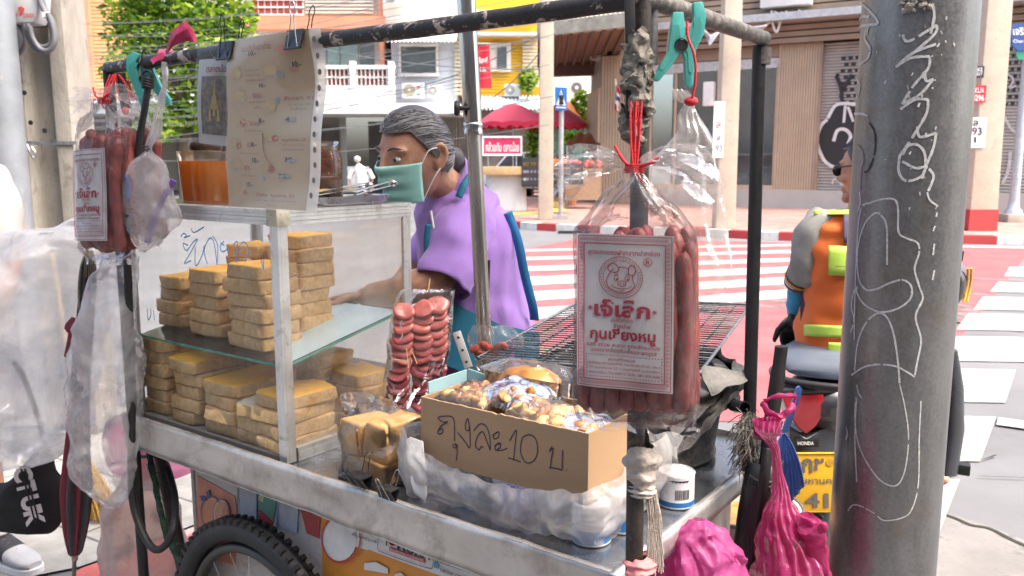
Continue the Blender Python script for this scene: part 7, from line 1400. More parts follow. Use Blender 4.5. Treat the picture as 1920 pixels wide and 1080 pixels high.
blot(412, 146, 62, 26, 4)
for cx, cy, rx, ry, m in ((140, 250, 45, 45, 1), (330, 250, 40, 40, 1), (370, 280, 22, 22, 2), (150, 385, 45, 40, 1), (160, 408, 14, 18, 5), (345, 420, 12, 26, 6), (310, 450, 30, 42, 1), (130, 535, 45, 30, 1), (148, 538, 24, 24, 3), (310, 628, 45, 26, 1), (330, 632, 22, 22, 3), (105, 660, 40, 40, 1), (122, 672, 20, 26, 3), (95, 785, 40, 35, 1), (265, 810, 36, 24, 1), (305, 808, 24, 22, 3), (260, 868, 12, 20, 6), (75, 915, 35, 35, 1), (415, 762, 36, 18, 2), (380, 852, 38, 18, 2), (420, 530, 22, 16, 6)): blot(cx, cy, rx, ry, m)
for s, xa, xb, ya, yb, m in (("รสนม", 218, 262, 372, 400, 3), ("สังขยา, ชา", 372, 510, 398, 424, 3), ("ใบเตย", 190, 250, 530, 556, 3), ("หมูหย็อง, ไส้", 366, 490, 634, 656, 3), ("เนย", 176, 210, 656, 682, 3), ("ชา.", 146, 184, 792, 818, 3), ("น้ำ.", 124, 158, 942, 966, 3), ("น้ำพริก, หมูหยอง, ชีส", 210, 440, 952, 980, 3), ("รส", 415, 455, 240, 270, 4),
                               ("นมข้น เนย", 196, 272, 236, 248, 7), ("สดชื่นหวาน", 196, 272, 264, 278, 7), ("นมสดอร่อย", 196, 296, 292, 306, 7), ("เนยสดน้ำตาล", 194, 280, 414, 428, 7), ("อร่อย", 214, 256, 446, 460, 7), ("ไข่ หวาน มัน", 392, 500, 438, 452, 7), ("กะทิสด", 404, 484, 464, 478, 7), ("ช็อกโกแลต", 160, 262, 580, 592, 7), ("ไข่ หมู หวาน", 372, 484, 668, 680, 7), ("พริกเผาหมู", 368, 480, 696, 708, 7), ("สตรอเบอรี่", 130, 240, 712, 724, 7), ("ส้ม องุ่น", 120, 210, 846, 858, 7), ("นมสด เนย น้ำตาล ชา กาแฟ", 196, 452, 990, 1002, 7), ("ขนมปัง", 290, 345, 1018, 1030, 7)): write(mb, s, fm, xa, xb, yb, ya, .008, m)
for s, xa, xb, ya, yb in (("10.-", 225, 268, 140, 165), ("10.-", 432, 468, 216, 242), ("10.-", 262, 292, 322, 342), ("8.-", 242, 272, 516, 542), ("4", 380, 402, 514, 542), ("8.-", 200, 230, 655, 678), ("10.-", 200, 238, 745, 775), ("30", 380, 420, 744, 768), ("30", 345, 388, 838, 862), ("10.-", 150, 188, 892, 918)): write(mb, s, fm, xa, xb, yb, ya, .02, 8)
part(mb, "print", [M("menu_pink", (.36, .12, .09), .8), M("menu_yellow", (.42, .32, .17), .8), M("menu_blue", (.24, .30, .32), .8), M("menu_red", (.33, .09, .07), .8), M("menu_rose", (.47, .21, .17), .8), M("menu_grey", (.36, .34, .3), .8), M("menu_slate", (.2, .24, .3), .8), M("menu_brown", (.25, .17, .10), .8), m_ink], pp)
mb = MB(); mb.tube(spline([fm(x, y) - V * .002 for x, y in ((268, 600), (272, 700), (290, 760), (315, 795))], 6), .0012, 5); part(mb, "ink_scratch", M("menu_brown", (.25, .17, .10), .8), pp)
def post_pt(s, q, o=0.0):
    a, b, c, d = PV(374, 112, -.022), PV(450, 108, -.022), PV(436, 276, -.016), PV(371, 268, -.016); return a.lerp(b, s).lerp(d.lerp(c, s), q) - V * (.004 * math.sin(q * 4) + .003 * math.sin(s * 5) + o)
t = thing("poster", "small laminated market poster with a golden tower picture clipped beside the menu", "poster", post_pt(.5, 1))
mb = MB(); mb.grid(lambda i, j: post_pt(i, j), 12, 20); pp = part(mb, "paper", M("poster_paper", (.50, .49, .47), .4, 0, .05, 5, .05, 30), t, smooth=True)
m_art, n, b, L = nodes("poster_art"); tcx = n.nodes.new("ShaderNodeTexCoord"); vo = n.nodes.new("ShaderNodeTexVoronoi"); vo.inputs["Scale"].default_value = 120; L.new(tcx.outputs["Object"], vo.inputs["Vector"])
f_ = mixc(n, L, .3, ramp(n, L, tex_noise(n, L, tcx.outputs["Object"], 60, 6, .7).outputs[0], [(.3, (.04, .04, .045)), (.48, (.14, .115, .10)), (.6, (.24, .2, .15)), (.75, (.12, .14, .15))]).outputs[0], vo.outputs["Color"], 'MULTIPLY'); L.new(f_, b.inputs["Base Color"]); b.inputs["Roughness"].default_value = .35
mb = MB(); mb.grid(lambda i, j: post_pt(.14 + .76 * i, .2 + .68 * j, .0012), 6, 10); part(mb, "picture", m_art, pp)
mb = MB(); fp = lambda x, y: post_pt(x, y, .0022); write(mb, "ตลาดน้อย", fp, .26, .80, .155, .07, .02, 0); write(mb, "TALAT NOI", fp, .42, .66, .2, .17, .01, 1)
for x0_, x1_, y0_, y1_ in ((.47, .53, .30, .42), (.43, .57, .42, .52), (.4, .6, .52, .58), (.36, .44, .58, .72), (.56, .64, .58, .72), (.46, .54, .58, .66)): mb.add([fp(x0_ + .02, y0_), fp(x1_ - .02, y0_), fp(x1_, y1_), fp(x0_, y1_)], [(0, 1, 2, 3)], 1)
mb.add([fp(.5, .22), fp(.515, .3), fp(.485, .3)], [(0, 1, 2)], 1); part(mb, "print", [M("poster_red", (.33, .03, .04), .5), M("poster_gold", (.42, .3, .1), .5)], pp)
mb = MB(); mb.grid(lambda i, j: post_pt(-.04 + 1.08 * i, -.18 + 1.2 * j, .0035), 14, 20); part(mb, "sleeve", film("sleeve_film2", (.97, .97, .97), .06, .12, .12, 9, .1, .05), t, smooth=True)
ru = (FC - LT).normalized()
def rclip(x, y, w_, lb, tilt=0):
    c = PV(x, y, -.03); up = (Z + ru * tilt).normalized(); t = thing("binder_clip", lb, "binder clip", c, "black binder clips"); h, d = w_ * .62, .022
    sec = [c + up * .004 + V * .004, c - up * h - V * .010, c - up * h - V * .012, c + up * .006 - V * .004, c + up * .006 + V * .032, c - up * h + V * .030, c - up * h + V * .028, c + up * .004 + V * .028]
    mb = MB(); mb.prism([q - ru * w_ / 2 for q in sec], ru * w_); mb.tube([c - up * h - V * .0115 - ru * w_ * .5, c - up * h - V * .0115 + ru * w_ * .5], .0022, 8); part(mb, "body", M("clip_black", (.012, .012, .013), .3), t)
    for s, bx, lean in ((-1, -.014, .1), (1, .028, -.05)):
        b_ = c + up * (-h * .92) + V * bx * .8; dd = (up + ru * (lean + (.35 if s > 0 else -.05))).normalized(); Lh = w_ * 1.75 if s < 0 else w_ * 1.7
        pts = [b_ - ru * w_ * .30, b_ - ru * w_ * .10 + dd * Lh * .62, b_ - ru * w_ * .17 + dd * Lh * .86, b_ - ru * w_ * .07 + dd * Lh, b_ + ru * w_ * .07 + dd * Lh, b_ + ru * w_ * .17 + dd * Lh * .86, b_ + ru * w_ * .10 + dd * Lh * .62, b_ + ru * w_ * .30]
        mb = MB(); mb.tube(spline(pts, 5), .0011, 7); part(mb, "handle", m_chrome if x > 500 and s < 0 else M("wire_black", (.03, .03, .03), .3, .6), t, smooth=True)
rclip(426, 84, .047, "large binder clip holding the small poster beside the menu on the rail"); rclip(556, 62, .047, "large binder clip holding the right side of the menu to the rail")
# ---------------------------------------------------------------- utensil bag on a pink ribbon
t = thing("utensil_bag", "cloudy bag of utensils with a long twisted neck tied by pink ribbon", "plastic bag", P(285, 470, 1.9))
part(sheetbag("", "", [(115, 305, 313), (160, 300, 312), (210, 290, 308), (250, 280, 298), (283, 273, 288), (300, 250, 306), (330, 232, 318), (370, 229, 328), (410, 232, 340), (440, 240, 318), (462, 256, 288), (474, 268, 275)], 1.90, None, 41, .022, .006, 34), "clear_bag", film("cloudy_film", (.98, .96, .96), .36, .14, .18, 20, .5, .12), t, smooth=True)
mb = MB(); mb.tube([P(274, 284, 1.895) + Vector((.008 * math.cos(k * .6), .008 * math.sin(k * .6), .0006 * k)) for k in range(22)], .002, 6); part(mb, "rubber_band", m_dplast, t)
def inner(pts, r, m, name, lb): mb = MB(); mb.tube(spline([P(x, y, 1.90) for x, y in pts], 6), r, 8); return top(mb, name, m, lb, "utensil", smooth=True)
inner([(326, 338), (306, 372), (290, 410), (276, 455)], .007, M("purple_handle", (.12, .05, .25), .4), "ladle", "purple handled ladle inside the cloudy utensil bag")
inner([(237, 330), (240, 350), (241, 372)], .006, M("blue_pen", (.03, .07, .25), .4), "pen", "blue pen inside the cloudy utensil bag"); inner([(242, 402), (244, 425), (246, 440)], .008, M("black_handle", (.02, .025, .04), .4), "scissors", "black handled scissors low in the cloudy utensil bag")
mb = MB()
for k in range(7): a0 = P(312, 98, 1.93); e = P(352 + k * 2.6, 46 + k * 4.2, 1.9 + k * .004); mb.ribbon(spline([a0, a0.lerp(e, .5) + Vector((0, -.01, .01)), e], 5), [.005 + .0016 * i for i in range(11)], (0, -1, .2), .001)
for k in range(5): mb.tube(spline([P(300 + k * 5, 95, 1.95), P(302 + k * 5, 105, 1.925), P(306 + k * 4, 118, 1.95)], 5), .0045, 6)
mb.ribbon(spline([P(310, 102, 1.925), P(296, 108, 1.92), P(285, 116, 1.92)], 4), .012, (0, -1, 0)); mb.jitter(.004, 60); top(mb, "pink_ribbon", M("pink_plastic_tape", (.56, .06, .15), .4, 0, .2, 30, .3, 90, coat=.3), "frayed pink plastic ribbon knotted round the front rail above the utensil bag", "ribbon", smooth=True)
# black cane hook with rubber bands, and the hanging black hose
mb = MB(); mb.tube(spline([P(278, 160, 1.93), P(272, 200, 1.93), P(264, 245, 1.935), P(256, 300, 1.94), P(250, 340, 1.95)], 6), .0075, 12); t = thing("walking_stick", "thin black stick with a rubber band knob hanging from a wire hook on the rail", "stick", P(250, 340, 1.95)); part(mb, "shaft", m_black, t, smooth=True)
mb = MB(); mb.tube(spline([P(267, 150, 1.93), P(266, 110, 1.93), P(268, 96, 1.93), P(276, 93, 1.93), P(281, 102, 1.93)], 6), .0018, 6); part(mb, "wire_hook", m_dplast, t, smooth=True)
mb = MB()
for k in range(4): c = P(277, 148 + k * 5, 1.93); mb.tube([c + Vector((.011 * math.cos(q * .55), .011 * math.sin(q * .55), .002 * math.sin(q))) for q in range(13)], .003, 6)
c = P(278, 142, 1.93); mb.tube([c + Vector((.011 * math.cos(q * .55), -.004, .011 * math.sin(q * .55))) for q in range(13)], .0035, 6); part(mb, "rubber_bands", m_rubber, t, smooth=True)
mb = MB(); hp = [(236, 440, -.03), (239, 500, -.03), (243, 600, -.03), (246, 700, -.03), (247, 800, -.03), (246, 880, -.03), (250, 945, -.03), (268, 1000, -.03), (290, 1030, -.03), (312, 1020, -.02), (326, 985, 0), (328, 935, .05), (318, 890, .08), (306, 858, .1)]
mb.tube(spline([PV(*q) for q in hp], 8), .0095, 12); top(mb, "hose", m_rubber, "black rubber hose looping down beside the left end of the cart", "hose", smooth=True)
mb = MB(); mb.tube(spline([PV(x, y, .05) for x, y in ((247, 838), (258, 852), (275, 855), (292, 845))], 5), .004, 7); mb.tube([PV(245, 858, .05), PV(300, 856, .05)], .003, 6); top(mb, "wire_coil", m_dplast, "loose black wire coil under the left end of the cart rim", "wire", smooth=True)
mb = MB()
for k in range(3): mb.tube(spline([PV(x + 2.5 * math.sin(k * 2.1 + y * .12), y, .04 + .004 * math.cos(k * 2.1 + y * .12)) for x, y in ((280, 848), (286, 880), (293, 915), (299, 950), (308, 985), (318, 1015), (338, 1055), (350, 1066))], 6), .006, 6)
for k in range(70): x, y = 0, R.uniform(850, 1050); x = 278 + (y - 848) * .26 + (12 if y > 1000 else 0); p = PV(x, y, .03); mb.tube([p, p + Vector((R.uniform(-.015, .015), R.uniform(-.01, .01), R.uniform(-.012, .012)))], .0007, 4)
mb.jitter(.003, 60); top(mb, "rope", M("green_rope", (.012, .06, .035), .9, 0, .5, 40, .8, 200, dirt=(.16, .12, .07), dscale=30), "frayed dark green rope hanging in front of the cart leg", "rope", smooth=True)
# ================================================================ left edge: poles, meter box, bags, folded umbrella, tote, person
def vtube(x0, y0, x1, y1, Y, r, n=20): return [Vector((P(x0, y0, Y).x, Y, 0)), Vector((P(x0, y0, Y).x, Y, 6))]
cx_ = P(104, 300, 4.4).x; t = thing("utility_pole", "weathered grooved concrete utility pole at the left edge carrying the meter box", "utility pole", (cx_, 4.4, 0))
mb = MB(); hw = .155
def prof(z): k = 1.12 - .055 * z; w_ = hw * k; return [Vector((cx_ + x * w_, 4.4 + y * .12, z)) for x, y in ((-1, -1), (-.42, -1), (-.30, -.35), (.36, -.35), (.48, -1), (1, -1), (1, 1), (-1, 1))]
mb.loft([prof(z) for z in (0, 1, 2, 3, 4, 6, 8)]); part(mb, "shaft", M("weathered_concrete", (.30, .275, .235), .92, 0, .22, 7, .8, 60, dirt=(.10, .085, .07), dscale=5, dlo=.56, dhi=.72, stretch=(1, 1, .5)), t, bevel=.01)
mb = MB()
for x, y in ((46, 174), (58, 70 + 160), (84, 245), (24, 133), (28, 40 + 90)): q = P(x, y, 4.27); mb.lathe([(.012, 0), (.012, .004)], q, 10, (Vector((1, 0, 0)), Z, Vector((0, -1, 0))))
part(mb, "bolt_holes", m_ink, t); mb = MB(); y_ = P(85, 268, 4.27); mb.box(Vector((cx_, 4.275, y_.z)), (.36, .01, .018)); mb.tube(spline([P(50, 270, 4.25), P(56, 285, 4.24), P(64, 297, 4.24), P(66, 286, 4.24), P(60, 276, 4.24)], 4), .006, 6); part(mb, "steel_strap", m_steel, t)
xs = P(14, 300, 4.0).x; mb = MB(); mb.tube([Vector((xs, 4.0, 0)), Vector((xs, 4.0, 6))], .085, 28); top(mb, "steel_pipe", M("grey_pipe", (.26, .28, .30), .5, .3, .15, 8, .15, 80, dirt=(.36, .36, .36), dscale=14, dlo=.58, dhi=.72), "grey steel pole standing in front of the concrete pole at the left edge", "steel pole", smooth=True)
t = thing("meter_box", "pale electricity meter box with a red mark and looping grey cables", "meter box", P(38, 45, 4.2))
mb = MB(); mb.prism([P(x, y, 4.1) for x, y in ((4, -20), (72, -20), (70, 20), (62, 42), (22, 44), (8, 22))], (0, .12, 0)); part(mb, "casing", M("meter_grey", (.48, .48, .49), .5, 0, .06, 6, .05, 60), t, bevel=.012)
mb = MB(); mb.prism([P(x, y, 4.225) for x, y in ((-20, -30), (88, -30), (88, 50), (-20, 50))], (0, .03, 0)); part(mb, "back_plate", m_dplast, t)
mb = MB(); mb.add([P(x, y, 4.096) for x, y in ((33, 14), (40, 12), (46, 16), (44, 24), (36, 28), (37, 21))], [tuple(range(6))]); write(mb, "การไฟฟ้า", lambda x, y: P(x, y, 4.096), 17, 34, 30, 21, .01); write(mb, "นครหลวง", lambda x, y: P(x, y, 4.096), 44, 64, 33, 25, .01); part(mb, "marking", M("meter_red", (.5, .06, .05), .6), t)
for k, pts in enumerate(([(32, 44), (42, 64), (44, 85), (36, 100), (20, 106), (0, 100), (-20, 90)], [(28, 44), (36, 62), (38, 78), (28, 92), (0, 85)], [(46, 44), (52, 68), (66, 92), (84, 98), (98, 90), (104, 70), (98, 40), (84, 15), (76, -20)], [(52, 44), (56, 62), (68, 82), (82, 88), (96, 80), (98, 60), (92, 36), (78, 10), (70, -20)], [(56, 50), (62, 72), (76, 92), (92, 94), (101, 80), (100, 55), (90, 25)])):
    mb = MB(); mb.tube(spline([P(x, y, 4.15 - .02 * k) for x, y in pts], 6), .012, 8); part(mb, "cable", M("meter_cable", (.14, .14, .15), .5), t, smooth=True)
mb = MB(); mb.box(P(87, 28, 4.08), (.03, .02, .025)); part(mb, "cable_clip", m_white, t)
def bigbag(name, label, rows, Y, bulge, amp, m, seed, f=9, nn=60):
    L_ = spline([P(r[1], r[0], Y) for r in rows], 7); R_ = spline([P(r[2], r[0], Y) for r in rows], 7); kk = len(L_); mb = MB()
    def fn(i, j):
        t_ = min(kk - 1, int(round(j * (kk - 1)))); c = (L_[t_] + R_[t_]) / 2; hw = (R_[t_] - L_[t_]) / 2; an = i * 2 * math.pi; bl = min(bulge, hw.length * .8) * math.sin(math.pi * (.04 + .92 * j)) ** .4
        p = c + hw * math.cos(an) + Vector((0, bl * math.sin(an), 0)); q = p + Vector((nz(p, f, seed), 1.5 * nz(p, f, seed + 3), nz(p, f, seed + 6))) * amp
        rid_ = (1 - 2 * abs(nz(Vector((p.x, p.y, p.z * .55)), f * 1.6, seed + 11))) ; rid2 = (1 - 2 * abs(nz(Vector((p.x * .7, p.y, p.z)), f * 3.4, seed + 21))); return q + Vector((math.cos(an) * .6, math.sin(an), 0)) * (rid_ * amp * .9 + rid2 * amp * .45)
    mb.grid(fn, nn, kk * 1, 0, True); return top(mb, name, m, label, "plastic bag", smooth=True)
bigbag("plastic_bag", "large milky plastic bag bulging at the far left beside the folded umbrella", [(406, 150, 172), (425, 90, 180), (445, 0, 188), (480, -90, 192), (560, -130, 186), (650, -130, 172), (740, -120, 160), (800, -110, 150), (840, -100, 122), (872, -60, 60)], 2.36, .20, .030, film("bag_film_big", (1, 1, 1), .58, .16, .12, 11, 1.0, .24), 51, 7, 90)
bigbag("plastic_bag", "tall crumpled clear bag hanging between the folded umbrella and the display case", [(476, 196, 246), (520, 176, 248), (580, 158, 250), (640, 146, 254), (700, 140, 254), (760, 136, 252), (820, 138, 250), (870, 148, 246), (915, 172, 240), (948, 200, 218)], 2.05, .06, .020, film("bag_film_tall", (1, .99, .99), .40, .18, .12, 12, .7, .16), 63, 11, 70)
t = thing("folded_umbrella", "folded maroon and dark grey umbrella hanging point down behind the clear bag", "umbrella", P(137, 1080, 2.16)); Yu = 2.16
um_ = [(168, 478, 14), (166, 520, 22), (160, 600, 25), (152, 700, 27), (148, 780, 30), (144, 860, 38), (143, 910, 44), (143, 950, 42), (142, 1000, 32), (141, 1035, 20), (140, 1040, 13)]
for side in (0, 1):
    mb = MB(); pts = spline([P(x, y, Yu) for x, y, w_ in um_], 5); ws = spline([Vector((w_, 0, 0)) for x, y, w_ in um_], 5); k = len(pts); n_ = 64
    def fu(i, j):
        t_ = min(k - 1, int(round(j * (k - 1)))); an = i * 2 * math.pi; r_ = ws[t_].x / 2 / F * 2.2 * 1.02; r_ *= 1 + .30 * math.cos(an * 8 + j * 5) ; tw = an + .3 * math.sin(j * 2)
        return pts[t_] + Vector((math.cos(tw), math.sin(tw), 0)) * r_
    mb.grid(fu, n_, k, 0, True)
    mb.m = [((f % n_) * 8 // n_ + 0) % 2 for f in range(len(mb.f))]
    if side == 0: part(mb, "canopy", [M("umbrella_maroon", (.13, .012, .022), .7, 0, .15, 8, .2, 200), M("umbrella_grey", (.045, .048, .055), .7, 0, .15, 8, .2, 200)], t, smooth=True)
mb = MB(); mb.tube([P(141, 1036, Yu), P(140, 1050, Yu)], .0085, 10); part(mb, "tip_collar", M("dusty_pink_plastic", (.25, .17, .16), .5), t, smooth=True); mb = MB(); mb.tube([P(140, 1045, Yu), P(137, 1110, Yu)], .0055, 10); part(mb, "tip", M("brown_metal", (.13, .11, .10), .4, .5), t, smooth=True)
mb = MB()
for k in range(6): mb.tube(spline([P(158 + k * 4, 520, Yu - .02), P(160 + k * 3.4, 490, Yu - .015), P(164 + k * 2, 470, Yu)], 4), .0016, 6)
mb.tube(spline([P(156, 620, Yu - .03), P(148, 560, Yu - .03), P(152, 500, Yu - .02), P(165, 465, Yu)], 6), .003, 6); part(mb, "ribs", M("brassy_wire", (.22, .19, .14), .4, .7), t, smooth=True)
mb = MB(); mb.ribbon(spline([P(138, 595, Yu - .03), P(130, 640, Yu - .035), P(124, 670, Yu - .03)], 5), .012, (0, -1, 0)); mb.ribbon(spline([P(140, 600, Yu - .03), P(128, 615, Yu - .035), P(146, 625, Yu - .03)], 5), .02, (0, -1, 0)); part(mb, "tie_strap", M("umbrella_maroon", (.13, .012, .022)), t)
# black tote with white letters
Yt = 2.52; t = thing("tote_bag", "black cloth tote with big white letters hanging at the lower left edge", "tote bag", P(40, 1000, Yt)); mb = MB()
out = [(-110, 900), (-60, 905), (0, 906), (28, 892), (70, 842), (84, 833), (98, 848), (106, 880), (122, 905), (124, 950), (118, 975), (96, 998), (72, 1002), (0, 994), (-60, 990), (-110, 980)]
ctr = P(30, 935, Yt); ring0 = [P(x, y, Yt) for x, y in out]; lay = []
for k, (s, o_) in enumerate(((.0, -.06), (.55, -.055), (.85, -.035), (1, 0), (.85, .035), (.0, .05))): lay.append([ctr.lerp(q, max(s, .02)) + Vector((0, o_, 0)) for q in spline(ring0 + [ring0[0]], 3)[:-1]])
mb.loft(lay); cloth(mb, .010, 9, 3); part(mb, "bag", M("black_canvas", (.014, .014, .015), .85, 0, .2, 20, .3, 300), t, smooth=True)
mb = MB(); d0, d1 = Vector((38, 878, 0)), Vector((66, 985, 0)); dx = (d1 - d0).normalized(); dy = Vector((-dx.y, dx.x, 0)) * -1
def tl(x, y): q = d0 + dx * x + dy * y; return P(q.x, q.y, Yt - .085)
for k, ch in enumerate("CTUK"): write(mb, ch, tl, k * 28, k * 28 + (24 if ch != "T" else 18), -14, 18, .05)
part(mb, "lettering", M("print_pinkwhite", (.62, .56, .56), .6), t)
mb = MB()
for o_ in (2, 9): mb.ribbon([tl(-4, o_), tl(52, o_), tl(108, o_)], .006, (0, -1, 0), .002)
part(mb, "black_stripe", M("black_canvas", (.014, .014, .015)), t)
mb = MB(); mb.tube(spline([P(84, 840, Yt), P(70, 780, Yt), P(40, 700, Yt), P(0, 650, Yt + .1)], 5), .008, 8); part(mb, "strap", M("black_canvas", (.014, .014, .015)), t, smooth=True)
# person standing at the left edge
gx = PZ(20, 1062, .012); t = thing("person", "person at the left edge in a pale shirt and black and white sneakers", "person", Vector((gx.x, gx.y, .012))); sx0 = P(-52, 400, 2.75); mb = MB(); bxp = sx0.x - .16; by = 2.86
mb.loft([ell(Vector((bxp, by, z)), Vector((w_, 0, 0)), Vector((0, d_, 0)), 24, .85) for z, w_, d_ in ((.85, .16, .11), (1.0, .15, .11), (1.2, .17, .12), (1.35, .18, .11), (1.45, .09, .07), (1.5, .055, .055))]); mb.tube([Vector((bxp, by, 1.44)), Vector((bxp, by - .01, 1.56))], .055, 12)
atL, AL = add_head(mb, Vector((bxp, by - .02, 1.64)), Vector((.5, -.85, 0)), Z, 1.0)
mb.tube(spline([Vector((bxp + .17, by, 1.38)), Vector((bxp + .22, by - .02, 1.15)), Vector((bxp + .2, by - .12, .95))], 4), [.055] * 4 + [.045] * 4 + [.03], 12); add_hand(mb, Vector((bxp + .2, by - .12, .95)), Vector((-.1, -.3, -1)), Vector((-1, 0, 0)), 1, .6)
mb.tube(spline([Vector((bxp - .17, by, 1.38)), Vector((bxp - .22, by, 1.15)), Vector((bxp - .22, by - .06, .9))], 4), [.055] * 4 + [.045] * 4 + [.03], 12); add_hand(mb, Vector((bxp - .22, by - .06, .9)), Vector((0, -.1, -1)), Vector((1, 0, 0)), -1, .5)
an = PZ(6, 1030, .012) + Z * .012; fx_ = Vector((gx.x - .07, gx.y + .05, .09)); mb.tube([Vector((bxp + .08, by, .86)), Vector((fx_.x - .02, by, .48)), fx_], [.085, .058, .038], 14); f2_ = Vector((bxp - .14, by, .08)); mb.tube([Vector((bxp - .08, by, .86)), Vector((bxp - .11, by, .48)), f2_], [.085, .058, .038], 14); body_obj(mb, t, .008)
mb = MB(); mb.loft([ell(Vector((bxp, by, z)), Vector((w_, 0, 0)), Vector((0, d_, 0)), 32, .85) for z, w_, d_ in ((.8, .19, .14), (1.0, .18, .14), (1.2, .195, .145), (1.36, .20, .135), (1.43, .13, .1), (1.455, .075, .075))], cap=False); cloth(mb, .012, 8, 2); m_pshirt = M("pale_pink_shirt", (.36, .32, .31), .85, 0, .05, 6, .2, 300); part(mb, "shirt", m_pshirt, t, smooth=True)
sleeve([Vector((bxp + .13, by, 1.40)), P(-8, 395, 2.82), P(-2, 446, 2.80)], (.085, .082), 28, 1, m_pshirt, .008, 2, t); mb = MB(); mb.loft([ell(Vector((bxp, by, z)), Vector((w_, 0, 0)), Vector((0, .13, 0)), 28, .8) for z, w_ in ((.55, .21), (.7, .2), (.9, .18))], cap=False); part(mb, "shorts", m_navy, t, smooth=True)
for q in (fx_, f2_):
    mb = MB(); mb.tube([q + Z * .14, q + Z * .03], .043, 18); part(mb, "sock", m_white, t, smooth=True)
    d = Vector((.88, -.47, 0)).normalized(); s_ = Vector((-d.y, d.x, 0)); sh_ = []
    for k, (a, w_, h0, h1) in enumerate(((-.07, .025, .022, .075), (-.06, .036, .02, .10), (-.02, .041, .02, .115), (.04, .042, .02, .10), (.10, .047, .02, .075), (.15, .048, .02, .062), (.19, .042, .02, .052), (.215, .025, .022, .042))): c = Vector((q.x, q.y, .012)) + d * a; sh_.append(ell(c + Z * (h0 + h1) / 2, s_ * w_, Z * (h1 - h0) / 2, 24, .75))
    mb = MB(); mb.loft(sh_[:5]); o = part(mb, "sneaker", M("sneaker_black", (.03, .03, .035), .6, 0, .2, 20, .2, 200), t, smooth=True); mb = MB(); mb.loft(sh_[4:]); part(mb, "toe_cap", M("toe_white", (.42, .42, .42), .5), o, smooth=True)
    mb = MB(); mb.loft([ell(Vector((q.x, q.y, z)) + d * .075, d * .155, s_ * .052, 32, .7) for z in (.0125, .034)]); part(mb, "sole", m_white, o, smooth=True)
    mb = MB()
    for k in range(6): c = Vector((q.x, q.y, .112 - k * .009)) + d * (.03 + k * .021); mb.tube(spline([c - s_ * .034 - Z * .012, c + Z * .004, c + s_ * .034 - Z * .012], 4), .004, 6)
    part(mb, "laces", m_dplast, o, smooth=True); mb = MB(); c = Vector((q.x, q.y, .10)) + d * .005 - s_ * 0
    em = [(-.006, -.012), (.0, -.004), (.008, -.012), (.004, 0), (.010, .004), (.003, .006), (.003, .013), (-.002, .013), (-.003, .005), (-.010, .002), (-.003, -.002)]; sd_ = s_ if s_.y < 0 else -s_
    mb.prism([c + sd_ * .0425 + d * x * 1.1 + Z * (y * 1.1 - .005) for x, y in em], sd_ * .0015); part(mb, "emblem", M("emblem_red", (.5, .02, .02), .5), o)
# broom, crate, bags under the cart's left end
t = thing("broom", "straw broom standing on the pavement behind the tall clear bag", "broom", PZ(180, 975, .012)); q = PZ(180, 975, .012); mb = MB()
for k in range(260): a = R.uniform(-1, 1); b = R.uniform(-1, 1); h0 = Vector((q.x - .03 + a * .02, q.y + b * .02, .26)); mb.tube([h0, q + Vector((a * .085 + .02, b * .05, R.uniform(0, .03)))], .0014, 4)
part(mb, "bristles", M("straw", (.52, .33, .08), .8, 0, .3, 60), t); mb = MB(); mb.tube([Vector((q.x - .03, q.y, .25)), Vector((q.x - .12, q.y + .05, 1.1))], .012, 10); part(mb, "handle", M("bamboo", (.4, .27, .1), .6), t, smooth=True)
def gbox(u, v, z0, z1, w_, d_, m, name, label, cat):
    mb = MB(); c = CW(u, v, 0); mb.loft([ell(c + Z * z, U * w_ * k, V * d_ * k, 32, .3) for z, k in ((z0, .92), ((z0 + z1) / 2, .97), (z1 - .02, 1), (z1 - .018, 1.03), (z1, 1.03), (z1, .98), (z1 - .05, .95))], cap=False); return top(mb, name, m, label, cat, smooth=True)
gbox(1.31, .30, .01, .50, .12, .16, M("grey_bin", (.36, .34, .33), .6, 0, .1, 6, .1, 60, dirt=(.2, .17, .15), dscale=10), "plastic_bin", "grey plastic bin under the left end of the cart", "bin")
def ubag(c, r, h, m, name, label, seed, amp=.03, f=9):
    mb = MB()
    def fn(i, j):
        an = i * 2 * math.pi; k = (math.sin(math.pi * (.08 + .62 * (1 - j))) ** .7) * (1 if j < .7 else 1 - (j - .7) * 2.0); p = c + Vector((r[0] * k * math.cos(an), r[1] * k * math.sin(an), h * j)); rid_ = 1 - 2 * abs(nz(Vector((p.x, p.y, p.z * .35)), f * 1.5, seed)); return p + Vector((nz(p, f, seed), nz(p, f, seed + 2), nz(p, f, seed + 4))) * amp + Vector((math.cos(an), math.sin(an), 0)) * rid_ * amp * .7
    mb.grid(fn, 64, 40, 0, True); return top(mb, name, m, label, "plastic bag", smooth=True)
c = PV(278, 1120, .16); c.z = .06; ubag(c, (.12, .12, 0), .52, film("peach_film", (.97, .82, .76), .62, .25, .2, 14, .7, .15), "plastic_bag", "pale peach plastic bag hanging beside the cart leg", 71, .02)
c = PV(312, 945, .28); c.z = .50; ubag(c, (.17, .13, 0), .22, film("pink_film", (.92, .38, .62), .55, .3, .18, 18, .8, .2), "plastic_bag", "crumpled bright pink bag lying on the bin under the cart", 77, .025)
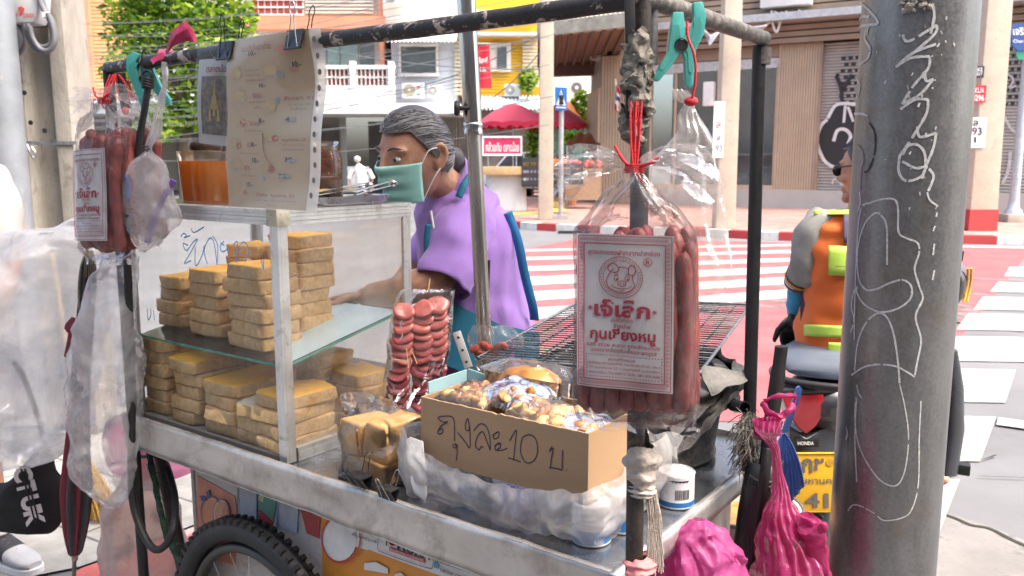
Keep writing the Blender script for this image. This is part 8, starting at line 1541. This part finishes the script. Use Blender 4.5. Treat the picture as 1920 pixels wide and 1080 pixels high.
# ================================================================ right end: black tube with rods, rags, magenta bags, brush, pot
Yk = 1.60; t = thing("tool_tube", "fat black plastic tube strapped to the rear post as a tool holder", "tube", P(1410, 1130, Yk)); mb = MB()
mb.loft([ell(P(x, y, Yk), Vector((w_ / 2 / F * 1.68, 0, 0)), Vector((0, w_ / 2 / F * 1.68, 0)), 32, .9) for x, y, w_ in ((1434, 862, 64), (1428, 900, 62), (1418, 960, 66), (1410, 1030, 72), (1405, 1130, 78))], cap=False); cloth(mb, .004, 20, 4); o = part(mb, "tube", m_dplast, t, smooth=True); md = o.modifiers.new("thick", 'SOLIDIFY'); md.thickness = .004
mb = MB(); mb.tube(spline([P(1404, 892, Yk - .03), P(1425, 905, Yk - .045), P(1450, 903, Yk - .035), P(1462, 893, Yk - .02)], 5), .004, 7); mb.tube(spline([P(1402, 902, Yk - .03), P(1424, 914, Yk - .045), P(1449, 911, Yk - .035), P(1461, 902, Yk - .02)], 5), .003, 7); part(mb, "cord", m_rubber, t, smooth=True)
mb = MB(); mb.ribbon(spline([P(1441, 840, Yk - .05), P(1436, 880, Yk - .06), P(1430, 930, Yk - .06), P(1418, 1010, Yk - .06), P(1406, 1110, Yk - .06)], 6), .021, (.2, -1, 0), .0); o = part(mb, "strap", m_black, t, smooth=True); md = o.modifiers.new("thick", 'SOLIDIFY'); md.thickness = .004
mb = MB(); mb.tube(spline([P(1465, 648, 1.6), P(1464, 660, 1.6), P(1456, 720, 1.6), P(1446, 790, 1.6), P(1438, 860, 1.6), P(1428, 960, 1.6)], 4), [.005] + [.0125] * 6 + [.0145] * 14, 14); top(mb, "club", M("black_wood", (.010, .009, .008), .6, 0, .4, 20, .3, 80), "blunt black stick standing in the strapped tool tube", "stick", smooth=True)
mb = MB(); c = P(1397, 764, 1.62); mb.lathe([(.0105, 0), (.0125, 0), (.0125, .09), (.0105, .09), (.0105, 0)], c, 18, (Vector((1, 0, 0)), Vector((0, .25, 1)).normalized(), Vector((0, 1, -.25)).normalized())); mb.f = [f for f in mb.f if len(f) == 4]; mb.m = mb.m[:len(mb.f)]; top(mb, "pipe_end", m_dplast, "open end of a short black pipe above the fibrous tie", "pipe", smooth=True)
mb = MB()
for k in range(260):
    y0 = R.uniform(775, 860); x0_ = 1404 + R.uniform(-12, 14); p = P(x0_, y0, 1.63 + R.uniform(-.03, .02)); e = p + Vector((R.uniform(-.035, .012), R.uniform(-.03, .02), R.uniform(-.06, .01))); mb.tube(spline([p, p.lerp(e, .5) + Vector((R.uniform(-.01, .01), 0, .008)), e], 3), .0009, 4)
c = P(1402, 825, 1.645); mb.ball(c, (.022, .018, .055), 16, 12); top(mb, "fibre_tie", M("dusty_fibre", (.17, .155, .135), .95, 0, .4, 40, .8, 160, dirt=(.05, .045, .04), dscale=30), "dusty frayed fibre tie bound round the foot of the rear post", "tie")
m_mag = film("magenta_thin", (.66, .08, .27), .74, .10, .25, 26, 1.0, .1)
def hangbag(rows, Y, seed, name, label, m, folds=11, amp=.012):
    L_ = spline([P(r[1], r[0], Y) for r in rows], 7); R_ = spline([P(r[2], r[0], Y) for r in rows], 7); kk = len(L_); mb = MB()
    def fn(i, j):
        t_ = min(kk - 1, int(round(j * (kk - 1)))); c = (L_[t_] + R_[t_]) / 2; hw = (R_[t_] - L_[t_]) / 2; an = i * 2 * math.pi; f_ = 1 + .10 * math.cos(an * folds + 3 * nz((j * 3, seed, 0), 1)) * (1.2 - j * .6)
        p = c + hw * math.cos(an) * f_ + Vector((0, min(.09, hw.length * .8) * math.sin(an) * f_, 0)); g = min(1, hw.length / .03); return p + Vector((nz(p, 20, seed), nz(p, 20, seed + 2), nz(p, 20, seed + 4))) * amp * g + Vector((math.cos(an), math.sin(an), 0)) * (1 - 2 * abs(nz(Vector((p.x, p.y, p.z * .6)), 34, seed + 8))) * amp * .8 * g + Vector((math.cos(an), math.sin(an), 0)) * (1 - 2 * abs(nz(Vector((p.x, p.y, p.z * .45)), 80, seed + 8))) * amp * .45 * g
    mb.grid(fn, 130, kk, 0, True); return mb
t = thing("rubbish_bag", "long magenta plastic bag tied by its gathered neck to the black tool tube", "plastic bag", P(1480, 1130, 1.52))
part(hangbag([(788, 1418, 1458), (808, 1420, 1456), (820, 1430, 1450), (850, 1448, 1462), (900, 1452, 1470), (950, 1442, 1482), (1000, 1432, 1502), (1050, 1424, 1530), (1100, 1416, 1556), (1150, 1410, 1560)], 1.52, 5, "", "", None, 15, .010), "bag", m_mag, t, smooth=True)
mb = MB(); mb.tube(spline([P(1430, 758, 1.55), P(1440, 772, 1.53), P(1462, 780, 1.52), P(1478, 772, 1.52), P(1488, 760, 1.53)], 6), .006, 8); mb.tube(spline([P(1432, 752, 1.55), P(1450, 744, 1.54), P(1475, 741, 1.54), P(1492, 744, 1.56)], 6), .0045, 8); mb.tube(spline([P(1492, 744, 1.56), P(1484, 764, 1.55), P(1470, 778, 1.54)], 5), .004, 7)
for k in range(4): mb.tube(spline([P(1418, 794 + k * 6, 1.55), P(1436, 800 + k * 6, 1.525), P(1460, 792 + k * 6, 1.545)], 5), .0075, 8)
mb.jitter(.005, 60); part(mb, "knot", m_mag, t, smooth=True)
mb = MB(); mb.tube(spline([P(1500, 982, 1.5), P(1514, 980, 1.49), P(1530, 988, 1.485), P(1550, 990, 1.48)], 5), [.014, .013, .012, .010, .010, .011, .012, .014, .015, .015, .014, .013, .012, .011, .010, .006], 12); mb.tube(spline([P(1512, 980, 1.49), P(1524, 1000, 1.5), P(1528, 1040, 1.51), P(1540, 1100, 1.52)], 5), .024, 12); mb.jitter(.008, 50); part(mb, "tied_corner", m_mag, t, smooth=True)
t = thing("rubbish_bag", "bulging magenta plastic bag below the right rim of the cart", "plastic bag", P(1320, 1130, 1.42))
part(hangbag([(972, 1304, 1318), (985, 1288, 1332), (1010, 1266, 1356), (1040, 1252, 1374), (1080, 1244, 1388), (1130, 1240, 1396)], 1.44, 15, "", "", None, 6, .016), "bag", film("magenta_film", (.78, .16, .46), .72, .10, .25, 22, 1.0, .14), t, smooth=True)
Yb2 = 1.78; t = thing("dust_brush", "blue plastic dustpan with fan ribs hanging from the tool tube", "dustpan", P(1485, 955, Yb2)); m_blu = M("blue_plastic", (.16, .30, .74), .35, 0, .1, 12, .05, 60)
mb = MB(); mb.prism([P(x, y, Yb2) for x, y in ((1494, 727), (1500, 724), (1504, 730), (1502, 745), (1478, 812), (1466, 812), (1490, 742))], (0, .008, 0)); part(mb, "handle", m_blu, t, bevel=.002)
mb = MB(); fan = [(1466, 808), (1478, 810), (1492, 832), (1502, 870), (1506, 915), (1503, 945), (1494, 962), (1470, 935), (1440, 1000), (1436, 900), (1452, 840)]
def bf(i, j): a0 = P(1470, 812, Yb2); e = P(1436 + 72 * i, 975 - 40 * i + 30 * math.sin(i * 3.1) * .0 - 22 * (i ** 3), Yb2 - .01); m_ = P(1446 + 54 * i, 850 + 6 * math.sin(i * 3.1), Yb2 - .02); return (a0.lerp(m_, j)).lerp(m_.lerp(e, j), j) + Vector((0, .006 * abs(math.sin(i * 22)), 0))
mb.grid(bf, 90, 16); o = part(mb, "pan", m_blu, t, smooth=True); md = o.modifiers.new("thick", 'SOLIDIFY'); md.thickness = .003
mb = MB()
for k in range(11): mb.tube([bf(k / 10.5 + .02, j / 8) + Vector((0, -.003, 0)) for j in range(4, 9)], .0012, 5)
part(mb, "rib_marks", M("blue_dark", (.09, .18, .5), .5), t)
pc = P(1396, 955, 1.95); t = thing("pot", "white enamel pot of orange soup behind the cart's right corner", "pot", pc - Z * .12); mb = MB(); mb.lathe([(.115, -.12), (.125, -.11), (.13, .0), (.138, .006), (.139, .012), (.127, .012), (.122, -.01), (.11, -.055), (0, -.06)], pc, 40); part(mb, "pan", M("enamel_white", (.66, .64, .62), .25, 0, .05, 6, .03, 40, coat=.6), t, smooth=True)
mb = MB(); mb.lathe([(.1415, .007), (.1415, .014), (.136, .0155), (.134, .013)], pc, 40); mb.f = mb.f[:120]; mb.m = mb.m[:120]; part(mb, "rim", M("rim_grey", (.22, .2, .19), .35, .5), t, smooth=True)
mb = MB(); mb.lathe([(.116, -.028), (0, -.026)], pc, 30); mb.jitter(.004, 40); part(mb, "soup", M("orange_soup", (.52, .22, .05), .3, 0, .35, 30, .3, 90), t, smooth=True)
mb = MB(); c = Vector((pc.x, pc.y, 0)); zt_ = pc.z - .122
mb.box(c + Z * (zt_ - .012), (.32, .32, .022))
for sx in (-1, 1):
    for sy in (-1, 1): mb.bar(c + Vector((sx * .14, sy * .14, zt_ - .022)), c + Vector((sx * .16, sy * .16, 0)), .03, .03)
top(mb, "stool", M("red_stool", (.4, .05, .04), .5), "low stool carrying the enamel pot beside the cart", "stool")
mb = MB(); mb.grid(lambda i, j: (lambda p: p + Vector((nz(p, 22, 1), nz(p, 22, 2), nz(p, 22, 3))) * .02)(P(1222 + 52 * i - 10 * j, 805 + 100 * j + 20 * i * (1 - j), 1.26 - .03 * math.sin(j * 3) + .04 * i)), 24, 24); top(mb, "torn_bag", film("torn_film", (.88, .86, .82), .32, .3, .2, 26, .9, .2), "torn cloudy plastic bag tied to the corner post over the barcode tin", "plastic bag", smooth=True)
# ================================================================ unseen wall added behind the photographer to darken the foreground and its reflections
mb = MB(); mb.box((0, -4.2, 3), (30, .3, 6)); top(mb, "unseen_shade_wall", M("shade_wall", (.15, .145, .14), .85, 0, .1, 1), "plain unseen wall added behind the photographer to darken the foreground", "building")
